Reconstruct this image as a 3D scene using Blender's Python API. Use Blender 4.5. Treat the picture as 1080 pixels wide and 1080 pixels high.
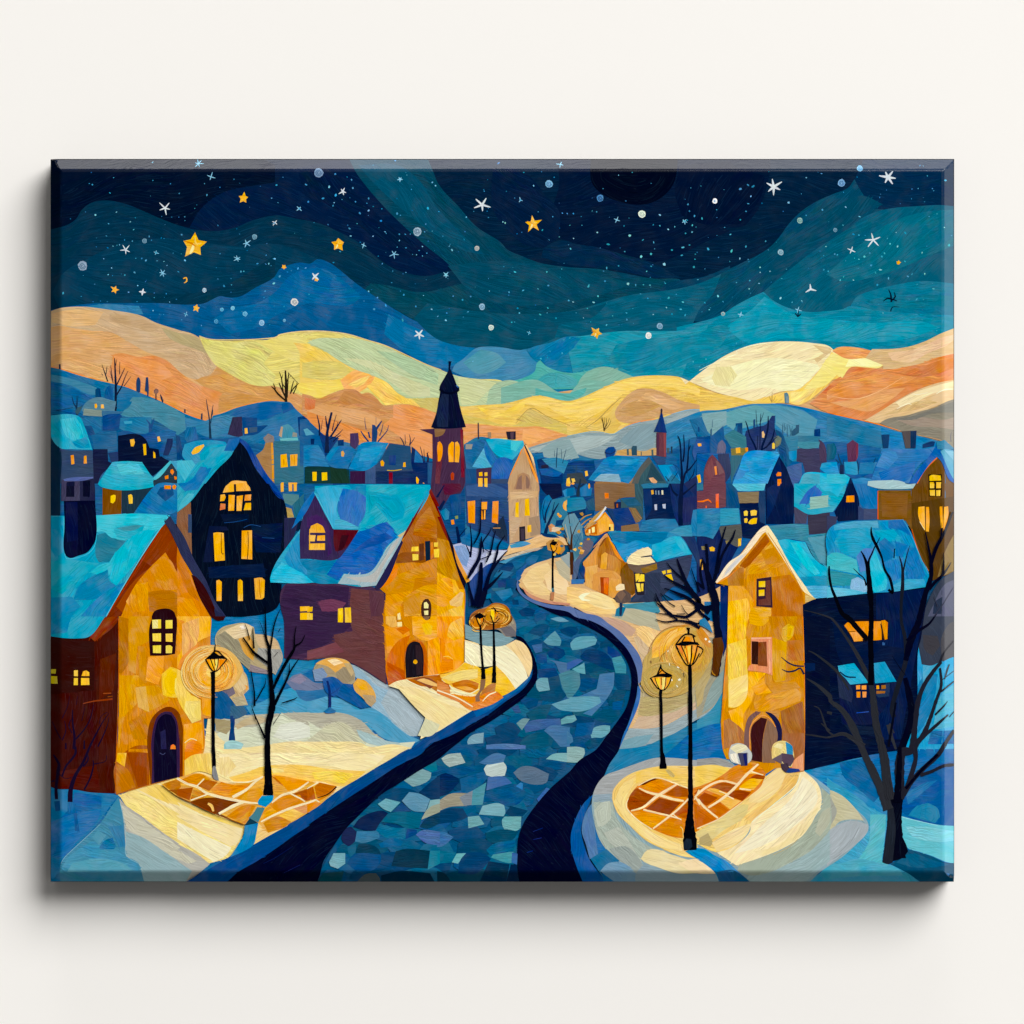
import bpy, bmesh, math, random
import numpy as np
from mathutils import Vector
from mathutils.geometry import delaunay_2d_cdt

for o in list(bpy.data.objects):
    bpy.data.objects.remove(o, do_unlink=True)
SC = bpy.context.scene
COL = SC.collection

# ------------------------------------------------------------------ camera, lamps, exposure
# one unit of drawing = 1 mm on the wall; the wall is the plane y = 0, the room is at negative y
DEPTH = 0.0600                      # how far the canvas face stands off the wall
CAM_DIST = 5.0
cam = bpy.data.objects.new('camera', bpy.data.cameras.new('camera'))
COL.objects.link(cam)
cam.location = (0, -DEPTH - CAM_DIST, 0)
cam.rotation_euler = (math.radians(90), 0, 0)
cam.data.sensor_width = 36
cam.data.lens = 36 * CAM_DIST / 1.08
cam.data.clip_end = 200
SC.camera = cam

SC.world = bpy.data.worlds.new('World')
SC.world.use_nodes = True
def build_world():
    """dim all round, plus bright lobes added above and right to whiten the rim"""
    nt = SC.world.node_tree
    bg = nt.nodes['Background']
    tc = nt.nodes.new('ShaderNodeTexCoord')
    def lobe(d, c0, c1, gain):
        dp = nt.nodes.new('ShaderNodeVectorMath'); dp.operation = 'DOT_PRODUCT'
        nt.links.new(tc.outputs['Generated'], dp.inputs[0])
        dp.inputs[1].default_value = Vector(d).normalized()
        mr = nt.nodes.new('ShaderNodeMapRange'); mr.interpolation_type = 'SMOOTHSTEP'
        mr.inputs['From Min'].default_value = c0; mr.inputs['From Max'].default_value = c1
        mr.inputs['To Max'].default_value = gain
        nt.links.new(dp.outputs['Value'], mr.inputs['Value'])
        return mr.outputs[0]
    def add(a, b):
        m = nt.nodes.new('ShaderNodeMath'); m.operation = 'ADD'
        nt.links.new(a, m.inputs[0])
        if hasattr(b, 'links'): nt.links.new(b, m.inputs[1])
        else: m.inputs[1].default_value = b
        return m.outputs[0]
    tot = add(add(lobe((0, -0.2, 1), 0.972, 0.993, RIM_LOBE_TOP), lobe((1, -0.2, 0), 0.955, 0.99, RIM_LOBE_RIGHT)), AMBIENT)
    nt.links.new(tot, bg.inputs['Strength'])
    bg.inputs['Color'].default_value = (1.0, 0.99, 0.98, 1)
AMBIENT, RIM_LOBE_TOP, RIM_LOBE_RIGHT = 0.115, 5.2, 1.9  # even fill, then two unseen lobes added for the rim's sheen
build_world()

def softbox(name, direction, dist, size, irradiance, color=(1, 1, 1)):
    d = Vector(direction).normalized()
    L = bpy.data.lights.new(name, 'AREA')
    L.shape = 'DISK'
    L.size = size
    # irradiance on a surface facing the lamp = power * cos / (pi * dist^2)
    L.energy = irradiance * math.pi * dist * dist
    L.color = color
    o = bpy.data.objects.new(name, L)
    COL.objects.link(o)
    o.location = d * dist
    o.rotation_euler = (-d).to_track_quat('-Z', 'Y').to_euler()
    return o
softbox('key_softbox', (0.66, -1.0, 0.82), 30.0, 22.0, 4.2, (1.0, 0.997, 0.99))

SC.view_settings.view_transform = 'Standard'
SC.view_settings.look = 'None'
SC.view_settings.exposure = 0.0
SC.view_settings.gamma = 1.0
SC.view_settings.use_curve_mapping = False
SC.render.resolution_x = SC.render.resolution_y = 1024

# ------------------------------------------------------------------ materials
def lin(h):
    h = h.lstrip('#')
    out = []
    for i in (0, 2, 4):
        c = int(h[i:i+2], 16) / 255
        out.append(c / 12.92 if c <= 0.04045 else ((c + 0.055) / 1.055) ** 2.4)
    return out

def pigment(h):
    """paint colour: a little deeper and purer than the swatch"""
    c = [1.06 * q ** 1.07 for q in lin(h)]
    t = min(1.0, max(0.0, (c[2] / (c[0] + 1e-4) - 1.4) / 2.0))
    c = [c[0] * (1 - 0.14 * t), c[1] * (1 + 0.05 * t), c[2] * (1 - 0.05 * t)]
    lum = 0.25 * c[0] + 0.65 * c[1] + 0.10 * c[2]
    k = (1.04 if lum < 0.42 else 0.99) if c[0] > c[2] else 0.98
    return [min(0.95, max(0.0, lum + (q - lum) * k)) for q in c]

def new_mat(name):
    m = bpy.data.materials.new(name)
    m.use_nodes = True
    nt = m.node_tree
    return m, nt, nt.nodes['Principled BSDF']

def node(nt, kind, **kw):
    n = nt.nodes.new(kind)
    for k, v in kw.items():
        setattr(n, k, v)
    return n

def math_node(nt, op, a, b=None, c=None):
    n = nt.nodes.new('ShaderNodeMath')
    n.operation = op
    for i, v in enumerate((a, b, c)):
        if v is None:
            continue
        if hasattr(v, 'links'):
            nt.links.new(v, n.inputs[i])
        else:
            n.inputs[i].default_value = v
    return n.outputs[0]

def paint_material(name, bump=0.45, streak=0.30, rough=0.55, spec=0.0):
    """thick acrylic dragged by a bristle brush; the brush direction comes from the uv layer"""
    m, nt, b = new_mat(name)
    ln = nt.links.new
    col = node(nt, 'ShaderNodeVertexColor', layer_name='pigment')
    uv = node(nt, 'ShaderNodeUVMap', uv_map='brush')
    # gentle wobble of the brush path
    wob = node(nt, 'ShaderNodeTexNoise'); wob.noise_dimensions = '2D'
    wob.inputs['Scale'].default_value = 0.035
    wob.inputs['Detail'].default_value = 1.5
    ln(uv.outputs['UV'], wob.inputs['Vector'])
    vs = node(nt, 'ShaderNodeVectorMath', operation='SUBTRACT')
    ln(wob.outputs['Color'], vs.inputs[0]); vs.inputs[1].default_value = (0.5, 0.5, 0.5)
    vm = node(nt, 'ShaderNodeVectorMath', operation='MULTIPLY_ADD')
    ln(vs.outputs[0], vm.inputs[0]); vm.inputs[1].default_value = (14, 14, 0)
    ln(uv.outputs['UV'], vm.inputs[2])
    def streaks(su, sv, detail, dist):
        mp = node(nt, 'ShaderNodeVectorMath', operation='MULTIPLY')
        ln(vm.outputs[0], mp.inputs[0]); mp.inputs[1].default_value = (su, sv, 1)
        t = node(nt, 'ShaderNodeTexNoise'); t.noise_dimensions = '2D'
        t.inputs['Scale'].default_value = 1.0
        t.inputs['Detail'].default_value = detail
        t.inputs['Distortion'].default_value = dist
        ln(mp.outputs[0], t.inputs['Vector'])
        return t.outputs['Fac']
    fine = streaks(0.045, 0.62, 2.0, 0.25)
    broad = streaks(0.03, 0.17, 2.0, 0.4)
    blot = streaks(0.05, 0.05, 3.0, 0.0)
    # bristle relief put into the colour: shaded grooves, lit ridges
    amp = node(nt, 'ShaderNodeMapRange')
    amp.inputs['From Min'].default_value = 0.36; amp.inputs['From Max'].default_value = 0.62
    amp.inputs['To Min'].default_value = 0.25; amp.inputs['To Max'].default_value = 1.25
    ln(streaks(0.011, 0.022, 2.0, 0.3), amp.inputs['Value'])
    amp = math_node(nt, 'MULTIPLY', amp.outputs[0], col.outputs['Alpha'])
    f = math_node(nt, 'MULTIPLY', math_node(nt, 'SUBTRACT', fine, 0.5), amp)
    g = math_node(nt, 'MULTIPLY', math_node(nt, 'SUBTRACT', broad, 0.5), amp)
    h = math_node(nt, 'SUBTRACT', blot, 0.5)
    s = math_node(nt, 'MULTIPLY_ADD', f, streak, 1.0)
    s = math_node(nt, 'MULTIPLY_ADD', g, streak * 0.85, s)
    s = math_node(nt, 'MULTIPLY_ADD', h, 0.09, s)
    mul = node(nt, 'ShaderNodeVectorMath', operation='SCALE')
    ln(col.outputs['Color'], mul.inputs[0]); ln(s, mul.inputs['Scale'])
    # hue drift: pigment not fully mixed
    hs = node(nt, 'ShaderNodeHueSaturation')
    ln(mul.outputs[0], hs.inputs['Color'])
    ln(math_node(nt, 'MULTIPLY_ADD', g, 0.05, 0.5), hs.inputs['Hue'])
    ln(math_node(nt, 'MULTIPLY_ADD', h, -0.35, 1.0), hs.inputs['Saturation'])
    # lighter flecks where a stretched noise peaks
    fl = streaks(0.13, 0.42, 1.0, 0.0)
    fk = node(nt, 'ShaderNodeMapRange')
    fk.inputs['From Min'].default_value = 0.735; fk.inputs['From Max'].default_value = 0.80
    fk.inputs['To Max'].default_value = 0.2
    ln(fl, fk.inputs['Value'])
    mx = node(nt, 'ShaderNodeMix', data_type='RGBA')
    ln(fk.outputs[0], mx.inputs['Factor'])
    ln(hs.outputs[0], mx.inputs['A'])
    li = node(nt, 'ShaderNodeVectorMath', operation='MULTIPLY_ADD')
    ln(hs.outputs[0], li.inputs[0]); li.inputs[1].default_value = (1.25, 1.3, 1.3); li.inputs[2].default_value = (0.02, 0.035, 0.045)
    ln(li.outputs[0], mx.inputs['B'])
    ln(mx.outputs['Result'], b.inputs['Base Color'])
    b.inputs['Roughness'].default_value = rough
    b.inputs['Specular IOR Level'].default_value = spec
    hgt = math_node(nt, 'MULTIPLY_ADD', g, 0.9, f)
    bp = node(nt, 'ShaderNodeBump')
    bp.inputs['Strength'].default_value = bump
    bp.inputs['Distance'].default_value = 0.0011
    ln(hgt, bp.inputs['Height'])
    ln(bp.outputs[0], b.inputs['Normal'])
    return m

PAINT = paint_material('acrylic_paint')
RIM_PAINT = paint_material('glossed_acrylic_on_lit_rim', bump=0.12, rough=0.2, spec=0.42)

def wall_material():
    m, nt, b = new_mat('off_white_wall')
    n = node(nt, 'ShaderNodeTexNoise'); n.inputs['Scale'].default_value = 260; n.inputs['Detail'].default_value = 3
    tc = node(nt, 'ShaderNodeTexCoord')
    nt.links.new(tc.outputs['Object'], n.inputs['Vector'])
    bp = node(nt, 'ShaderNodeBump'); bp.inputs['Strength'].default_value = 0.03; bp.inputs['Distance'].default_value = 0.0005
    nt.links.new(n.outputs['Fac'], bp.inputs['Height']); nt.links.new(bp.outputs[0], b.inputs['Normal'])
    b.inputs['Base Color'].default_value = (*lin('f9f6f1'), 1)
    b.inputs['Roughness'].default_value = 0.9
    b.inputs['Specular IOR Level'].default_value = 0.0
    return m

def canvas_material():
    m, nt, b = new_mat('dark_canvas_edge')
    tc = node(nt, 'ShaderNodeTexCoord')
    w = node(nt, 'ShaderNodeTexNoise'); w.inputs['Scale'].default_value = 900
    nt.links.new(tc.outputs['Object'], w.inputs['Vector'])
    cr = node(nt, 'ShaderNodeMix', data_type='RGBA')
    nt.links.new(w.outputs['Fac'], cr.inputs['Factor'])
    cr.inputs['A'].default_value = (*lin('04060f'), 1); cr.inputs['B'].default_value = (*lin('0c1018'), 1)
    nt.links.new(cr.outputs['Result'], b.inputs['Base Color'])
    b.inputs['Roughness'].default_value = 0.8
    b.inputs['Specular IOR Level'].default_value = 0.1
    return m

def link_mesh(name, me, mat, parent=None):
    o = bpy.data.objects.new(name, me)
    me.materials.append(mat)
    COL.objects.link(o)
    if parent is not None:
        o.parent = parent
    return o

# ------------------------------------------------------------------ wall (setting)
def build_wall():
    bm = bmesh.new()
    s = 2.4
    vs = [bm.verts.new(p) for p in ((-s, 0, -s), (s, 0, -s), (s, 0, s), (-s, 0, s))]
    bm.faces.new(vs)
    me = bpy.data.meshes.new('wall'); bm.to_mesh(me); bm.free()
    o = link_mesh('wall', me, wall_material())
    o['kind'] = 'structure'
    o['label'] = 'plain off-white wall behind the canvas'
    o['category'] = 'wall'
    return o
build_wall()

# ------------------------------------------------------------------ the canvas thing
X0, X1, Y0, Y1 = 52.2, 1006.6, 167.6, 930.8        # painted face, in mm of the drawing
BEV = 12.0                                          # width of the slanted edge
ROOT = bpy.data.objects.new('canvas_painting', None)
COL.objects.link(ROOT)
def world(x, y):
    return ((x - 540) * 0.001, (540 - y) * 0.001)
ROOT.location = (world((X0 + X1) / 2, Y1)[0], 0, world(0, Y1)[1])
ROOT['label'] = 'unframed canvas painting of a snowy night village with a winding blue road'
ROOT['category'] = 'painting'
RX, RZ = ROOT.location.x, ROOT.location.z

SLANT = (1.35, 0.85, 0.85, 1.35)        # left, right, top, bottom: steepened at the left and bottom to deepen their shade
FOLD = 5.0                              # width of the soft bend
BEND0, BEND1 = BEV - FOLD / 2 - 0.5, BEV + FOLD / 2 - 0.5
def edge_drop(d, k):
    """height lost at distance d (mm) from the rim, and its slope"""
    if d >= BEND1:
        return 0.0, 0.0
    if d > BEND0:
        t = BEND1 - d
        return k * t * t / (2 * FOLD), k * t / FOLD
    return k * (FOLD / 2 + (BEND0 - d)), k

def drape(x, y):
    ds = (x - X0, X1 - x, y - Y0, Y1 - y)
    best = (0.0, 0.0, 0)
    for i in range(4):
        drop, slope = edge_drop(max(0.0, ds[i]), SLANT[i])
        if drop > best[0]:
            best = (drop, slope, i)
    drop, slope, i = best
    if slope == 0:
        return 0.0, (0, -1, 0)
    out = ((-1, 0), (1, 0), (0, 1), (0, -1))[i]        # towards the rim, in x and world z
    n = Vector((out[0] * slope, -1, out[1] * slope)).normalized()
    return drop, tuple(n)

def build_stretcher():
    """canvas folded over wooden bars: the sides that go back to the wall"""
    bm = bmesh.new()
    e, g = 0.35, BEV + 3
    deep, shal = edge_drop(0, 1.35)[0] + 0.4, edge_drop(0, 0.85)[0] + 0.4
    def v(x, y, drop):
        w = world(x, y)
        return bm.verts.new((w[0] - RX, -DEPTH + drop * 0.001, w[1] - RZ))
    xl, xr, yt, yb = X0 - e, X1 + 2 * e, Y0 - 2 * e, Y1 + e
    c = 7.5                                                # where the steep and shallow folds meet
    wall_d = DEPTH * 1000 - 0.5
    BL, BR, TR, TL = v(xl, yb, wall_d), v(xr, yb, wall_d), v(xr, yt, wall_d), v(xl, yt, wall_d)
    bl, br, brs, tr, tls, tl = v(xl, yb, deep), v(xr, yb, deep), v(xr, yb - c, shal), v(xr, yt, shal), v(xl + c, yt, shal), v(xl, yt, deep)
    f = [v(X0 + g, Y1 - g, 0.8), v(X1 - g, Y1 - g, 0.8), v(X1 - g, Y0 + g, 0.8), v(X0 + g, Y0 + g, 0.8)]
    for q in ((BL, BR, br, bl), (BR, TR, tr, brs, br), (TR, TL, tl, tls, tr), (TL, BL, bl, tl),
              (bl, br, f[1], f[0]), (br, brs, f[1]), (brs, tr, f[2], f[1]), (tr, tls, f[3], f[2]), (tls, tl, f[3]), (tl, bl, f[0], f[3]),
              (f[0], f[1], f[2], f[3]), (TL, TR, BR, BL)):
        bm.faces.new(q)
    bmesh.ops.recalc_face_normals(bm, faces=bm.faces)
    me = bpy.data.meshes.new('stretched_canvas'); bm.to_mesh(me); bm.free()
    return link_mesh('stretched_canvas', me, canvas_material(), ROOT)
build_stretcher()

# ------------------------------------------------------------------ drawing language
TILES = {'G': (0, 0, 1.0)}
for i, x in enumerate((40, 280, 520, 760)):
    TILES['S%d' % (i + 1)] = (x, 160, 4.32)
TILES['z'] = (179, 633, 1080 / 274)
for c, x in zip('abcdefg', (50, 187, 324, 461, 598, 735, 872)):
    for r, y in zip('1234', (370, 510, 650, 794)):
        TILES[c + r] = (x, y, 1080 / 140)

def parse(text):
    """'@a1 x,y x,y' -> list of points in drawing mm (third value = line width)"""
    ox, oy, sc = TILES['G']
    pts = []
    for tk in text.split():
        if tk[0] == '@':
            ox, oy, sc = TILES[tk[1:]]
            continue
        kind = ''
        if tk[0] in 're':
            kind, tk = tk[0], tk[1:]
        v = [float(q) for q in tk.split(',')]
        if kind == 'r':
            x0, y0, x1, y1 = v
            for x, y in ((x0, y0), (x1, y0), (x1, y1), (x0, y1)):
                pts.append((ox + x / sc, oy + y / sc))
        elif kind == 'e':
            cx, cy, rx, ry = v
            for k in range(10):
                a = k * math.tau / 10
                pts.append((ox + (cx + rx * math.cos(a)) / sc, oy + (cy + ry * math.sin(a)) / sc))
        else:
            p = (ox + v[0] / sc, oy + v[1] / sc)
            if len(v) > 2:
                p = p + (v[2] / sc,)
            pts.append(p)
    return pts

def smooth_closed(pts, corner=48):
    n = len(pts)
    P = [Vector(p[:2]) for p in pts]
    tang = []
    for i in range(n):
        a, b, c = P[i-1], P[i], P[(i+1) % n]
        u, w = b - a, c - b
        if u.length < 1e-6 or w.length < 1e-6:
            tang.append(None); continue
        ang = math.degrees(u.angle(w, 0))
        tang.append(None if ang > corner else (u.normalized() + w.normalized()).normalized())
    out = []
    for i in range(n):
        j = (i + 1) % n
        a, b = P[i], P[j]
        L = (b - a).length
        if L < 1e-6:
            continue
        ch = (b - a) / L
        ta, tb = tang[i], tang[j]
        if ta is None and tb is None:
            steps = 1
        else:
            steps = max(1, min(12, int(L / 2.2)))
        if ta is None: ta = ch
        if tb is None: tb = ch
        for k in range(steps):
            t = k / steps
            h1 = 2*t**3 - 3*t**2 + 1; h2 = t**3 - 2*t**2 + t
            h3 = -2*t**3 + 3*t**2; h4 = t**3 - t**2
            out.append(a * h1 + ta * (L * h2) + b * h3 + tb * (L * h4))
    return out

SHAPES = []          # every brush-filled shape, in painting order
MESHES = []          # every mesh object to be: dict(name, parent index, label, shapes)
CUR = {'part': None, 'mesh': None}

def part(name, label=None, kind=None):
    MESHES.append(dict(name=name, parent=None, label=label, kind=kind, shapes=[]))
    CUR['part'] = CUR['mesh'] = len(MESHES) - 1
    return CUR['part']
def sub(name, label=None, kind=None):
    MESHES.append(dict(name=name, parent=CUR['part'], label=label, kind=kind, shapes=[]))
    CUR['mesh'] = len(MESHES) - 1
def back(i=None):
    """return to the part's own mesh"""
    if i is not None:
        CUR['part'] = i
    CUR['mesh'] = CUR['part']

def put(kind, col, data, f, v, box):
    SHAPES.append(dict(kind=kind, col=col, data=data, f=f, v=v, box=box, level=0))
    MESHES[CUR['mesh']]['shapes'].append(len(SHAPES) - 1)

def P(col, text, f=0, v=0.07, corner=48):
    """a filled shape. f: brush direction in degrees, 't' along its upper edge, 'c' along its outline"""
    pts = smooth_closed(parse(text) if isinstance(text, str) else text, corner)
    xs = [p[0] for p in pts]; ys = [p[1] for p in pts]
    put('fill', col, pts, f, v, (min(xs), min(ys), max(xs), max(ys)))

def K(col, text, w=1.0, v=0.05):
    """a brush line with a width at each point (kept from the last point when left out)"""
    pts = parse(text) if isinstance(text, str) else text
    q = []
    last = w
    for p in pts:
        if len(p) > 2:
            last = p[2]
        q.append((p[0], p[1], last))
    xs = [p[0] for p in q]; ys = [p[1] for p in q]
    m = max(p[2] for p in q)
    put('line', col, q, 0, v, (min(xs)-m, min(ys)-m, max(xs)+m, max(ys)+m))

def win(col, text, frame=None, name='window', f=90):
    """a painted window: dark surround and lit panes in one mesh"""
    sub(name)
    if frame:
        P(frame[0], frame[1], 90)
    for t in text.split('|'):
        P(col, t, f, 0.12)
    back()
def star(col, x, y, r, n=5, inner=0.42, rot=0.0, seed=0, name='star'):
    rng = random.Random(seed + int(x * 7 + y * 13))
    part(name)
    pts = []
    for k in range(2 * n):
        a = rot + k * math.pi / n - math.pi / 2
        rr = r * (rng.uniform(0.8, 1.2) if k % 2 == 0 else inner * rng.uniform(0.85, 1.15))
        pts.append((x + rr * math.cos(a), y + rr * math.sin(a)))
    P(col, pts, rot * 57, 0.1, corner=20)

# ================================================================== THE PAINTED PICTURE
part('underpaint', 'blue ground coat under the whole picture')
P('12507f', 'r40,160,1020,940', 3)
# ------------------------------------------------------------------ night sky
part('night_sky', 'dark blue night sky in wavy bands')
P('041c3e', 'r40,160,1020,560', 4)
P('1478a8', '440,340 720,340 720,430 440,430', 4)
sub('sky_band', 'deep navy band at the upper left')
P('02132f', '@S1 40,20 1000,20 1080,60 1080,140 960,158 840,188 745,258 690,345 640,335 560,305 480,270 400,238 310,222 245,232 200,265 175,305 130,335 40,355', -12)
P('031f45', '@S1 690,345 745,258 840,188 960,158 1080,138 @S2 100,88 200,62 300,40 400,40 410,90 430,120 530,240 620,330 720,420 820,490 840,515 820,542 760,566 680,560 600,535 520,490 420,410 340,366 250,326 130,300 0,292 @S1 980,312 900,345 830,360 760,358', 20)
P('031c40', '@S2 150,100 240,70 330,110 430,210 560,330 660,400 740,470 640,480 540,430 420,330 300,250 180,200', 38)
sub('sky_band', 'teal band under the deep navy')
P('043350', '@S1 40,352 130,335 175,305 200,265 245,232 310,222 400,238 480,270 560,305 640,335 700,352 760,360 830,360 900,345 980,312 1080,290 @S2 60,290 130,303 250,328 340,368 420,410 500,475 570,525 650,555 740,566 830,545 1080,520 @S3 200,600 200,800 0,920 @S2 700,990 0,960 @S1 700,980 40,960', 't')
P('053d5a', '@S1 160,520 220,490 300,450 360,425 420,410 560,395 640,400 760,415 900,430 1080,420 @S2 120,440 220,480 340,560 400,620 500,700 600,760 300,800 0,760 @S1 900,720 500,720 100,720 60,640 110,560', 8)
P('043652', '@S1 480,640 600,650 740,640 850,610 960,550 1080,470 1080,600 980,640 860,700 700,705 560,700', -15)
P('05475f', '@S2 440,640 480,600 560,610 700,640 860,610 1080,560 @S3 200,640 300,800 120,905 0,900 @S2 1000,895 900,880 740,800 560,700', 22)
sub('sky_band', 'blue band over the hills at the left')
P('085a92', '@S1 40,722 240,692 400,690 560,690 680,697 760,690 800,670 830,658 870,665 920,660 990,620 1080,568 @S2 60,540 110,515 160,505 205,510 235,490 280,500 340,540 400,590 470,640 560,700 650,755 740,795 830,840 900,870 960,885 1000,1000 960,1060 700,1040 0,1000 @S1 700,960 40,900', 12)
P('09659d', '@S1 800,760 900,710 1000,690 1080,640 @S2 120,560 240,530 330,570 440,660 380,700 200,690 60,740 @S1 1000,800 880,830', 14)
P('0b70a8', '@S2 560,740 680,800 830,850 960,885 940,915 900,945 860,975 800,985 700,950 620,900 540,830', 24)
P('3a7eab', '@S1 200,706 300,695 460,703 480,740 420,742 330,725', 8)
sub('sky_band', 'diagonal teal band running down from the top')
P('06455f', '@S2 375,20 735,20 760,80 790,150 880,250 960,340 1080,420 @S3 60,442 130,475 220,508 310,522 400,530 480,534 560,547 640,562 740,578 860,585 890,612 760,636 640,650 500,686 400,716 250,735 0,742 @S2 1080,820 1000,700 900,600 840,520 720,420 620,330 530,240 430,120 410,90', 't')
P('06506c', '@S2 420,60 600,60 700,130 780,250 900,380 1000,470 900,450 760,370 620,260 500,150', 42)
P('064a66', '@S2 830,520 1000,500 @S3 100,500 300,540 480,560 640,600 500,650 300,690 100,700 @S2 960,660', 14)
sub('sky_band', 'darkest band across the top right')
P('032240', '@S2 735,20 760,80 790,150 880,250 960,340 1080,420 @S3 60,442 130,475 220,508 310,522 400,530 480,534 560,547 640,562 740,578 830,572 880,600 960,590 1080,540 @S4 90,510 180,465 230,430 270,385 310,330 370,270 440,225 520,190 580,165 610,125 640,20', 't')
P('04193a', '@S3 290,20 300,150 260,290 240,400 300,395 400,425 480,435 560,460 660,490 760,500 850,470 950,420 1080,360 @S4 0,342 100,340 140,305 180,245 205,180 225,90 230,20', -10)
P('051f42', '@S3 0,60 140,90 240,200 300,270 300,390 230,440 140,420 60,350 0,260', 38)
P('032a4c', '@S3 380,420 480,438 600,470 720,505 800,545 860,575 740,575 600,545 460,528 320,510 220,480 230,440 300,405', 10)
P('053f60', '@S3 860,585 960,570 1080,520 1080,545 980,592 880,618 760,636 780,600', -12)
P('020a22', '@S3 445,20 450,140 480,180 540,215 620,238 690,240 740,225 790,190 825,140 845,20', 'c')
P('031434', '@S3 850,60 1080,40 @S4 60,60 200,110 190,190 150,260 90,330 0,330 @S3 960,330 860,290 830,190', -55)
sub('sky_band', 'mid teal band at the right')
P('06496a', '@S4 0,560 90,510 180,465 230,430 270,385 310,330 370,270 440,225 520,190 580,165 610,125 680,130 760,180 840,240 720,270 640,305 590,345 520,390 420,455 330,525 250,590 195,635 130,668 60,706 0,745 @S3 1000,775 900,770 800,750 880,690 980,640', -36)
P('042c50', '@S4 610,125 660,20 1080,20 1080,246 980,255 900,262 840,262 770,262 700,262 640,180', 8)
P('064a68', '@S4 300,420 420,320 540,240 640,200 740,240 640,290 520,370 380,460 260,560 200,560', -34)
sub('sky_band', 'bright teal band at the right')
P('075c79', '@S3 0,742 250,736 400,716 500,686 640,650 760,636 880,616 960,592 1040,556 1000,650 940,720 900,812 780,818 600,818 500,828 430,838 340,842 260,872 180,892 100,902 120,850 60,800', 't')
P('05506b', '@S3 -300,690 0,735 200,738 420,716 520,690 460,750 300,790 280,850 180,892 100,902 0,892 -120,890 -260,850 -360,760', 6)
P('075d79', '@S4 195,638 250,590 330,525 420,455 520,390 590,345 640,305 720,270 800,255 900,248 980,243 1080,246 1080,600 900,590 800,606 700,630 620,662 592,700 560,716 480,727 400,730 310,712 240,678', -28)
P('086b88', '@S4 640,420 760,330 900,280 1080,260 1080,420 960,470 820,530 700,570 560,590 480,560', -32)
P('0a7695', '@S4 592,702 620,662 700,630 800,606 900,590 1080,600 1080,745 830,735 700,722', 4)
P('0a86a6', '@S4 -200,800 0,745 60,706 130,668 195,638 240,678 310,712 400,730 480,727 560,716 592,702 700,722 830,735 1080,745 1080,1000 -200,1060', 't')
P('0b94b2', '@S4 20,800 140,720 200,660 330,740 480,760 700,780 900,770 1000,800 860,850 600,870 300,850 120,870', -6)
P('0a7390', '@S4 620,690 760,660 940,650 1060,660 1060,700 900,715 740,705', 2)
sub('sky_band', 'pale turquoise band just over the right hill')
P('2390ac', '@S3 330,850 430,836 500,826 600,817 780,817 900,810 980,782 960,860 900,930 860,1022 740,1022 640,1028 560,1080 380,1080', 't')
P('1783a2', '@S3 560,880 700,850 900,840 1040,790 1080,800 1040,880 920,950 760,1000 620,1000 520,950', -14)
P('1478a8', '@S3 155,905 180,890 260,870 340,842 400,850 360,900 300,950 250,985 215,950 180,940', -35)
P('4b88b2', '@S2 960,895 1000,888 1080,892 @S3 100,902 150,905 180,945 200,960 190,1000 140,1030 90,1048 0,1048 @S2 1000,1042 920,1030 850,1000 860,975 900,945', -18)
P('5b96b2', '@S2 900,960 980,900 @S3 20,920 60,960 0,1000 @S2 960,1010', -20)
P('55a9ae', '@S3 215,950 240,975 300,1000 350,1008 400,1005 440,995 430,1080 140,1080 40,1070 90,1045 140,1030 190,1000 200,962', 20)
P('4ba3b3', '@S3 190,1050 250,1010 330,1015 385,1040 380,1070 200,1080', 'c')
P('87b8a5', '@S3 390,1050 420,1010 470,985 520,980 580,1000 650,1030 560,1080 380,1100', -18)

# stars and flakes
YEL = 'f5b62a'
for x, y, r, rot, inn in ((205, 258.5, 15.5, 0.05, 0.45), (257, 209, 5.8, 0.1, 0.5), (356.6, 257.5, 7.5, 0.0, 0.6),
        (121, 305.5, 4.8, 0.35, 0.42), (562, 236, 9.0, -0.1, 0.42), (629, 351, 7.0, 0.5, 0.45),
        (207, 325, 4.2, 0.2, 0.55), (299.5, 281.5, 3.0, 0.6, 0.6), (333.8, 294.8, 2.3, 0.3, 0.7), (947.5, 277, 2.4, 0.2, 0.7)):
    star(YEL, x, y, r, 5, inn, rot, name='yellow_star')
    if r > 6:
        K('ffe596', [(x - r * .05, y - r * .1, r * .1), (x - r * .12, y + r * .25, r * .22), (x - r * .3, y + r * .6, r * .08)])
        K('d98a14', [(x - r * .7, y - r * .28, r * .06), (x - r * .2, y - r * .12, r * .12), (x + r * .1, y + r * .1, r * .06)])
        K('fbd05a', [(x + r * .05, y - r * .6, r * .05), (x + r * .1, y - r * .1, r * .14), (x + r * .5, y - r * .15, r * .06)])
part('yellow_star', 'small yellow crescent')
K('f3b436', '@S1 662,578,4 676,574,7 678,590,6 666,598,3')
def cross(x, y, r, col, n, rot, w, name='white_star'):
    part(name)
    rng = random.Random(int(x * 31 + y))
    for k in range(n):
        a = rot + k * math.tau / n + rng.uniform(-.2, .2)
        q = r * rng.uniform(.75, 1.2)
        K(col, [(x, y, w), (x + q * .5 * math.cos(a), y + q * .5 * math.sin(a), w * .9), (x + q * math.cos(a), y + q * math.sin(a), w * .35)])
    P(col, [(x + w * .7 * math.cos(k), y + w * .7 * math.sin(k)) for k in range(6)])
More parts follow.
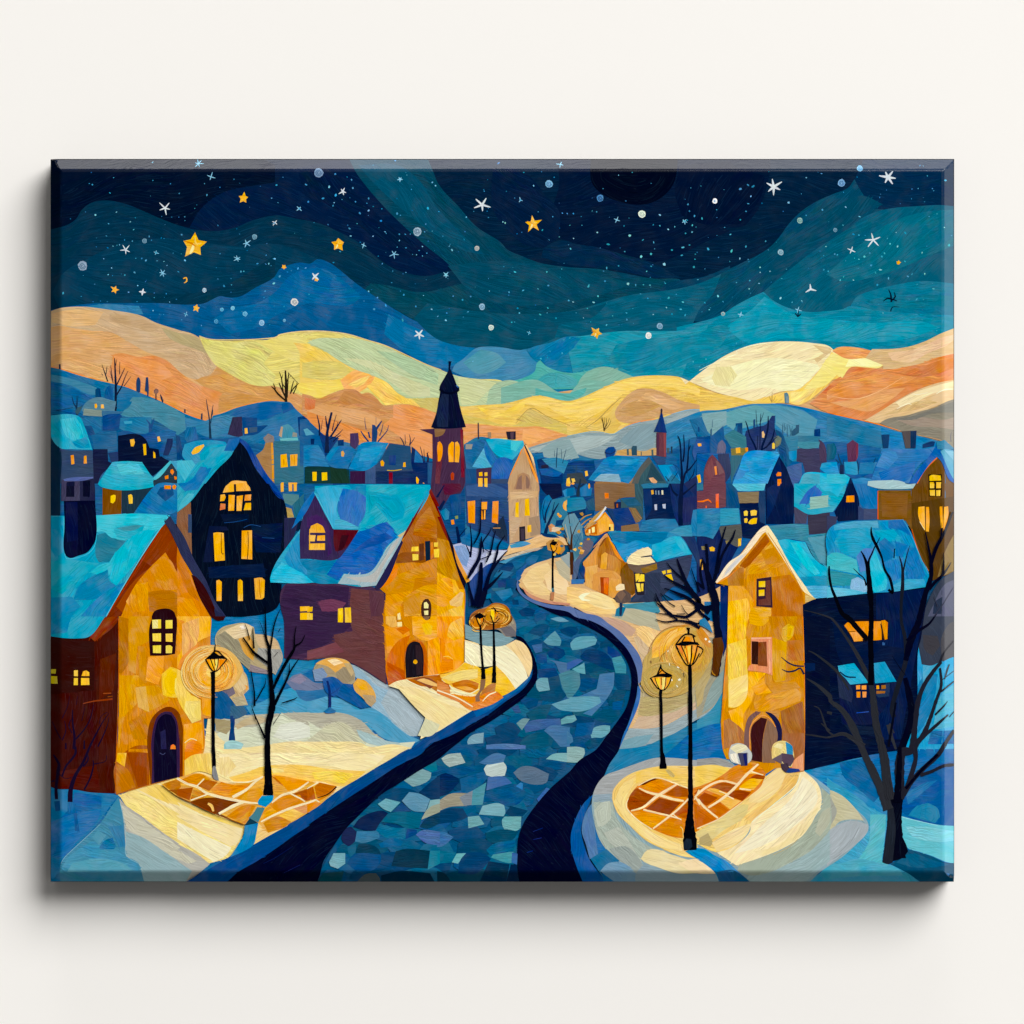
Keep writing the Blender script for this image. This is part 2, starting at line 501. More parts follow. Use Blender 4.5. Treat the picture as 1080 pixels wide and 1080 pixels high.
for x, y, r, n, rot, w in ((174, 219.5, 7, 5, 0.3, 1.6), (508.5, 216, 8, 5, 0.3, 2.1), (816, 197, 9.5, 6, 0.5, 2.3), (936.5, 187, 8, 6, 0.1, 2.6),
        (442, 352.5, 5.5, 5, 0.3, 1.9), (332, 291.5, 5.5, 4, 0.75, 1.9), (921, 253, 8.5, 5, 0.8, 1.7), (132.5, 263.5, 5.5, 5, 0.4, 1.3), (150.3, 308, 3.6, 4, 0.2, 1.9),
        (361.5, 202, 4.2, 5, 0.2, 1.4), (290, 234.8, 3.5, 4, 0.6, 1.1), (855, 305, 6.5, 3, 0.4, 1.9), (898, 264, 4, 4, 0.3, 1.2)):
    cross(x, y, r, 'd8e0e4', n, rot, w)
for x, y, r, n, rot, w in ((171.5, 288, 4.5, 6, 0.2, 1.0), (260, 256.5, 4.6, 5, 0.6, 1.2), (250.5, 273, 4, 6, 0.4, 0.9), (315.5, 220, 3.2, 4, 0.7, 1.2), (383.5, 258.5, 3.2, 4, 0.3, 1.0),
        (415.5, 268, 4.5, 5, 0.2, 1.0), (209, 172, 5, 6, 0.2, 0.9), (222.5, 186.5, 4.5, 4, 0.3, 1.0), (422, 189, 3, 5, 0.2, 1.3), (591, 173, 4, 4, 0.3, 1.0), (650.5, 232, 3.2, 4, 0.3, 1.0), (722, 233.5, 3.2, 5, 0.3, 1.0), (841.5, 327, 3.6, 4, 0.3, 1.1), (781, 332, 3, 4, 0.2, 1.2), (549, 211, 3, 3, .2, 1.0), (470.5, 290, 3.2, 5, .3, 1.2), (164.5, 266.5, 3, 4, .2, .9), (196, 331.5, 2.8, 4, .3, .9), (558, 351, 2.4, 4, .3, .7)):
    cross(x, y, r, '8fc3e6', n, rot, w, 'blue_star')
part('dark_star', 'dark star flick at the right')
for t in ('@S4 765,628,3 775,650,7 778,685,8', '@S4 790,640,3 796,660,7 782,678,6', '@S4 740,682,2 760,668,7 780,672,8 804,680,3', '@S4 775,728,6 783,708,4 815,708,2'):
    K('03122b', t)
part('dark_star', 'small dark star flick')
for t in ('@S4 340,735,4 352,750,9 366,738,4', '@S4 355,720,3 352,750,6'):
    K('062a44', t)
def ring(x, y, r, col, inner):
    part('round_star')
    rng = random.Random(int(x + y * 3))
    P(col, [(x + r * rng.uniform(.88, 1.1) * math.cos(k * math.tau / 9), y + r * 1.05 * rng.uniform(.88, 1.1) * math.sin(k * math.tau / 9)) for k in range(9)], 'c', 0.1)
    pts = []
    for k in range(13):
        a = k * 0.95
        q = r * (0.72 - 0.045 * k)
        pts.append((x + q * math.cos(a), y + q * math.sin(a), max(0.35, r * .14)))
    K(inner, pts)
for x, y, r, c, i in ((87, 280.5, 5, '8fa3b8', '4a6782'), (336, 182, 5, '7d95b4', '46648c'), (440, 244, 4.6, '9fb3c3', '31597c'), (579, 194, 4.0, '86b7de', '2b5f93'), (633, 209, 3.8, '4e86b8', '0b2b5c'),
        (677, 225.7, 4.0, 'e6ecdf', '8fa49b'), (754, 212, 2.8, 'f4f6f4', 'dfe6e6'), (887.5, 193, 4, '84abdc', '2a568f'), (907, 177.5, 3.2, '7fb4e2', '3c78b6'), (843.5, 232.5, 3.1, '9dbdb6', '3d6d7c'), (881, 242.5, 2.2, '7fa3b8', '2f5f7a'), (823.5, 266, 3.1, '9ab8cc', '3d6d8a'),
        (310.5, 318.5, 3.9, 'd6d3d0', '6d7f94'), (508.5, 323.5, 3.3, '93b5d6', '3a6f97'), (518, 345.5, 3.0, 'd8e2dd', '8aa3a6'), (503, 262, 2.6, 'c9c5bd', '7d8b92'), (696, 344, 3.2, '8db2cc', '2a6480'), (684, 354, 3.4, 'eef0ea', 'b8c0ba'), (762.5, 331, 2.2, 'a9c2bf', '5d8b92'), (276, 340.5, 3, '9cc3e0', '3f82b5'), (258.5, 331, 2.6, '7db7dd', '3078ac'), (228, 339, 2.2, '5ba3d0', '1f6ba2'), (215.5, 306, 2.4, 'b9d0dc', '6b95ac'), (300, 338, 1.5, '8fc0e0', '3a78a9'), (152.5, 254, 2.6, '7c9cb8', '34597c'), (268.5, 249.8, 2.8, '7fa3bd', '2f5877'), (245.5, 325, 2.2, '8cc6ea', '4a96cb'), (234, 326.5, 2, '7bb8de', '3b86bb')):
    ring(x, y, r, c, i)
part('star_specks', 'scattered light blue star specks', 'stuff')
SPECK = {
 'S1': '248,150,5 328,188,4 604,146,3.5 644,190,4 770,197,5 262,288,6 322,328,4 358,275,4 421,319,4 436,355,4 312,384,4 376,378,3 395,402,4 430,407,4 318,438,5 342,430,3 360,426,3 372,424,3 507,386,5 562,393,4 655,378,6 538,460,7 492,495,6 473,486,5 543,497,4 446,486,3 300,488,3 336,530,4 320,560,4 340,565,3 396,562,5 440,550,6 640,547,5 588,518,3 616,462,3 574,500,3 455,610,4 413,640,4 490,592,3 585,647,4 600,685,3 530,665,3 670,495,6 115,645,7 820,336,4 1000,510,6 830,465,3 880,578,3 848,612,7 925,546,6 938,545,4 1040,472,4 1075,488,5 1038,512,4 880,640,3 525,724,4 573,742,3 745,792,3 655,766,3 672,740,6 820,580,3 1075,600,6 1030,665,4 1035,635,4 520,46,4 345,118,3 1078,325,5',
 'S2': '50,152,6 185,150,6 290,160,7 318,102,6 262,213,7 320,198,8 398,165,6 372,115,3 392,128,5 308,246,5 313,232,4 470,213,6 430,280,7 470,268,6 410,228,5 462,235,4 526,315,7 530,260,4 383,350,6 388,384,5 490,385,4 285,332,4 340,455,5 532,510,4 65,568,7 38,600,7 100,548,5 148,532,6 183,530,5 43,488,6 15,510,5 310,505,5 470,636,5 510,665,5 548,700,7 495,718,7 625,768,7 280,745,3 85,705,5 630,652,6 685,705,5 757,718,5 826,735,5 822,768,6 785,750,4 898,675,6 922,730,5 935,660,5 855,658,4 720,655,3 640,550,3 580,545,3 740,258,8 790,273,4 600,282,7 615,290,4 730,330,5 725,365,4 760,362,3 808,385,4 850,448,6 838,430,4 822,560,8 905,400,4 915,298,4 775,155,5 760,140,5 665,172,4 490,60,3 590,38,5 1062,50,7 997,180,4 1020,635,3 1016,578,3 660,375,4 610,376,5 637,376,4 545,365,4 550,372,3 700,450,4 715,475,4 735,462,4 670,468,3 688,470,3 600,435,3 640,438,4 610,405,4 715,432,4 885,1010,3 945,955,3 155,260,6 195,228,6 28,212,4 57,232,3',
 'S3': '185,155,5 125,220,6 225,357,5 55,325,5 45,320,4 272,296,4 316,280,4 338,282,4 366,282,5 452,270,3 472,274,4 405,335,3 350,335,3 475,368,5 597,338,4 623,382,8 525,422,8 675,478,8 720,466,7 683,402,5 732,413,5 600,455,4 760,288,6 730,333,4 760,337,4 798,354,5 828,342,4 888,240,6 895,271,5 918,293,6 952,304,6 877,372,5 908,335,5 925,343,3 907,366,5 895,425,5 865,436,7 815,448,6 860,472,6 980,443,8 920,490,4 915,525,7 780,513,9 720,522,5 572,520,5 518,530,6 700,545,4 100,548,6 245,548,5 353,442,5 302,388,3 367,395,4 255,402,3 435,612,8 510,590,6 615,602,8 650,608,6 685,606,4 715,608,5 785,600,4 933,583,4 137,632,6 252,610,6 73,640,5 205,625,4 478,658,6 458,686,6 345,678,6 365,685,4 430,714,4 112,713,6 120,735,5 215,742,6 250,712,5 287,758,6 85,777,5 98,776,4 163,825,6 705,668,5 800,666,7 865,685,6 672,648,4 855,718,6 815,740,5 875,745,6 790,710,4 730,742,4 608,735,5 610,765,5 965,688,5 985,720,4 1025,658,7 1048,683,4 637,715,3 517,790,5 545,748,3 412,757,3 445,775,3 260,910,4 248,938,4 315,918,5 322,858,4 350,848,5 218,943,5 970,945,4 912,957,4 947,156,3 1010,225,5 572,107,3 868,316,5 875,318,5 885,312,4 1055,345,3 1020,300,3 940,980,3',
 'S4': '90,170,8 125,152,6 148,158,8 138,203,5 126,237,5 116,272,5 90,310,5 45,377,5 115,432,6 50,452,8 88,487,5 42,500,3 310,232,7 464,265,6 390,118,4 460,100,4 368,192,3 570,252,5 560,185,3 725,208,4 633,296,5 870,215,3 1025,130,7 965,168,4 942,110,4 910,62,4 925,64,3 872,170,4 900,168,3 605,376,7 630,380,5 480,432,4 520,466,5 532,470,4 610,485,4 655,478,7 680,462,6 735,478,6 747,463,5 772,420,5 806,432,6 842,370,7 685,518,6 728,538,7 706,551,6 765,577,6 714,607,7 853,568,6 872,558,5 930,557,5 840,500,4 918,460,4 545,585,5 560,570,4 605,585,4 470,538,6 490,545,5 180,527,5 180,550,4 225,545,4 133,587,5 72,596,4 175,600,4 300,535,3 278,578,4 273,667,7 326,686,4 200,695,6 370,680,4 205,408,5 390,290,4 558,335,4 970,625,6 893,673,6 895,605,4 708,845,5 555,793,3 985,815,4 1043,425,8 1055,380,4 950,295,3 1020,345,4 72,873,4 130,625,4 10,738,5 800,368,3 760,395,3 630,490,4 570,497,3 740,735,3',
}
_rg = random.Random(5)
for tl, txt in SPECK.items():
    ox, oy, sc = TILES[tl]
    for tk in txt.split():
        x, y, r = [float(q) for q in tk.split(',')]
        x, y, r = ox + x / sc, oy + y / sc, r / sc * 0.85
        c = _rg.choice(('3f93cc', '55a8dc', '3583bb', '86c4ea', '4799c4') if tl in ('S1', 'S2') or y < 230 else ('3aa6c4', '56b6d0', '2f93b8', '8fcbdc', '459fc4'))
        a0 = _rg.uniform(0, 6)
        el = _rg.uniform(.7, 1.5)
        pts = []
        for k in range(5):
            a = k * math.tau / 5 + _rg.uniform(-.3, .3)
            dx, dy = r * el * math.cos(a) * 0.95, r / el * math.sin(a) * 0.95
            pts.append((x + dx * math.cos(a0) - dy * math.sin(a0), y + dx * math.sin(a0) + dy * math.cos(a0)))
        P(c, pts, 0, 0.3, corner=80)
for _ in range(230):          # the finest spatter
    x = _rg.uniform(70, 990); y = _rg.uniform(180, 345)
    r = _rg.uniform(.35, .75)
    P(_rg.choice(('2f7fb4', '2b6ea6', '3d93b8')), [(x + r * math.cos(k * 1.57 + .4) * 1.3, y + r * math.sin(k * 1.57 + .4)) for k in range(4)], 0, .3)
# ------------------------------------------------------------------ glowing hills
part('glowing_hill', 'tan and orange hill under the sky at the left')
P('d9a873', '40,338 110,336 200,360 270,366 340,362 420,378 480,405 560,415 600,412 640,404 700,406 740,398 800,374 850,370 880,378 940,374 1010,358 1010,520 40,520', 4)
P('d9a873', '@S1 40,728 110,712 200,706 330,722 460,746 540,780 640,812 720,838 800,930 1080,960 @c1 500,400 1080,480 1080,1000 @a1 0,1000', 't')
P('cdb088', '@S1 40,726 110,711 200,706 330,721 470,747 540,780 640,812 720,838 748,857 770,915 815,975 790,1010 740,1035 690,1030 640,1000 590,950 540,930 480,905 420,870 330,822 240,815 150,802 100,792 40,800', 't')
P('b9a47d', '@S1 560,800 640,825 720,846 748,870 770,920 720,900 660,880 600,850', 24)
P('c3a882', '@S1 330,735 460,757 560,800 520,820 420,790 320,770', 14)
P('dcb27e', '@S1 60,735 180,718 300,730 260,790 150,796 60,775', 4)
P('e09a63', '@S1 340,925 380,918 460,935 530,930 590,955 660,1015 720,1060 @b1 0,160 80,220 180,280 280,310 370,340 340,400 330,520 280,560 180,555 60,510 0,480 @a1 940,420 840,375 740,335 640,295 560,275 480,200 530,80', 26)
P('e8a061', '@S1 345,930 480,945 560,965 620,1020 560,1040 440,1010 370,980', 18)
P('cd985f', '@b1 150,240 200,215 280,190 325,133 420,180 500,230 600,275 700,290 780,285 830,330 870,400 760,400 620,425 480,462 360,505 335,515 340,400 370,340 300,320 200,280', 12)
P('d6a065', '@b1 200,240 300,200 420,200 520,260 640,300 760,320 700,360 540,350 380,330 260,290', 14)
P('d9a06a', '@b1 920,350 1080,350 1080,570 960,470 910,415 870,400', 20)
sub('hill_glow_line')
K('f28a3c', '@a1 0,122,3 100,143,5 240,188,6 330,213,6 450,243,6 560,268,5 640,288,6 740,328,6 840,368,6 940,413,6 1080,482,6 @b1 60,503,6 180,548,6 270,573,5')
K('f49545', '@b1 290,522,4 360,504,6 480,460,6 620,424,6 760,402,6 870,409,4')
part('glowing_hill', 'yellow and pale green hill in the centre left')
P('e0cf76', '@S1 735,843 800,858 870,862 960,858 1080,850 @S2 60,838 120,825 200,820 290,822 380,835 460,858 560,890 640,930 720,965 800,995 870,1020 960,1035 1080,1045 @d1 1080,700 220,760 @c1 1050,505 700,440 400,480 100,480 0,380 @b1 960,345 780,285 700,290 600,275 500,230 400,175 300,105 230,0', 't')
P('d8d27e', '@S1 745,852 870,870 1000,868 1080,900 @b1 700,100 800,200 780,280 700,285 600,270 500,222 400,165 310,100 230,0', 30)
P('e3d57e', '@S1 1000,870 @S2 120,835 200,860 240,940 160,960 20,900', 20)
P('f0cd66', '@S2 130,870 200,880 300,950 400,1000 380,1010 200,985', 26)
P('ecce6a', '@c1 -60,20 140,0 260,80 400,150 385,178 280,235 150,255 -60,262', 20)
P('d8cb70', '@c1 -40,100 100,80 260,95 370,165 270,225 120,235 -40,215', -4)
P('f5d467', '@c1 -100,262 0,260 270,240 300,310 200,340 100,385 30,365 -60,335', -8)
P('f3b86c', '@c1 270,240 390,158 470,172 550,210 520,270 430,335 360,315 300,310', -20)
P('f8d27a', '@c1 330,275 440,220 510,205 470,260 400,300', -25)
P('f5d466', '@c1 550,210 660,265 720,330 780,375 860,400 925,450 900,460 820,435 730,430 640,445 600,400 540,345 480,285 520,265', 32)
P('bfcc9f', '@S2 190,870 240,850 330,850 400,850 460,862 560,893 640,932 720,967 800,997 870,1020 960,1036 1080,1046 @S3 40,1046 90,1048 60,1075 @d1 790,350 660,402 540,430 350,442 200,450 @c1 1080,385 840,385 740,345 660,265 520,195 400,155 260,80 140,0', 24)
P('cdd3a0', '@c1 300,60 500,80 760,200 1000,300 1000,370 840,370 740,300 560,170', 26)
P('b0c79f', '@c1 560,0 760,30 1000,140 1070,190 1060,280 900,220 700,100', 26)
P('a9c5a2', '@d1 440,300 560,240 680,260 790,350 660,395 540,425 400,440', -10)
P('c9cf9e', '@d1 170,215 320,230 480,260 400,340 300,430 200,440 180,340', 10)
P('cdbf6c', '@c1 850,387 1085,387 1075,505 1000,490 925,455', 16)
sub('hill_glow_line')
K('e9d08a', '@S1 735,840,4 800,856,4 960,856,4 1080,847,5 @S2 60,836,6 120,824,6 200,818,6 290,820,5 380,833,5 460,857,4 560,889,4 720,964,4 800,994,4')
part('glowing_hill', 'bare brown hill behind the church')
P('d09a65', '@c1 -40,350 30,365 80,388 200,345 320,310 400,320 440,352 500,340 560,380 620,440 740,435 820,435 920,460 1050,505 1040,940 500,1000 -40,940', 't')
P('c58f5a', '@c1 240,420 300,330 400,325 460,360 540,380 620,450 560,500 420,430 330,440', 24)
P('dba56e', '@c1 0,470 120,440 300,460 480,500 600,560 560,640 400,600 200,560 0,560', 16)
P('ea9c60', '@c1 700,440 820,440 920,462 1050,507 1010,620 1030,760 1020,910 940,880 860,780 740,690 620,600 700,540', 30)
P('de9458', '@c1 0,490 200,560 440,640 640,720 760,800 640,760 300,720 140,680 0,560', 18)
P('d78a60', '@c1 -20,380 70,400 60,470 0,480 -20,470', 50)
part('glowing_hill', 'yellow wavy hill in the middle')
P('7fb5a6', '@d1 520,300 800,235 1000,340 1080,345 @e1 120,250 330,250 420,250 300,330 120,400 0,430 @d1 1000,430 900,395 800,385 660,420 520,450', -6)
P('62aeb0', '@d1 800,300 900,330 1080,345 @e1 60,330 160,300 140,350 60,390 0,405 @d1 1000,400 900,372 800,360', 4)
P('edc763', '@d1 190,455 350,442 540,430 660,402 790,368 830,365 900,375 1000,400 1080,408 @e1 120,380 230,330 340,280 450,235 560,210 700,200 860,205 920,215 1080,290 @f1 180,350 330,375 440,385 640,420 640,470 300,470 @e1 1080,560 0,760 @d1 240,760', 't')
P('f6d873', '@d1 640,430 790,375 900,385 1080,420 @e1 120,395 300,310 500,235 700,212 860,215 1000,275 1080,310 1080,370 900,310 740,290 600,300 460,350 330,460 180,540 60,560 @d1 1000,520 900,460 760,440', 't')
P('f5d168', '@d1 320,455 430,480 520,510 640,440 720,410 700,470 560,540 430,530', -14)
P('dcbf65', '@d1 210,520 400,560 520,600 640,600 760,470 900,540 1080,620 1080,680 860,630 700,615 500,605 300,590 220,590', 't')
P('d6bb6a', '@d1 640,560 760,470 860,520 1000,580 900,600 760,590', 20)
P('eaa266', '@d1 205,592 380,600 560,620 700,620 820,615 1000,668 1080,690 960,720 860,750 740,800 690,740 400,720 220,760', 't')
P('f2b06a', '@d1 700,640 820,630 980,680 860,720 740,770 690,720', 10)
P('e3c066', '@e1 0,590 160,610 300,560 400,420 400,560 440,600 380,670 260,660 100,665 0,680', -14)
P('d3a670', '@e1 390,500 430,430 500,355 570,312 680,310 800,345 900,395 1080,440 1080,472 980,480 840,512 700,552 560,590 440,578 400,545', 't')
P('c99c66', '@e1 420,490 520,420 660,385 760,390 800,430 700,480 560,530 440,530', -8)
P('dcb27a', '@e1 560,420 640,340 760,360 860,410 960,450 860,480 760,440 660,400', 10)
P('e9a964', '@e1 800,520 920,495 1060,478 1000,485 840,515', -12)
K('a8894e', '@d1 640,590,2 760,468,5 900,535,4 1080,608,3')
K('8f7a52', '@e1 150,630,2 250,560,4 360,450,4 440,380,3')
K('f5924a', '@e1 420,655,4 500,605,6 600,575,6 720,555,5')
part('glowing_hill', 'cream hill under the turquoise sky at the right')
P('f0e3ae', '@S4 -160,1060 -100,1012 0,941 70,905 150,878 240,866 340,865 420,872 500,890 560,990 400,1080 @f1 700,330 620,350 640,430 430,405 330,380 180,345 0,275 @e1 920,215', -20)
P('f7ecc0', '@f1 30,230 300,120 560,60 760,70 980,110 1000,145 900,245 830,308 700,325 560,300 380,320 200,300 80,260', -18)
P('e9dba2', '@f1 160,130 280,130 330,200 260,290 150,280 120,220', 60)
P('dcc48f', '@S4 420,880 500,893 505,910 440,962 425,945 470,920', 16)
P('fbd06a', '@f1 440,410 620,360 700,335 830,312 900,258 1000,150 1080,36 @g1 40,10 110,40 200,120 120,220 50,235 0,285 @f1 980,350 900,412 830,442 740,425 640,425 520,420', -36)
P('f9dd86', '@f1 760,340 880,320 960,260 1000,270 920,360 820,420 760,415', -36)
P('fde288', '@S4 505,922 525,915 570,940 690,938 742,972 720,986 640,985 588,985 550,1036 530,1017 470,1068 380,1082 440,1010', 10)
P('fff0ae', '@g1 180,70 300,62 370,70 450,120 380,130 250,125 150,130', 8)
P('e69f5d', '@S4 508,908 530,893 620,892 690,907 662,940 570,942', 6)
K('fff3c8', '@f1 20,160,4 160,90,6 330,20,6 @S4 70,908,4 150,881,4 240,869,3')
part('glowing_hill', 'orange hill at the right edge')
P('dcb887', '@S4 690,900 800,897 870,885 940,860 1000,830 1080,798 1080,930 1000,965 900,980 830,990 740,990 740,972 660,940', 't')
P('e3c498', '@S4 760,915 880,900 1000,850 1070,830 1060,860 940,920 860,960 780,950', -20)
P('d8905a', '@g1 -140,430 0,300 60,240 110,210 130,222 170,155 200,132 300,135 420,145 540,150 640,130 760,105 880,60 960,40 1060,15 1060,235 900,262 800,292 700,333 600,385 480,465 380,525 330,555 0,500', -14)
P('e0985e', '@g1 0,330 160,230 320,190 520,200 740,210 620,270 420,330 200,370 0,400', -6)
P('cf8450', '@g1 560,175 760,130 960,70 1040,60 1040,140 860,200 740,215', -20)
P('e5a46a', '@g1 20,420 240,390 460,320 640,300 520,400 360,490 200,470', -14)
K('f3c089', '@g1 0,365,3 200,392,6 330,370,5 480,300,4 620,215,3')
K('b9723f', '@g1 480,165,3 620,190,5 720,205,5 780,180,3')
P('ddc08e', '@g1 1060,232 900,262 700,335 560,412 450,482 340,548 300,570 440,585 520,548 700,525 820,478 900,445 1060,392', -22)
P('f0dcae', '@g1 560,420 700,345 900,280 1040,245 1040,310 860,350 720,420 600,460', -22)
P('d2b27c', '@g1 470,520 620,450 800,400 900,420 760,470 620,500', -18)
K('fbf0d2', '@g1 690,350,3 740,355,6 820,340,3')
K('fbf0d2', '@g1 570,470,3 660,430,7 690,440,3')
K('fbf0d2', '@g1 890,350,3 960,315,8 1035,310,5')
part('grey_hill', 'grey hill at the right edge')
P('8d8579', '@g1 430,590 470,562 520,545 650,525 770,490 880,460 960,420 1060,385 1060,820 960,748 880,720 740,690 620,660 510,620', 0)
P('a09585', '@g1 560,560 760,540 960,560 1040,540 1040,640 860,620 700,610', 2)
P('7d7a74', '@g1 520,560 700,530 880,470 1040,410 1040,500 860,510 700,560', -8)
sub('hill_glow_line')
K('f28d45', '@g1 0,500,6 150,534,8 300,568,8 440,604,7 600,652,4')
K('c99a6a', '@g1 740,685,4 880,715,5 1000,750,4')
# ------------------------------------------------------------------ blue snowy hills
part('snowy_hill', 'blue snowy hill at the left')
P('2470a5', '@a1 0,128 100,150 240,195 330,220 450,250 560,275 640,295 740,335 840,375 940,420 1080,490 @b1 60,510 180,555 270,580 290,528 360,510 480,465 620,430 760,408 870,415 915,418 960,470 1080,580 @c1 90,640 160,700 300,740 1080,900 @d1 300,1080 @a2 0,300', 't')
P('3f80a8', '@a1 0,185 100,205 240,240 400,300 400,360 330,350 200,285 0,240', 14)
P('1b659c', '@a1 0,250 150,275 300,350 380,372 290,450 220,490 0,500', 10)
P('4d88a5', '@a1 600,520 690,380 800,380 1000,450 1080,490 @b1 0,490 60,520 70,640 0,690 @a1 1080,690 940,640 820,545 640,535', 18)
P('3f7fae', '@b1 290,545 430,520 520,560 700,580 600,640 430,690 250,700 80,620 60,540 200,575', 8)
P('1c62a3', '@b1 480,480 620,440 760,418 850,430 850,500 700,560 520,545 440,520', -10)
P('3574ab', '@b1 300,690 540,640 850,510 960,470 1080,600 1080,760 900,740 700,760 560,720', -20)
P('165a9a', '@b1 850,430 910,418 960,470 860,510', -30)
part('snowy_hill', 'pale slate hill behind the small spire')
P('94a8a9', '@e1 -40,702 0,698 180,665 260,665 370,682 430,650 500,612 600,580 720,560 800,535 900,500 980,485 1080,480 1080,900 300,920 -40,960 @d1 700,900 740,790 860,752 960,722', 't')
P('a7b8b8', '@d1 760,800 960,740 1080,715 @e1 180,690 360,690 420,680 300,760 100,830 0,880 @d1 900,850', -10)
P('88a0a6', '@e1 420,740 540,630 700,590 720,640 700,790 600,800', -30)
P('9fb0ae', '@e1 810,560 960,510 1080,495 1080,560 960,640 840,720', -24)
K('7eb0d0', '@e1 0,695,5 180,660,6 260,660,6 370,678,6 430,648,5 500,610,5 600,578,4')
K('6fb0de', '@e1 850,515,3 980,482,6 1080,478,5')
part('snowy_hill', 'blue snowy hill with bare trees at the right')
P('3a83b2', '@f1 -260,600 -100,540 40,490 200,480 300,460 430,434 560,430 700,430 820,450 960,480 1080,512 @g1 150,540 300,575 440,610 600,660 740,690 880,725 960,750 1060,800 1060,1080 -400,1080 @e1 780,820', 't')
P('6a9fb3', '@f1 240,500 380,460 500,445 580,480 640,520 600,560 480,600 300,650 240,600', 4)
P('82aaae', '@f1 40,510 240,490 240,600 120,690 60,620', -20)
P('5d95b5', '@f1 500,445 700,450 860,490 980,560 950,690 760,690 640,600 640,520', 16)
P('1f78b0', '@f1 560,432 700,432 820,452 960,482 1080,520 @g1 200,570 400,620 300,640 120,600 0,560 @f1 960,540 860,480 720,445', 14)
P('2f75a3', '@g1 0,530 160,570 300,620 440,660 460,790 260,760 100,700 0,690', 16)
P('1c7cbb', '@g1 440,625 600,670 740,700 880,735 960,770 900,830 700,800 460,800', 10)
# ------------------------------------------------------------------ far left slope: tree, posts, dome
P_Y = 'f7b733'
part('village_ground', 'dark blue mass of far snowy rooftops and shadow', None)
P('1d5f96', '@a1 0,480 220,480 300,520 440,540 620,540 860,560 1080,700 @b1 0,690 80,640 300,720 700,760 1080,760 @c1 340,940 1080,1000 @d1 240,1080 @c2 0,300 @a2 0,300', 8)
P('154c86', '@c1 240,900 700,930 1020,900 @d1 240,1060 @d2 600,500 100,480 @c2 400,100 200,60', 0)
P('2b6f9f', '@d1 220,760 340,700 560,760 760,830 860,820 1080,830 @e1 240,880 700,850 1080,860 @f1 400,830 1080,900 @g1 1040,800 @g2 1040,300 0,420 @f2 0,500 @e2 0,500 @d2 600,520 230,480', 0)
P('2d6fa2', '@a1 250,545 440,540 440,650 380,680 300,600', 30)
P('2a6498', '@a1 360,680 560,650 570,800 500,820 380,800', -4)
P('1f5a94', '@b1 300,720 500,700 620,860 660,1080 300,1080', 0)

part('bare_tree', 'dark bare tree on the left hill')
for t in ('@a1 560,515,24 556,430,20 557,300,18 553,180,14 548,60,5', '@a1 560,285,12 590,225,9 630,140,4', '@a1 562,360,14 605,290,9 630,220,7 656,165,3', '@a1 625,285,6 655,245,5 682,205,2', '@a1 492,250,9 470,185,7 444,110,2',
          '@a1 478,190,6 486,125,3', '@a1 535,260,6 524,180,5 515,115,2', '@a1 588,190,5 590,90,3', '@a1 556,120,4 566,65,2', '@a1 530,240,5 510,160,2', '@a1 440,185,4 455,200,3'):
    K('141f3c', t)
part('bare_tree', 'dark bare shrub at the left edge')
for t in ('@a1 240,525,16 235,460,12 215,430,8 200,370,4', '@a1 240,480,8 245,420,6 250,360,3', '@a1 235,470,6 240,365,3', '@a1 245,520,12 265,470,9 285,445,4', '@a1 60,488,4 140,475,5 210,462,4'):
    K('1a3557', t)
P('3d5a6c', '@a1 225,500 245,460 285,450 270,490 245,520', 70)
for n, t in (('hill_post', '@a1 730,225 740,213 752,225 756,335 742,340 724,325'), ('hill_post', '@a1 803,215 820,215 826,315 822,372 812,372 812,335 793,325')):
    part(n, 'blue cypress post on the left hill'); P('24406f', t, 90)
part('round_tree', 'tiny round tree on the left hill')
K('3a3342', '@a1 884,402,10 884,350,8'); P('8f6a5e', '@a1 e886,330,20,20', 'c'); K('3a3a52', '@a1 870,330,4 884,308,4 902,325,4')
part('bare_tree', 'tiny leaning tree on the left hill'); K('22304f', '@a1 940,420,10 930,385,14 920,355,5'); K('22304f', '@a1 935,400,8 948,400,3')
part('bare_tree', 'tiny bare tree on the yellow hill')
for t in ('@e1 303,652,11 298,610,9 290,570,6 284,535,3', '@e1 305,640,7 320,590,5 318,545,3', '@e1 308,630,6 335,580,4 345,545,2', '@e1 310,640,5 345,600,4 358,560,2', '@e1 296,590,4 275,545,2', '@e1 305,600,4 302,540,2'):
    K('4a3a24', t)
part('hill_post', 'short post on the left hill'); P('3b3a50', '@a1 92,110 107,108 108,150 92,148', 90)
part('hill_post', 'short post on the hill ridge'); P('3b3a50', '@b1 55,475 68,475 68,508 56,505', 90)
part('hill_post', 'thin post on the hill ridge'); P('33405f', '@b1 195,510 206,508 206,560 192,556', 90)
part('bare_tree', 'small dark tree in the dip of the hills')
for t in ('@b1 270,715,20 266,640,18 262,560,10 250,480,7 236,395,3', '@b1 272,590,8 280,520,8 292,440,3', '@b1 286,520,6 290,480,4'):
    K('243a55', t)
part('bare_tree', 'dark bushy bare tree on the blue hilltop')
for t in ('@b1 885,415,22 884,350,18 886,280,20 880,160,10', '@b1 882,405,10 820,350,14 790,310,10 766,290,4', '@b1 878,370,10 850,310,12 828,260,5', '@b1 800,310,8 782,265,4', '@b1 862,330,8 850,230,7 830,170,3', '@b1 895,380,8 900,280,8 905,175,4', '@b1 878,300,6 850,250,6 860,190,3', '@b1 920,350,5 950,300,10 990,262,4', '@b1 945,348,10 970,290,8 975,250,3', '@b1 922,345,8 940,270,8 950,240,3', '@b1 895,230,4 930,200,2', '@b1 905,180,4 980,260,2', '@b1 890,260,6 912,190,3'):
    K('2b2418', t)
part('dome_house', 'pale blue dome house with two lit windows')
P('5c8298', '@a1 280,480 305,430 365,388 430,378 500,398 560,412 545,500 440,505 300,510', 5)
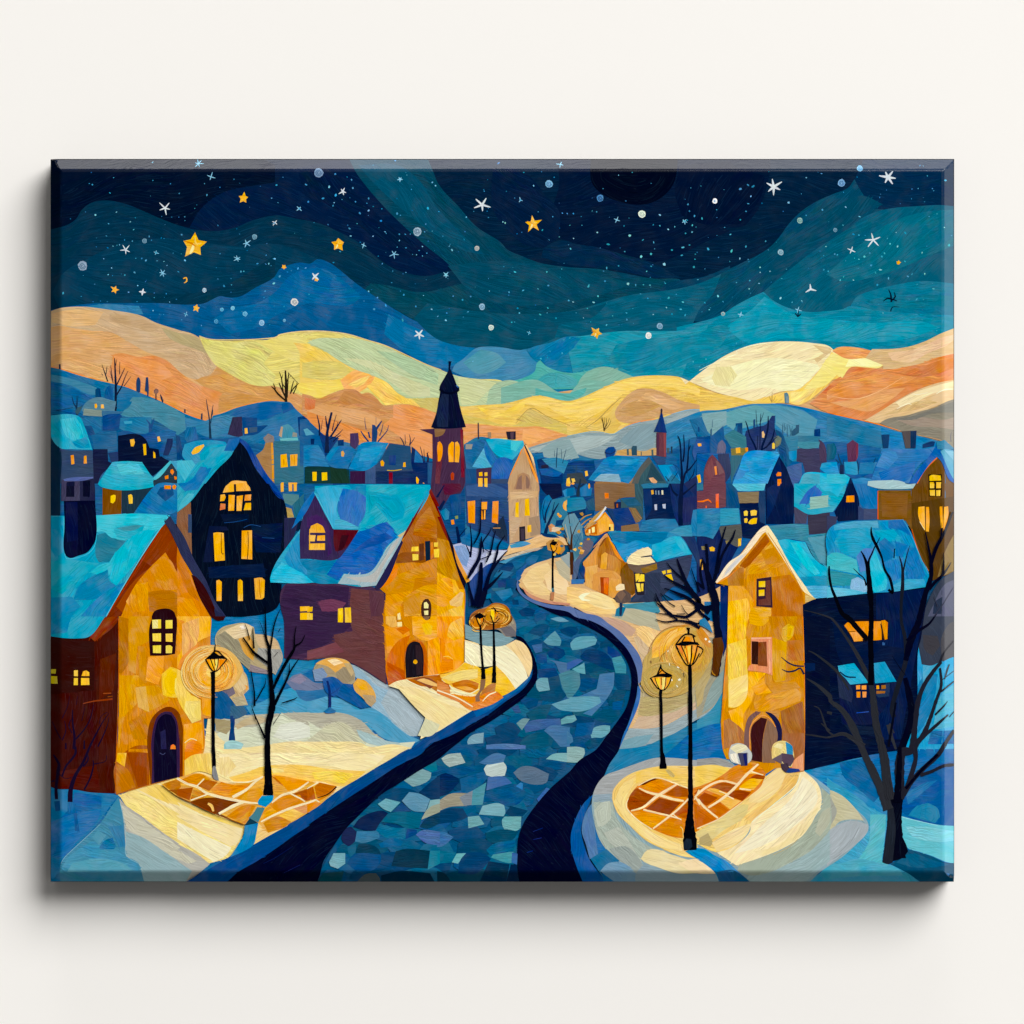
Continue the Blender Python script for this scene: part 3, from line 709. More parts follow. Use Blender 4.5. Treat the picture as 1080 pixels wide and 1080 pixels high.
P('1f6fa0', '@a1 575,412 690,412 670,450 620,485 560,500', 0)
P('83908a', '@a1 300,470 440,485 445,535 290,525', 0)
P('416f98', '@a1 445,490 560,490 620,500 560,520 450,535', 0)
win(P_Y, '@a1 385,432 400,430 407,450 400,468 386,466|@a1 436,437 458,436 462,468 436,468')
sub('chimney'); P('14437c', '@a1 390,315 410,303 430,308 440,378 392,378', 90); P('1e5d97', '@a1 465,380 480,300 510,280 533,300 533,400 480,390', 90)
part('house', 'small square blue house under the hill tree')
P('124a8a', '@a1 450,530 500,515 590,512 605,530 590,640 560,650 450,650', 0)
sub('roof'); P('2b79a9', '@a1 595,545 850,540 840,600 820,680 620,650 585,630', 6); P('4b9bc4', '@a1 620,575 690,570 690,590 630,595', 0)
part('bare_tree', 'small blue forked tree')
for t in ('@a1 835,690,30 838,620,26 830,590,14 805,560,6', '@a1 840,630,20 858,590,12 868,550,6'):
    K('1c4d8a', t)
part('house', 'dark long house with yellow windows under the left hill')
P('0c1638', '@a1 575,690 640,680 740,680 800,720 830,790 905,800 920,850 1000,900 860,1020 760,950 575,900', 2)
sub('roof'); P('1b5595', '@a1 570,665 640,650 760,680 870,650 900,690 960,720 960,850 915,860 905,790 830,785 800,720 740,678 580,690', 10)
P('2f6ba0', '@a1 870,670 990,640 1050,660 1010,760 940,740', 0)
win('f9bd1c', '@a1 672,722 705,718 712,745 700,778 680,776|@a1 778,760 802,756 806,846 786,850|@a1 862,818 876,830 880,872 862,872')
win('f4b84a', '@a1 893,700 912,695 925,735 900,740')
sub('chimney'); P('2a3763', '@a1 975,715 1020,712 1020,760 985,850 940,850 960,780', 90)
part('house', 'purple and navy house wall beside the slate roof')
P('1e1f45', '@a1 370,800 490,800 495,900 540,920 440,1010 410,1080 370,1080', 0); P('2b3c6b', '@a1 495,830 575,820 578,895 520,905', 0)
sub('chimney'); P('1c4e85', '@a1 305,610 360,610 390,680 340,690', 30)

part('house', 'slate grey house with a cyan roof at the left edge')
P('3c4a6e', '@a1 0,690 100,790 368,812 378,1080 0,1080', 0)
P('14304d', '@a1 0,690 100,795 105,1080 @a2 105,260 0,260 @a1 0,1080', 90)
sub('roof'); P('22a3c8', '@a1 0,525 240,525 270,545 300,610 368,805 200,800 100,790 0,655', 70); P('3bb8d6', '@a1 100,560 230,540 270,600 300,720 230,730 160,700', 60); P('1c90be', '@a1 200,740 320,700 350,790 240,785', 20)
win('f5a32c', '@a1 190,850 215,847 220,920 195,925|@a1 298,856 318,852 322,916 296,918')
part('house', 'orange-brown hut with a cyan snow cap')
P('7a4c17', '@a2 448,35 605,35 602,255 448,258', 90); P('22374a', '@a2 605,35 900,30 800,150 700,245 605,240', 90)
sub('roof'); P('2aa9cb', '@a1 410,1085 450,1020 490,960 530,905 650,897 770,905 850,1020 870,1040 @a2 900,10 860,28 440,28', 8); P('49bdd6', '@a1 560,920 740,920 790,1000 600,1010', 2)
win('fbc81e', '@a2 515,100 540,90 556,95 552,140 535,162 514,155|@a2 657,95 680,86 690,95 694,162 664,165')
part('house', 'dark gabled house with little orange windows')
P('2e3d4e', '@a1 1010,890 1080,1000 @b2 60,60 0,180 @a2 870,30 @a1 860,1060', 10); P('7f5c3c', '@b2 0,230 110,150 120,580 60,440 0,350', 60); P('3a4c72', '@b2 88,250 118,250 118,400 88,400', 90)
sub('roof'); P('4fb7d2', '@a1 860,1035 1000,892 1015,905 880,1050 870,1050', -45); P('3c9ec4', '@a1 1000,895 1080,890 @b1 40,880 60,1080 @a1 1080,1020', 50)
P('1f78b4', '@a2 700,245 860,30 900,0 1080,0 1080,210 1000,250', 30); P('17528c', '@a2 890,80 920,30 1020,30 1030,90 960,145', 'c')
win('ee8a1e', '@a1 1003,968 1020,962 1032,985 1018,1010 1000,990|@a1 955,1020 985,1010 985,1040 958,1045|@a1 1032,1020 1052,1025 1052,1045 1036,1048|@a2 952,15 1005,15 1005,45 952,45|@a2 1015,20 1035,8 1050,22 1040,48 1020,42')

# ------------------------------------------------------------------ houses under the middle-left hill
part('house', 'small purple house on the hillside')
P('3a3152', '@b1 410,680 450,540 525,535 535,690 500,700', 90); P('174a86', '@b1 525,540 650,545 650,610 740,605 640,680 540,690', 0)
win('f6bd45', '@b1 548,630 570,628 574,672 550,676')
P('415878', '@b1 585,625 650,620 650,660 590,668', 0)
part('house', 'round-roofed blue house with a yellow oval skylight')
P('2a6aa0', '@b1 60,700 80,620 150,620 170,720 80,745', 90); P('1a4a80', '@b1 -10,690 20,700 60,885 0,885', 90)
sub('roof'); P('2c93c0', '@b1 40,850 60,760 140,735 300,728 390,740 415,780 410,820 300,920 200,1000 140,940 60,885', 30); P('10a0c4', '@b1 180,850 260,770 370,760 400,800 300,900 200,930', 'c'); P('49b3d1', '@b1 0,895 120,890 150,930 100,1040 40,1080 0,980', 60); P('2278b6', '@b1 170,940 280,960 180,1060 80,1060', -40)
win('f4c03c', '@b1 115,830 140,790 215,760 220,775 170,830 125,845')
part('house', 'ochre and grey tower house with a round top')
P('a68155', '@b1 640,850 700,800 720,740 780,735 795,1080 760,1060 700,960', 4); P('8b7f7a', '@b1 700,710 740,672 785,695 790,740 720,750', 'c'); K('dd9a3a', '@b1 770,750,14 775,860,18 780,1060,14')
P('3d7089', '@b1 785,735 990,735 1030,690 1030,1080 790,1080', 4); P('58838c', '@b2 860,80 990,90 990,150 930,180 860,150', 4); P('b49a58', '@b2 865,185 930,205 950,275 870,280', 30); P('2a6a86', '@b2 940,170 1030,80 1030,270 950,280', 70)
sub('roof'); P('4a90b0', '@b1 830,720 850,610 900,595 940,625 980,700 900,735', 90); P('b59b82', '@b1 826,690 845,615 860,620 850,705', 80); P('90928c', '@b1 940,660 975,670 975,700 935,700', 0); P('6cb0c2', '@b1 835,715 980,705 985,730 840,735', 0)
win('f9b020', '@b1 840,845 890,838 900,945 842,950|@b1 918,845 978,840 975,935 920,938|@b1 845,1072 866,1070 866,1085 845,1085|@b1 905,1072 975,1072 975,1085 905,1085|@b2 840,0 866,0 866,65 843,68|@b2 905,0 935,0 935,62 908,62|@b2 946,0 972,0 972,60 948,62')
for t in ('@b1 866,880,5 868,930,5', '@b1 930,850,3 934,930,3', '@b1 952,850,5 950,930,4'): K('c06a12', t)
part('house', 'navy chalet shadow at the hilltop')
P('123f7c', '@b1 980,540 1030,530 1080,580 1080,780 1030,690 990,690', 60); P('0c2c62', '@b1 990,600 1035,600 1030,650 995,690', 60); P('3d80b6', '@b1 1030,660 1080,630 1080,690 1040,690', -20)
part('house', 'blue gabled house with two yellow windows')
P('173c3f', '@c1 -20,940 190,945 340,970 350,1080 -20,1080', 0); P('1d3a2f', '@c1 185,950 320,960 340,1080 200,1080', 70)
P('1d5f9a', '@c1 -60,560 0,555 80,640 150,700 150,850 120,940 -60,940', 0)
sub('roof'); P('2e7cb5', '@c1 -30,770 90,765 140,850 180,945 0,940 -30,950', 10); P('1f6fae', '@c1 140,880 240,780 330,780 390,800 330,960 190,940', -30); P('2383bd', '@c1 150,870 210,790 260,780 180,900', -50); P('5a9cc0', '@c1 -30,640 0,630 60,680 -10,690', 10)
win('fbc21f', '@c1 42,985 78,985 76,1058 44,1058|@c1 118,990 162,988 164,1052 120,1056')
win('d9a85a', '@c1 276,820 292,812 304,835 296,862 278,858', None)
part('house', 'dark teal house slope with a chimney')
P('123a78', '@c1 90,650 150,690 230,700 260,710 150,860 120,760', 70)
sub('chimney'); P('123a70', '@c1 250,725 298,722 298,770 252,770', 90); P('0f2e60', '@c1 28,715 60,715 55,762 30,762', 90)
part('bare_tree', 'dark bare tree against the tan hill')
for t in ('@c1 160,830,36 162,720,28 166,650,22 200,500,16', '@c1 168,640,16 158,590,12 150,530,6', '@c1 190,700,16 230,640,14 280,560,5', '@c1 205,650,8 215,600,6 238,520,3', '@c1 100,690,14 100,610,12 80,520,4', '@c1 180,720,8 240,690,8 290,640,3', '@c1 210,740,10 250,700,8 275,685,3', '@c1 115,640,5 125,560,2', '@c1 240,620,5 250,580,3'):
    K('15234a', t)
part('bare_tree', 'blue bare tree behind the wide blue roof')
P('20427c', '@c1 525,740 528,600 552,605 570,640 565,740', 90)
for t in ('@c1 500,740,14 460,690,12 435,650,6', '@c1 510,710,14 498,660,12', '@c1 575,740,14 610,700,10 650,650,7 662,605,3', '@c1 560,640,18 580,610,16 608,570,6', '@c1 590,690,8 605,650,7 618,590,3', '@c1 480,640,6 470,580,5 470,540,2', '@c1 560,600,3 560,540,2'):
    K('1f3a70', t)
part('house', 'slate house with a bright blue roof')
P('3a4a72', '@c1 470,980 560,930 670,750 840,775 860,960 980,960 980,1080 470,1080', 0); P('2a5078', '@c1 600,880 680,760 840,780 850,960 640,970', 0); P('1c2f60', '@c1 560,980 980,980 990,1080 560,1080', 0)
P('3a1e45', '@c1 350,980 472,978 472,1080 350,1080', 90); P('475a8a', '@c1 472,975 555,930 555,1080 472,1080', 90)
sub('roof'); P('1284c2', '@c1 335,960 400,830 430,760 480,742 665,750 600,860 550,930 470,975', -10); P('2b97cd', '@c1 440,800 620,770 560,870 420,900', -14)
sub('chimney'); P('4c3a63', '@c1 350,672 415,668 418,760 390,800 350,770', 90)
win('f6b11f', '@c1 596,900 612,888 628,910 622,938 600,938|@c1 782,910 800,905 802,945 780,945'); win('1e3f86', '@c1 665,850 720,850 720,930 665,930')
K('c9a63c', '@c1 650,972,6 700,975,8 770,965,6'); sub('door'); P('7a1228', '@c1 665,990 695,990 695,1080 665,1080', 90); back()
win('f9ad1c', '@c1 886,1030 898,1010 910,1030 904,1080 890,1080|@c1 940,1050 952,1040 958,1060 955,1080 942,1080')
part('house', 'small dark blue house left of the church')
P('1a2f63', '@c1 850,780 880,800 940,870 960,910 1020,905 1030,1080 960,1080 860,970', 0)
sub('roof'); P('1c6fae', '@c1 880,800 950,890 940,910 870,908', 40); P('2c5a8c', '@c1 980,910 1020,910 1030,1080 980,1080', 90)
part('bare_tree', 'small bare tree right of the blue roof')
for t in ('@c1 790,770,10 780,740,8 755,700,3', '@c1 800,760,5 796,680,3', '@c1 835,770,10 840,720,7 830,680,3', '@c1 838,760,8 860,730,5 875,705,3'): K('2a2f52', t)
part('bare_tree', 'small dark shrub by the church')
for t in ('@c1 945,900,8 935,840,6 920,780,3', '@c1 955,900,6 950,800,3', '@c1 980,905,16 985,870,14 975,830,6', '@c1 975,860,6 985,820,3'): K('2c2440', t)

# ------------------------------------------------------------------ church
CH = part('church_tower', 'dark red church tower with a tall navy spire')
P('4b2f4c', '@d1 -140,640 60,630 205,625 215,760 230,1080 @d2 190,80 110,90 40,200 0,150 @c2 1040,180 1010,60 @c1 1020,920 1020,680', 90)
P('6a3340', '@c1 1060,740 1080,760 1080,1080 1040,1080', 90)
P('8a6a48', '@c1 1035,635 1080,635 @d1 70,640 50,680 0,700 @c1 1040,700', -20)
P('7a2436', '@d1 190,640 212,640 222,1030 196,1030', 90); P('5b1f39', '@d2 40,0 190,0 192,60 120,90 60,90', 30)
sub('spire'); P('0a1233', '@c1 1010,620 1050,510 1070,400 @d1 25,330 20,300 60,220 100,150 110,150 150,250 160,280 180,295 182,320 165,340 190,470 235,620 130,632 0,632 @c1 1040,632', 80)
P('1c2748', '@d1 40,350 95,350 90,620 0,620 0,480', 80); K('0a1233', '@d1 100,160,8 104,110,16 106,85,20'); K('0a1233', '@d1 92,90,6 118,88,6'); K('2b64b0', '@d1 155,280,8 175,300,8'); K('060b24', '@d1 20,310,16 60,340,18 120,345,18 180,318,14')
back(CH)
win('f59a22', '@c1 1062,745 1080,738 1080,900 1062,900|@d1 8,750 22,736 40,760 40,860 25,900 8,895')
win('f8a91e', '@d1 98,760 120,738 138,745 135,905 95,905|@d1 146,745 165,738 180,760 178,908 142,905')
win('b8552c', '@d1 112,1000 125,985 140,1000 136,1050 115,1052')

# ------------------------------------------------------------------ tall centre house
part('house', 'pale blue annex behind the centre house')
P('2b6a9c', '@d1 232,780 330,730 400,720 400,800 300,900 290,960 235,960', 30); P('9a9790', '@d1 232,760 290,760 280,800 232,800', 0); P('1e4f86', '@d1 230,960 320,960 325,1080 230,1080', 90)
part('street_pole', 'thin pole by the centre house'); K('3a3348', '@d1 337,720,10 336,650,10 335,585,8')
HC = part('house', 'tall centre house with a turquoise roof and beige gable')
P('2f4a80', '@d1 320,960 440,950 590,1000 600,1080 @d2 585,500 470,480 240,340 225,0 @d1 320,1080', 0); P('3e5a90', '@d2 235,20 440,0 575,60 570,110 240,100', 0)
P('3a4a72', '@d1 440,1042 590,1045 @d2 580,0 440,0', 0); P('24304f', '@d2 440,370 540,260 570,400 570,470 480,420', 70)
P('c4a27a', '@d1 575,1080 590,1020 710,760 850,1080 @d2 830,60 845,420 590,490 578,0', 88)
P('b08a68', '@d1 640,1080 660,1010 700,990 750,1010 770,1080 @d2 760,0 770,50 620,50', 90); P('8e7060', '@d1 650,1080 665,1030 690,1010 690,1080 @d2 690,45 640,45', 90); P('8e7060', '@d1 720,1010 745,1040 755,1080 @d2 745,40 725,40', 90)
P('d8b384', '@d2 590,70 820,60 815,110 600,130', 0); P('a58a72', '@d2 745,280 830,260 840,410 760,430', 90); P('c9aa85', '@d2 590,260 700,280 660,360 600,480', 0)
sub('roof'); P('1fa7cc', '@d1 395,722 480,712 570,722 640,730 700,730 708,760 650,850 610,890 560,880 500,860 440,800', 14); P('2f70b8', '@d1 395,740 440,810 490,880 440,940 395,860 380,780', 60); P('2a66b6', '@d1 490,880 540,865 620,890 600,980 575,1042 440,1042 450,950', 70); P('52a9cd', '@d1 285,945 380,790 400,870 445,945 360,955', 40); P('4cc0d6', '@d1 600,735 700,735 640,820 600,800', -50)
P('3b2b40', '@d1 708,765 725,760 835,1060 850,1080 815,1060', 68); K('f59a2c', '@d1 706,785,12 745,880,18 820,1060,22 850,1072,10'); K('f1c98a', '@d1 720,765,8 790,900,20 850,1050,14'); K('f08a20', '@d1 690,800,8 640,920,8 595,1010,6')
sub('chimney'); P('2a2438', '@d1 562,657 640,655 640,722 575,720', 90); P('5a4450', '@d1 595,665 625,660 620,720 600,720', 90); P('a08a70', '@d1 412,662 440,662 440,705 415,705', 90)
back(HC)
sub('dormer'); P('4a3252', '@d1 320,960 440,950 440,1080 @d2 440,0 330,0 @d1 325,1080', 90); back()
win('fbbd25', '@d1 340,990 368,985 370,1018 342,1020|@d1 385,990 410,988 410,1018 386,1020|@d1 335,1035 370,1035 370,1080 @d2 370,25 335,25|@d1 384,1035 410,1035 @d2 410,0 410,30 385,25')
win('f39a22', '@d2 248,145 310,138 308,325 255,318'); win('f5a01e', '@d2 358,150 408,148 405,210 358,210|@d2 355,220 368,220 375,292 355,292|@d2 382,215 394,215 392,290 380,292', ('231a2c', '@d2 352,205 400,205 395,295 352,295')); win('f2971e', '@d2 452,145 500,142 496,328 445,315')
win('fbc51c', '@d2 638,155 665,150 664,275 635,272|@d2 714,128 748,120 755,262 712,262'); win('fbc022', '@d2 735,340 765,335 768,395 735,398')
sub('door'); P('2c2430', '@d2 668,352 716,346 720,465 670,470', 90); P('453a48', '@d2 680,370 708,366 710,455 684,460', 90); back()
K('e0a050', '@d2 455,362,5 515,362,6')
# ------------------------------------------------------------------ right half of the village
part('village_ground', 'deep blue shade between the houses at the right')
P('20609c', '@d1 780,850 860,820 1000,880 @e1 0,880 240,890 320,870 800,830 @f1 0,700 400,820 800,800 @g1 0,740 440,790 @g2 420,60 400,300 0,420 @f2 600,700 0,1000 @e2 1080,1080 500,700 200,420 0,400 @d2 840,420 835,60', 0)
P('8fa9ab', '@d1 860,790 960,740 1080,720 @e1 100,870 0,885 @d1 960,880 800,850', -20)
P('16457f', '@e1 0,920 220,890 240,1080 @e2 220,260 0,300 @d2 850,420 830,0 @d1 1000,1000', 0)
P('1d5690', '@e1 800,830 1080,760 @f1 240,1080 @f2 100,400 @e2 830,400 1040,100 @e1 830,1080', 90)
P('2d7fae', '@d2 850,340 870,300 960,380 1040,410 930,430 850,420', 10)
part('house', 'blue rooftops right of the centre house')
P('16376f', '@d1 800,830 860,825 860,870 910,880 910,950 990,960 1020,1010 1020,1080 850,1080', 0)
sub('roof'); P('1f5fa3', '@d1 830,960 980,955 1015,1000 990,1020 850,1010', -4); P('2a6fa4', '@d1 770,840 860,830 870,870 800,890', 0); P('3f86b2', '@d1 850,880 980,870 1070,900 1030,1000 900,930', 10)
sub('chimney'); P('2a2744', '@d1 845,935 880,925 905,930 905,950 850,960', 0)
back(); P('131c44', '@d2 830,0 1010,0 1020,100 940,130 860,60', 0)
part('bare_tree', 'thin distant trees on the blue slope')
for t in ('@d1 970,950,9 972,880,9 978,790,4', '@d1 1020,915,6 1035,860,5 1050,800,3', '@d1 1015,880,4 1010,800,3', '@d1 955,860,4 955,810,2', '@e1 70,1000,10 75,960,8 78,930,4', '@e1 110,1070,9 130,1000,8 138,940,4', '@e1 60,960,5 45,930,3'): K('2a4a6c', t)
part('house', 'tiny dark houses with bright specks of window')
P('3c4650', '@e1 0,1000 120,990 170,1080 0,1080', 0)
win('f6c33a', '@e1 145,980 165,975 172,1015 150,1022|@e1 0,1040 20,1035 30,1080 0,1080|@e1 35,1040 60,1038 68,1062 45,1075|@d1 1055,1040 1078,1030 1080,1080 1050,1080|@d2 1050,0 1080,0 1080,22 1052,20')
part('round_bush', 'blue bush by the path beside the centre house')
P('1d74ae', '@d2 850,200 880,110 910,90 940,140 930,260 900,340 850,400', 70); P('2f8ac0', '@d2 1020,60 1060,40 1080,60 1080,120 1040,110', 'c'); P('1b6ca5', '@e2 0,40 60,30 75,90 0,110', 'c'); P('1a72b0', '@e2 105,40 160,0 205,40 195,100 110,105', 'c')
P('357a9f', '@d2 940,130 1080,100 1060,300 1000,400 900,420 880,360', 40)
part('bare_tree', 'dark bare tree beside the beige gable')
for t in ('@d2 880,410,28 900,340,24 930,270,18 960,210,14 990,160,6', '@d2 880,320,16 885,240,12 930,130,6', '@d2 930,270,9 945,200,7 955,150,4', '@d2 870,300,8 860,220,6 880,130,3'): K('0f2650', t)
part('bare_tree', 'small dark tree with yellow leaves')
K('22344c', '@e2 88,105,26 92,50,20 105,0,16 @e1 110,1040,8'); K('22344c', '@e2 80,40,12 50,10,6'); K('22344c', '@e2 100,30,10 140,0,6')
for t in ('@e2 e15,8,16,8', '@e2 e48,0,14,9', '@e2 e180,20,8,22', '@e2 e5,170,20,30', '@d2 e1050,180,28,40', '@d2 e1000,265,14,12', '@d2 e985,250,10,12'): P('f2a93b', t, 40)
P('eab04a', '@d2 1030,150 1060,130 1080,160 1080,230 1045,220', 40)
K('1f3550', '@d2 1060,230,6 1056,180,8 1066,150,4')
part('house', 'small snowy cottage with warm lit front')
P('c98a55', '@d2 905,345 930,325 960,345 930,395 915,390', 40); P('173f73', '@d2 970,300 1040,290 1020,340 960,350', 0)
P('e0c9a8', '@d2 940,350 1010,360 990,400 930,390', 10)
sub('roof'); P('2c7ea9', '@e2 0,120 60,112 130,110 160,170 150,205 0,235', 4); P('153766', '@e2 0,235 150,205 150,270 60,290', 0); P('31597a', '@e2 150,150 220,110 230,220 170,215', 60)
part('house', 'olive brown house with an orange window')
P('87684a', '@e2 220,0 550,0 555,110 430,122 395,150 390,205 320,215 230,225', 2); P('9a7350', '@e1 230,1080 535,1080 550,960 520,1040 420,1050 230,1065', 0)
P('3c5a66', '@e1 540,1080 580,1000 665,865 800,1060 810,1080 @e2 620,0 620,290 560,310 440,200 440,130 555,118 548,0', 70); P('5c5f5c', '@e1 525,1080 560,990 665,862 690,900 600,1020 580,1080', -55); P('2b4a5c', '@e1 690,910 790,1060 640,1060', 60)
P('8a7050', '@e2 500,195 560,200 610,280 590,310 550,320', 40); P('275d80', '@e2 440,130 560,120 610,180 500,190', 0)
sub('roof'); P('157ebe', '@e1 170,1050 240,960 320,870 380,855 660,862 590,950 530,1045 500,1080 430,1065 200,1055', 2); P('3493cc', '@e1 390,890 600,880 520,925 410,920', 0); P('8fb0c8', '@e1 215,1060 270,1010 420,1003 440,1070', -6)
sub('chimney'); P('1b4a92', '@e1 310,810 335,785 380,780 398,805 385,850 320,868', 90); K('12306a', '@e1 308,825,10 350,840,10 395,815,8')
back()
win('e8812a', '@e2 305,75 338,78 340,120 308,122'); win('d9a27a', '@e1 665,1035 700,1030 735,1062 725,1080 690,1072')
part('wall', 'row of pale garden walls and posts under the small spire')
P('c9a36e', '@e1 390,850 410,810 490,800 640,815 700,790 730,790 730,850 500,855', 0)
for t in ('@e1 485,802 502,798 504,850 488,850', '@e1 600,820 608,820 608,852 600,852', '@e1 686,805 702,803 704,855 688,855', '@e1 812,790 835,790 830,835 815,835'): P('4a6068', t, 90)
P('2f5068', '@e1 525,795 535,772 568,775 570,852 528,852', 90); P('2a3d55', '@e1 845,778 858,778 858,835 845,835', 90)
SP = part('church_tower', 'small distant tower with a dark blue spire')
P('6b3c4a', '@e1 728,665 808,665 806,865 726,855', 90); P('8a4248', '@e1 785,670 806,670 806,860 790,860', 90); P('55324a', '@e1 728,668 750,668 750,850 728,850', 90)
sub('spire'); P('123775', '@e1 765,500 775,505 790,570 812,668 760,662 706,658 740,580', 80); K('3b2f3c', '@e1 768,510,8 770,490,14 770,470,10')
part('house', 'blue gabled shed under the small spire')
P('2b4a7c', '@e1 690,860 800,868 820,920 740,930', 0); P('1d6299', '@e1 810,840 910,835 915,960 870,925 800,925', 0)
sub('roof'); P('1f90cc', '@e1 735,930 860,925 920,1040 930,1080 820,1080', 50); P('2577b5', '@e1 830,940 870,930 920,1050 860,1010', 60)
part('house', 'dark navy house with pale small windows')
P('0c2350', '@e2 618,40 700,40 830,10 860,140 890,290 640,298', 0); P('14336a', '@e2 620,45 680,45 690,200 640,290', 90)
sub('roof'); P('2b76a0', '@e2 600,10 640,0 830,0 820,30 620,40', 0); P('2c6f98', '@e1 810,1060 860,1000 940,1080 820,1080', 40)
back()
win('e9b24a', '@e2 683,55 702,52 706,85 688,90'); win('7f98b5', '@e2 718,58 726,56 728,90 720,90|@e2 740,58 750,56 752,90 742,90'); win('e6d9b8', '@e2 768,55 782,55 784,90 770,90'); win('bac4cf', '@e2 710,170 732,168 732,215 714,215|@e2 775,168 802,165 802,205 780,200')
part('house', 'dusky brown tall house wall right of the navy house')
P('1a2f66', '@e2 830,0 1080,0 1080,330 920,340 880,280', 90); P('2c2f62', '@e2 940,120 1060,100 1060,300 940,320', 90); P('25305f', '@e1 950,1080 1080,1000 @e2 1080,120 1000,60', 60)
sub('roof'); P('2f7fb0', '@e2 1010,330 1025,215 1080,205 1080,430 1020,425', 80); P('2c77a8', '@e2 585,385 610,310 680,290 880,288 905,340 920,385 820,400 700,390', 0); P('3b8fb8', '@e2 820,400 920,350 1010,335 1020,430 900,425', 8)
part('bare_tree', 'tall dark bare tree behind the brown cottage roof')
for t in ('@e2 925,340,34 922,240,34 925,140,38 930,60,28 @e1 935,1000,16 930,900,12 920,740,9 900,690,4', '@e2 900,100,20 860,60,14 840,0,9', '@e2 940,90,18 990,50,12 1050,0,8', '@e2 930,60,18 @e1 960,1000,16 1000,960,12 1060,880,5', '@e1 945,900,14 955,800,9 950,680,4', '@e1 975,990,14 985,880,10 990,800,6 995,720,3', '@e1 990,810,9 1005,770,6', '@e1 990,1060,8 1030,1000,6 1035,960,3', '@e1 850,1060,4 900,990,5', '@e1 915,720,7 900,690,4', '@e1 830,1060,8 800,1020,4'): K('0e1c40', t)
# ------------------------------------------------------------------ mid right cluster (f1, f2)
part('house', 'far blue rooftops under the right hill')
P('1b4d8a', '@f1 0,700 60,700 110,690 110,830 0,830', 0); P('1d5a97', '@f1 110,700 215,610 225,720 280,760 280,830 110,830', 60); P('2b6d9f', '@f1 -60,560 40,540 100,690 0,700', 40)
part('house', 'pale teal rooftop under the right hill')
P('2a6799', '@f1 640,640 690,660 700,830 660,840', 60)
P('3a7fa3', '@f1 690,690 760,690 820,690 850,790 830,900 740,900 700,800', 4); P('2b5f8c', '@f1 700,690 740,780 780,900 740,940 690,850', 60); P('3f7a99', '@f1 820,690 1000,690 1000,740 920,800 830,790', 0); P('1d8ac0', '@f1 745,820 810,810 815,870 780,900 750,880', 'c')
sub('chimney'); P('1a4c80', '@f1 315,590 370,585 370,690 310,720', 90); P('2f72a0', '@f1 300,640 330,600 320,720 300,730', 90)
sub('chimney'); P('17477f', '@f1 8,620 20,620 22,660 8,660', 90); sub('chimney'); P('2a5a80', '@f1 110,640 122,630 122,690 110,695', 90); sub('chimney'); P('183f78', '@f1 955,640 1002,635 1004,698 955,695', 90); sub('chimney'); P('335a78', '@f1 775,650 805,625 805,605 832,600 830,665 790,690 770,690', 90)
back(); win('d08a4a', '@f1 820,755 835,750 840,780 822,788')
part('house', 'blue house with one lit window at the tree')
P('17549a', '@e1 1020,820 1060,700 @f1 0,640 0,720 100,720 105,830 0,830 @e1 1040,900', 0); P('1d5ea0', '@f1 0,840 110,830 60,960 50,1080 0,1080', 4)
win('f1b24a', '@f1 10,757 34,753 38,775 14,778|@e1 1062,755 1080,752 1080,778 1066,776'); win('f7b928', '@f1 2,1012 26,1008 34,1070 10,1075|@e1 1055,1015 1080,1005 1080,1060 1066,1062')
part('house', 'purple hilltop house in front of a dark chimney')
P('29386e', '@f1 390,700 400,650 480,620 560,600 590,560 610,528 635,528 640,660 690,730 640,800 400,830', 8); P('33406f', '@f1 470,700 640,680 640,810 480,810', 0); P('225084', '@f1 640,640 700,680 720,760 740,1000 680,860', 60); P('6b7a70', '@f1 630,710 660,690 688,710 680,760 640,790', 60)
sub('chimney'); P('1f4a80', '@f1 460,560 475,555 475,620 460,625', 90)
back(); win('e5c07a', '@f1 528,660 540,652 552,680 546,708 530,705', None); win('f8c62c', '@f1 612,755 625,745 634,760 632,798 612,795')
P('7d7f5e', '@f1 640,740 680,720 660,770 640,780', 50)
part('bare_tree', 'bare tree standing on the blue snowy roof')
for t in ('@f1 530,820,22 530,780,18 560,700,16 578,620,14 580,530,4', '@f1 485,820,16 470,770,14 430,690,12 410,610,8 395,570,3', '@f1 540,800,12 590,760,10 640,710,6 655,700,2', '@f1 560,790,14 610,720,12 632,640,8', '@f1 512,800,8 515,640,6 520,510,3', '@f1 490,620,5 480,480,2', '@f1 510,600,5 545,500,2', '@f1 490,800,6 495,690,5'): K('0d1c44', t)
part('bare_tree', 'faint thin trees on the far right slope')
for t in ('@f1 700,680,8 698,640,7 700,590,3', '@f1 715,650,4 712,590,3', '@f1 738,700,6 735,640,4 742,590,2', '@f1 760,690,6 770,650,5 778,610,3', '@f1 765,660,4 750,600,2', '@f1 720,640,3 730,600,2', '@f1 125,620,4 128,560,2'): K('3f6688', t)
part('bare_tree', 'faint tree and post on the right hilltop')
for t in ('@f1 610,420,7 612,370,6 612,335,2', '@f1 605,410,5 590,370,3', '@f1 620,410,4 640,370,3', '@f1 625,420,3 655,395,2'): K('b79a62', t)
part('hill_post', 'grey stone post on the right hilltop'); P('5f7f92', '@f1 710,345 730,338 742,350 750,428 715,425', 90); P('8097a0', '@f1 728,370 740,370 748,425 725,425', 90)
part('house', 'slate house with a lit ochre strip of windows')
P('41788f', '@f1 220,690 300,640 400,700 405,790 280,790', 8); P('7f7a48', '@f1 275,795 418,788 410,830 385,850 280,850', 0); P('3d6a80', '@f1 275,850 385,850 300,1020 280,1080 270,960', 90)
win('fbb624', '@f1 315,790 352,786 354,830 318,835'); win('ee9a2c', '@f1 392,790 412,786 416,815 398,822')
part('house', 'grey-purple rounded house')
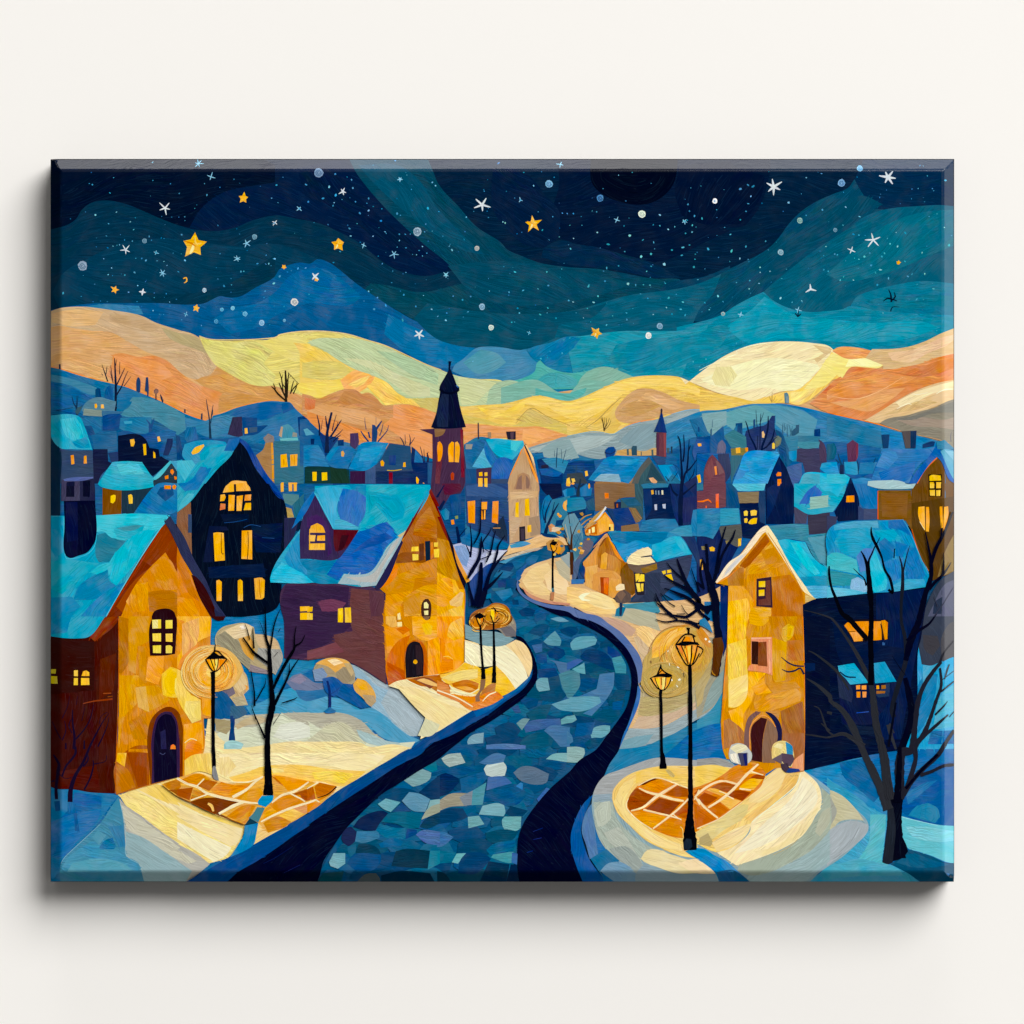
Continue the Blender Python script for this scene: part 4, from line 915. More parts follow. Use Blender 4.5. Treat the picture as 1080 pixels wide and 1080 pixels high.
P('6d6a85', '@f1 165,800 175,750 205,725 232,760 232,835 160,835', 90); P('3b3f66', '@f1 170,840 260,835 275,1000 230,1080 190,1060', 90)
part('house', 'reddish brown gabled house with an orange slit window')
P('6f4450', '@f1 55,1080 60,970 100,870 125,845 160,880 225,985 230,1080 @f2 235,0 235,190 170,200 0,205 0,60 50,60', 0); P('7d4b50', '@f1 60,990 120,870 150,1000 100,1060', 90)
P('7d5a60', '@f1 150,890 170,900 222,990 180,1010', 60)
win('f28a2e', '@f1 140,942 158,938 164,1005 150,1012', None); win('ee6e2c', '@f2 152,85 178,82 178,198 154,198'); sub('window'); K('f0762c', '@f2 5,145,10 50,145,14 90,132,14 118,155,6'); K('e2622e', '@f2 75,180,10 75,198,12'); back()
sub('roof'); P('2c7196', '@f2 0,0 50,0 52,50 0,62', 0)
part('house', 'dark purple house under the slope with a flat roof')
P('44405f', '@f1 815,800 860,790 990,795 1050,880 1060,910 1000,950 1005,1000 880,990 860,910 810,900', 0); P('4d3f5c', '@f1 990,720 1030,750 1055,850 1050,900 1000,900', 80); P('4d659c', '@f1 730,945 850,910 858,1030 800,1080 760,1080', 20); P('5068a2', '@f2 780,0 825,0 820,40 790,45', 0)
sub('roof'); P('4b8aa3', '@f1 820,740 1000,740 990,790 860,795 820,780', 0)
SB = part('house', 'navy gabled house with a bright blue snowy roof and orange windows')
P('0a1d49', '@f1 575,1080 600,1010 670,860 720,940 775,1080 @f2 790,40 785,330 560,330 555,0', 88); P('13295c', '@f1 640,1080 600,1030 670,870 690,1000 @f2 640,150 570,300 570,40', 80)
sub('roof'); P('2f9bd6', '@f1 290,1080 340,960 385,840 410,822 660,822 672,845 620,960 575,1080', 0); P('4a8acb', '@f1 305,1040 340,960 400,980 380,1020 330,1050', 10); P('2a90cf', '@f1 390,900 640,880 560,1010 440,1000', -4); P('5bb6d6', '@f2 270,30 295,0 560,0 545,55 400,62 300,50', 4)
back(SB)
win('f5871f', '@f1 645,1005 660,985 685,990 685,1018 648,1020|@f1 655,1045 685,1042 686,1080 655,1080|@f2 655,0 680,0 672,18 655,18')
part('house', 'navy house with a lit four-pane window under a sandy roof edge')
P('0e1e4a', '@f2 345,160 500,155 510,300 560,330 440,450 370,440', 0); P('26406f', '@f2 500,60 555,60 555,330 510,310', 90); P('1f5282', '@f2 235,0 280,0 330,60 350,200 240,200', 90)
P('8b7a5c', '@f2 330,70 505,65 500,155 345,160', 0)
win('fbca33', '@f2 380,228 400,218 415,228 412,262 384,262|@f2 434,222 470,214 488,222 484,258 440,262|@f2 384,285 405,280 414,290 408,320 386,318|@f2 440,290 465,280 490,280 484,325 430,330 415,320', ('0a1436', '@f2 415,215 432,215 432,330 412,330'))
part('house', 'dusky blue house with yellow windows behind the dark tree')
P('19275c', '@f2 0,430 60,430 130,455 180,370 200,450 360,470 250,700 240,830 250,1080 0,1080', 90); P('5c5c58', '@f2 180,350 360,330 365,440 340,520 290,500 240,460 200,440', 0); P('222c62', '@f2 0,560 80,500 100,700 60,900 0,860', 90); P('17397c', '@f2 190,830 255,840 255,1080 190,1040', 90)
sub('roof'); P('2e80ae', '@f2 0,205 180,200 340,200 355,330 190,345 130,450 60,430 0,430', 0); P('3b93b7', '@f2 190,205 340,200 352,325 190,340', 0)
back()
win('fbc92c', '@f2 335,450 362,445 358,505 335,510'); win('f6b62a', '@f2 100,520 125,512 146,525 142,550 108,550'); win('f6b62a', '@f2 20,620 45,615 50,700 32,705 22,670'); win('8b8050', '@f2 230,465 262,462 240,495|@f2 35,510 68,508 68,540 40,540')
# right side: between
part('house', 'slate blue snow roof behind the yellow house')
P('3f3a50', '@f2 900,255 1080,235 1080,405 960,412 905,415', 0); P('4d4a62', '@f2 790,195 840,200 900,240 890,325 795,325', 70)
sub('roof'); P('3d86a8', '@f2 575,345 800,328 905,335 912,420 1080,400 1080,670 990,640 880,470 700,450 650,470', 6); P('5b98b3', '@f2 900,440 1080,420 1080,660 1000,640', 30)
part('house', 'gabled navy house with cyan snow and one orange window')
P('0b1a42', '@g2 175,0 215,0 260,130 260,295 90,310 60,230 130,110', 88); P('3f3f63', '@g2 0,260 90,270 50,400 0,400', 0); P('3c4470', '@g2 255,180 300,210 300,295 255,295', 90); P('4a4f75', '@g2 300,205 410,205 410,290 300,295', 0)
P('17274f', '@g1 175,1080 190,1030 215,1080', 80)
sub('roof'); P('35a4c8', '@f2 790,0 1080,0 @g2 165,0 130,110 50,230 0,235 @f2 910,250 790,185', 20); P('2ab2d6', '@f2 980,0 1080,0 @g2 150,0 90,110 20,60 @f2 1040,60', 10); P('3f6fc2', '@f2 830,165 900,60 960,15 1020,70 1010,100 920,120 910,165', -40); P('8fb8b0', '@f2 920,110 1070,95 @g2 10,120 10,190 @f2 920,210', 0)
P('1f70b6', '@g2 215,0 405,0 410,205 330,205 290,190 250,90', 60); P('2a85c4', '@g1 205,1040 260,1030 400,1050 400,1080 215,1080', 0)
P('2fb3da', '@f1 830,1080 870,1000 890,990 1080,1000 @g1 160,1010 185,1040 170,1080', 8); P('3fb6d4', '@g1 0,1005 160,1010 190,1030 150,1080 0,1080', 0); P('1d93cf', '@f1 1000,960 1015,915 1080,905 @g1 80,905 100,1000 0,1000', 0); P('4ba2c4', '@f1 870,1000 1000,1000 1000,1080 840,1080', 0)
sub('chimney'); P('162a56', '@g1 105,930 138,930 138,1005 105,1005', 90)
back(); win('f39a24', '@g2 160,100 222,96 224,150 156,152')
part('house', 'blue roofs and dark red chimney at the right slope')
P('1b5c9a', '@g1 150,905 270,890 400,905 380,990 210,1040 160,1010', 0)
sub('roof'); P('2b93c4', '@g1 140,905 240,900 265,990 250,1005 150,1000', 0); P('2378b0', '@g1 270,910 410,905 370,1000 260,1005', 0)
sub('chimney'); P('5f3553', '@g1 162,760 210,725 255,755 250,870 235,900 172,905', 90); P('7d3a4e', '@g1 238,760 255,757 250,870 240,890', 90)
part('bare_tree', 'small forked bush on the right slope')
for t in ('@g1 120,930,12 100,870,8 90,830,3', '@g1 255,1000,6 255,940,12 245,890,5', '@g1 130,930,8 140,880,4', '@g1 100,910,8 70,880,3', '@g1 380,910,8 400,870,4'): K('1a4266', t)
P('1e5f7f', '@g1 0,760 60,750 80,800 60,880 0,890', 'c')
BH = part('house', 'brown gabled house with a blue roof and two chimneys at the right edge')
P('6d4a1e', '@g1 740,1080 800,970 870,890 895,870 930,890 1000,1000 1060,1080 @g2 1060,720 860,780 820,720 690,380 690,0', 88); P('5a3f14', '@g2 690,160 1060,100 1060,700 860,790 800,640 700,380', 80); P('7b5520', '@g2 418,55 685,55 690,380 640,300 420,295', 0); P('875d2a', '@g2 440,80 660,80 650,280 450,270', 4); P('86703c', '@g2 960,560 1060,380 1060,720 900,760', 60)
K('e2701e', '@g1 735,1080,10 800,965,12 900,868,10'); K('d9631c', '@g2 416,60,8 416,290,10'); K('d9691f', '@g2 690,370,6 760,600,9 830,710,6')
sub('roof'); P('3c79bd', '@g1 360,1050 430,850 450,795 830,795 880,780 870,830 760,920 700,1000 670,1080 640,1075', 0); P('4c86c6', '@g1 400,940 460,820 560,820 580,870 500,960', 20); P('3470b8', '@g1 420,990 720,900 700,1000 640,1060 440,1050', -10); P('a9c6c6', '@g1 335,1060 420,1055 630,1070 640,1080 @g2 725,0 700,40 600,45 420,40 330,15', 0); P('1d62b4', '@g1 665,1080 720,990 830,860 885,775 900,780 960,890 1050,1060 1050,1080 1000,1050 930,900 895,862 830,930 730,1080', 55)
sub('chimney'); P('163f72', '@g1 445,682 510,680 500,790 458,792', 90); sub('chimney'); P('5a5254', '@g1 610,655 680,650 680,792 640,792', 90); P('12315f', '@g1 680,652 730,650 722,792 680,792', 90); sub('chimney'); P('123a70', '@g1 780,760 860,735 880,740 870,775 780,790', 0)
back(BH)
win('fbc31e', '@g1 835,1020 850,1010 925,1015 930,1055 835,1058|@g2 838,0 875,0 873,38 838,38|@g2 890,0 928,0 928,38 890,38|@g2 836,52 880,52 880,100 840,98|@g2 890,55 925,52 922,100 892,102|@g1 838,1068 870,1068 870,1080 838,1080|@g1 890,1068 930,1068 930,1080 890,1080', ('241608', '@g1 825,1005 935,1005 935,1080 @g2 935,105 832,105 @g1 828,1080'))
win('fbb01f', '@g2 745,190 795,185 800,385 770,340 742,250|@g2 806,190 830,190 836,300 830,392 806,388')
win('f8a824', '@g2 918,188 940,184 945,360 930,360 920,260|@g2 955,190 990,185 992,260 950,392 948,360')
K('f6e6b0', '@g2 755,310,4 795,375,5')
part('house', 'pale blue roof corner at the right edge')
P('62a2c4', '@g1 925,820 950,800 1060,815 1060,1075 1010,1000', 50); P('85b8cc', '@g1 960,810 1050,820 1045,900', 30)
part('hill_post', 'thin posts on the grey hill at the right edge'); K('6a6a72', '@g1 1015,740,8 1012,690,6 1020,660,3'); P('3f83ac', '@g1 890,740 960,725 1050,800 900,800', 10)
# ------------------------------------------------------------------ snow, road and kerbs
part('snowy_ground', 'blue and cream snow banks left of the road')
P('1b6aa6', '@b2 600,1000 860,960 @c2 0,900 @d2 230,560 230,1080 @d3 230,300 @c3 1080,500 1080,940 900,1080 @c4 500,300 @b4 0,1080 @a4 0,1080 0,290 200,300 @a3 560,1080 @b3 270,900 270,0', 0)
P('1277b5', '@b3 265,0 760,-70 860,0 880,400 860,700 560,740 300,560', 0)
P('2a83b4', '@b3 860,350 1080,350 @c3 60,350 60,420 @b3 1080,440 1000,480 860,520', 0); P('4a97c6', '@b3 560,740 700,690 860,600 1080,600 @c3 100,640 300,680 460,790 560,1000 400,900 200,800 0,790 @b3 600,800', 4)
P('a9b8c0', '@c3 330,385 420,410 560,500 680,570 760,600 860,700 960,800 900,975 820,970 700,860 600,780 500,700 540,640 480,540 400,500', 38); P('9bb6c8', '@c3 360,400 440,440 560,560 660,600 600,700 700,860 820,960 740,920 620,800 520,740 550,660 490,540 400,500', 38)
P('5c9cc8', '@c3 0,680 100,650 200,660 300,690 400,760 520,745 620,800 720,890 820,965 900,1000 920,1010 840,1040 700,1020 600,980 520,900 440,840 300,790 100,790 0,780', 24)
P('bdb9a0', '@z 190,500 300,480 480,472 700,478 790,520 900,585 950,620 780,700 400,640 190,640', 8)
P('b4ae9c', '@b3 300,830 420,860 460,900 560,830 700,820 850,790 1080,780 @c3 0,790 300,790 440,850 540,950 480,960 360,880 260,850 100,900 @b3 800,900 460,960 340,950', 4)
P('d5d6bf', '@b3 320,950 500,900 620,900 720,860 850,790 960,850 1080,890 @c3 0,850 120,910 260,870 360,920 440,1000 700,1030 880,1020 840,1080 @b3 300,1080', 6); P('c9b48f', '@b3 470,890 560,830 680,815 740,850 680,870 560,890 490,920', 10)
P('c9c6a8', '@c3 180,880 260,860 340,890 430,990 500,1010 440,1080 200,1080 0,1010', 30)
P('dfe0cc', '@b3 840,880 1000,860 1080,900 1080,980 900,1010 780,980', 8); P('a6c2c0', '@c3 400,920 520,960 640,1010 760,1030 700,1060 560,1050 440,1000', 24)
P('f3dca2', '@b3 250,820 290,830 320,960 480,1060 700,1050 900,1020 1080,1020 @c3 200,1020 440,1030 500,1060 700,1040 840,1070 @c4 760,0 700,40 560,120 420,210 @c4 0,480 @b4 200,400 0,200 0,0 @b3 215,1080', 8)
P('f6e3b0', '@b4 340,10 600,0 1080,0 @c4 400,0 640,20 540,110 400,150 200,110 0,110 @b4 900,100 640,130 420,190 360,140', 4); P('efd694', '@b4 340,40 420,30 480,110 400,190 345,170', 90)
P('f6cf62', '@b4 420,200 560,160 700,110 900,95 1080,105 @c4 160,130 320,140 480,150 440,185 300,270 240,270 100,230 0,240 @b4 1000,230 780,180 600,230 480,250', 6); P('fadc86', '@b4 760,120 860,130 870,155 780,165', 0); P('f8d45c', '@c4 40,160 200,150 380,170 300,250 160,230 60,215', 4)
P('f3d88a', '@a4 585,345 700,300 890,250 1080,195 @b4 0,200 120,280 200,330 380,410 560,500 560,580 520,700 430,840 260,900 150,820 0,740 @a4 1080,745 960,690 800,560 640,430', 26)
P('f6e2a8', '@a4 720,300 900,250 980,290 1080,350 @b4 0,360 200,470 380,560 540,600 480,740 430,760 200,640 0,520 @a4 1080,500 900,400', 28); P('f5d26e', '@a4 740,300 880,255 980,290 1080,360 @b4 0,370 160,450 300,500 440,560 550,580 540,620 380,570 160,480 0,400 @a4 1080,430 960,400', 28); P('f8e9bf', '@b4 0,560 200,660 440,770 400,830 300,890 160,800 0,700', 28)
P('b2b5a8', '@a4 585,370 640,430 760,510 900,620 1080,745 @b4 0,740 160,825 265,905 200,960 60,1060 0,1060 @a4 1000,1060 780,1060 740,900 640,840', 30); P('c6c3ae', '@a4 600,420 700,490 860,610 1080,770 @b4 0,790 160,880 100,900 0,860 @a4 1080,880 940,800 780,690 660,620', 32); P('93b0b4', '@a4 640,640 780,690 960,810 1080,890 @b4 0,880 120,960 60,1060 @a4 780,1060 730,900 640,830', 28)
P('2576ae', '@a4 0,280 60,295 220,300 340,320 460,330 580,345 520,420 420,560 300,690 180,800 110,890 100,1060 0,1060', 4); P('1d66a5', '@a4 220,320 440,350 440,450 200,500 100,540 200,420', 2); P('2a6fb0', '@a4 0,580 200,500 440,460 400,560 240,720 150,830 0,860', -20)
P('185089', '@a4 48,400 100,390 105,470 60,480', 90); P('1b4f8b', '@a4 162,410 200,400 230,430 228,490 170,495', 90); P('1f5c98', '@a4 215,490 240,490 262,640 225,635', 88)
P('4a8aae', '@a4 580,355 620,560 640,840 740,900 780,1070 95,1070 110,900 150,840 300,700 440,560 520,440', 20); P('4b91b5', '@a4 180,840 360,720 540,780 640,850 720,900 740,960 300,960 120,930', 4); P('3d7fae', '@a4 490,600 620,590 635,760 580,770 540,680', 70); P('2f73a8', '@a4 420,770 470,710 530,690 560,760 540,785 430,785', 10); P('5795b2', '@a4 360,690 410,630 480,670 420,750', 40); P('5d9cba', '@a4 200,900 400,860 620,900 700,960 160,970', 2)
K('8fb9c9', '@a4 590,400,3 625,560,4 640,700,4 640,830,4 740,900,3'); K('8fb9c9', '@a4 110,900,3 150,840,4 300,700,4 430,580,3')

part('snowy_ground', 'pale blue snow between the tall centre house and the road')
P('b3bddb', '@d2 120,500 230,480 330,520 500,540 580,540 540,610 380,690 270,790 200,700', 10); P('8a9fd0', '@d2 140,510 220,500 260,560 240,680 190,640', 60); P('cbd2e6', '@d2 400,560 560,545 520,620 390,660', -20); P('2a4a94', '@d2 270,800 380,680 460,640 500,640 420,760 400,900 260,1000', 60)
P('1c6aa3', '@d2 190,440 300,380 460,440 560,480 620,520 480,540 300,520 200,490', 10)
P('d9b48a', '@d2 545,560 640,540 800,510 960,425 850,415 720,470 590,500 760,500 600,535', -10); P('e5bb84', '@d2 590,495 720,465 850,425 1000,430 1080,470 1080,500 900,500 800,530 640,560 520,600 560,560', -8); P('4f93be', '@d2 590,500 720,470 765,490 690,515 600,525', 0); P('c9b49c', '@d2 520,605 640,565 860,520 900,530 700,570 560,620', -10); P('4e97bf', '@d2 500,640 640,590 780,550 700,590 560,650', -14)
P('163d6d', '@d2 840,400 960,420 1000,440 920,440 860,425', 0)

part('snowy_ground', 'cream snow path right of the road')
P('e0bb86', '@d2 660,800 680,730 780,660 900,612 1000,600 1080,560 @e2 0,560 60,800 160,810 250,880 420,960 700,960 1080,920 @f2 250,800 250,1080 @f3 210,600 @e3 1080,780 @e4 400,100 440,0 @e3 480,980 590,600 600,400 520,240 330,60 @e2 0,1000 @d2 900,960 740,890 660,830', 12)
P('edcb92', '@d2 690,790 760,700 900,640 940,720 860,800 930,900 860,910 740,860', 20); P('f0d6a2', '@d2 870,750 940,690 1000,720 1060,800 1080,900 1000,900 900,860', 20); P('c0b296', '@d2 960,640 1080,590 1080,800 1000,740', 30); P('9ca6a6', '@d2 1000,600 1080,560 1080,690', 30)
P('f2cf86', '@e2 0,840 160,860 250,890 380,940 420,990 400,1060 250,1060 100,1010 0,970', 12); P('f6dc9c', '@e2 100,900 200,880 300,900 370,960 400,1020 300,1020 160,960', 14); P('fdf2cc', '@e2 92,920 130,895 190,890 150,915 130,935 190,952 120,950', 0)
P('b7b39c', '@e2 420,1000 560,1010 720,1060 @e3 740,60 760,120 640,90 480,40 360,0 @e2 390,1060', 8); P('4f93ac', '@e2 450,980 720,960 760,1040 740,1060 560,1020 470,1010', 4); P('2f79a0', '@e2 400,1020 440,1000 480,1010 450,1080 390,1080', 90)
P('c4a58e', '@e3 240,0 400,20 480,50 560,110 530,160 460,150 340,60', 30); P('edcb88', '@e3 560,100 600,78 700,100 760,130 700,260 640,240 580,170', 40); P('d1b592', '@e3 540,170 580,160 660,250 690,300 640,400 620,420 600,330', 60)
P('c0b08a', '@e3 640,440 760,340 900,300 1080,420 1080,640 1000,740 800,790 640,815 575,800 590,700', 'c'); P('b9a678', '@e3 600,660 760,640 960,600 1000,700 800,785 640,812 580,800', -12); P('d3ad74', '@e3 640,330 700,300 800,290 900,380 960,480 900,560 760,520 660,470', 'c')
P('cdb594', '@e3 580,815 700,810 860,780 1080,680 1080,760 960,800 800,880 640,915 530,910', -14); P('9daab0', '@e3 510,910 640,915 800,885 960,800 1080,740 @f3 0,820 120,700 200,560 215,620 @f3 200,800 @e3 1080,830 900,940 740,1010 600,1080 420,1080 450,990', -18); P('3d88aa', '@e3 600,1080 760,1000 900,940 1080,850 @f3 0,920 200,880 215,1080', -14); P('7fa3b0', '@e3 460,1010 560,980 700,960 640,1040 430,1080', -20)
P('2b7fae', '@e3 420,1080 600,1060 760,1010 1080,860 @f3 210,880 @f4 210,60 100,50 @e4 760,35 540,100 300,190 340,100', -10); P('4591b3', '@f3 0,850 120,760 205,620 205,880 60,925 0,925', -30)
P('2472ae', '@f2 60,960 255,960 @f3 250,240 210,280 190,150 150,60 60,20', 70)
P('a39d8a', '@f3 60,160 170,180 215,270 226,420 208,600 120,745 0,830 0,500 60,430', -40); P('b9a878', '@f3 0,520 60,460 110,330 130,420 60,600 40,700 0,740', -50); P('8fa0a0', '@f3 120,560 226,420 210,600 120,735 40,790', -40); P('3f90b4', '@f3 0,850 120,755 212,610 214,880 60,925 0,925', -20); P('2579ae', '@f3 0,930 212,880 214,1080 0,1080', -4)

# road
RD = part('cobbled_road', 'winding blue cobbled road down the middle')
P('0d5584', '@d2 480,720 520,680 640,600 780,560 930,505 1000,540 940,600 800,650 690,710 640,790 670,900 780,980 900,1040 1080,1080 @e3 120,60 340,190 440,290 505,390 525,500 510,640 480,740 420,850 330,960 240,1080 @e4 140,60 @d4 1080,150 920,290 800,430 700,580 660,700 655,1080 @c4 60,1080 110,960 240,720 330,600 480,450 800,215 1080,40 @d3 100,1080 280,950 480,840 680,690 800,560 815,430 790,330 740,240 650,160 600,90 540,-20 460,-100 400,-200', 8)
_rc = random.Random(11)
# patchwork of cobbles: generous first layer
def road_edges(y):
    L = ((600, 522), (640, 528), (664, 540), (690, 560), (706, 566), (722, 562), (740, 545), (765, 500), (790, 470), (805, 452), (830, 408), (860, 372), (890, 352), (935, 333))
    R = ((600, 552), (625, 550), (640, 570), (655, 602), (675, 644), (695, 660), (720, 666), (745, 661), (760, 652), (780, 635), (800, 612), (825, 586), (850, 563), (880, 548), (935, 545))
    l = np.interp(y, [q[0] for q in L], [q[1] for q in L]); r = np.interp(y, [q[0] for q in R], [q[1] for q in R])
    return l, r
sub('cobble', None, 'stuff')
y = 604.0
while y < 932:
    h = 6 + (y - 600) * 0.038
    l, r = road_edges(y)
    x = l + _rc.uniform(0, 6)
    while x < r - 4:
        w = h * _rc.uniform(1.4, 3.6)
        lw, rw = road_edges(y + h * .5)
        x1 = min(x + w, rw - 1.5)
        if x1 - x > 4:
            pts = []
            for k in range(7):
                a = k * math.tau / 7 + _rc.uniform(-.3, .3)
                pts.append(((x + x1) / 2 + (x1 - x) * .56 * math.cos(a) * _rc.uniform(.8, 1.1), y + h * .62 * math.sin(a) * _rc.uniform(.8, 1.15)))
            pts = [(min(max(q[0], road_edges(q[1])[0] + 1), road_edges(q[1])[1] - 1), q[1]) for q in pts]
            P(_rc.choice(('0c5384', '0d588a', '0b4d7e', '105f8a', '0c547c', '125c8e', '0a4672', '0d5a7e', '16648f', '0b4e70', '10588c', '1c6690')), pts, _rc.uniform(-20, 20), .15, corner=_rc.choice((20, 60)))
        x = max(x + 3, x1 + _rc.uniform(-1, 2))
    y += h * 0.86
back(RD)
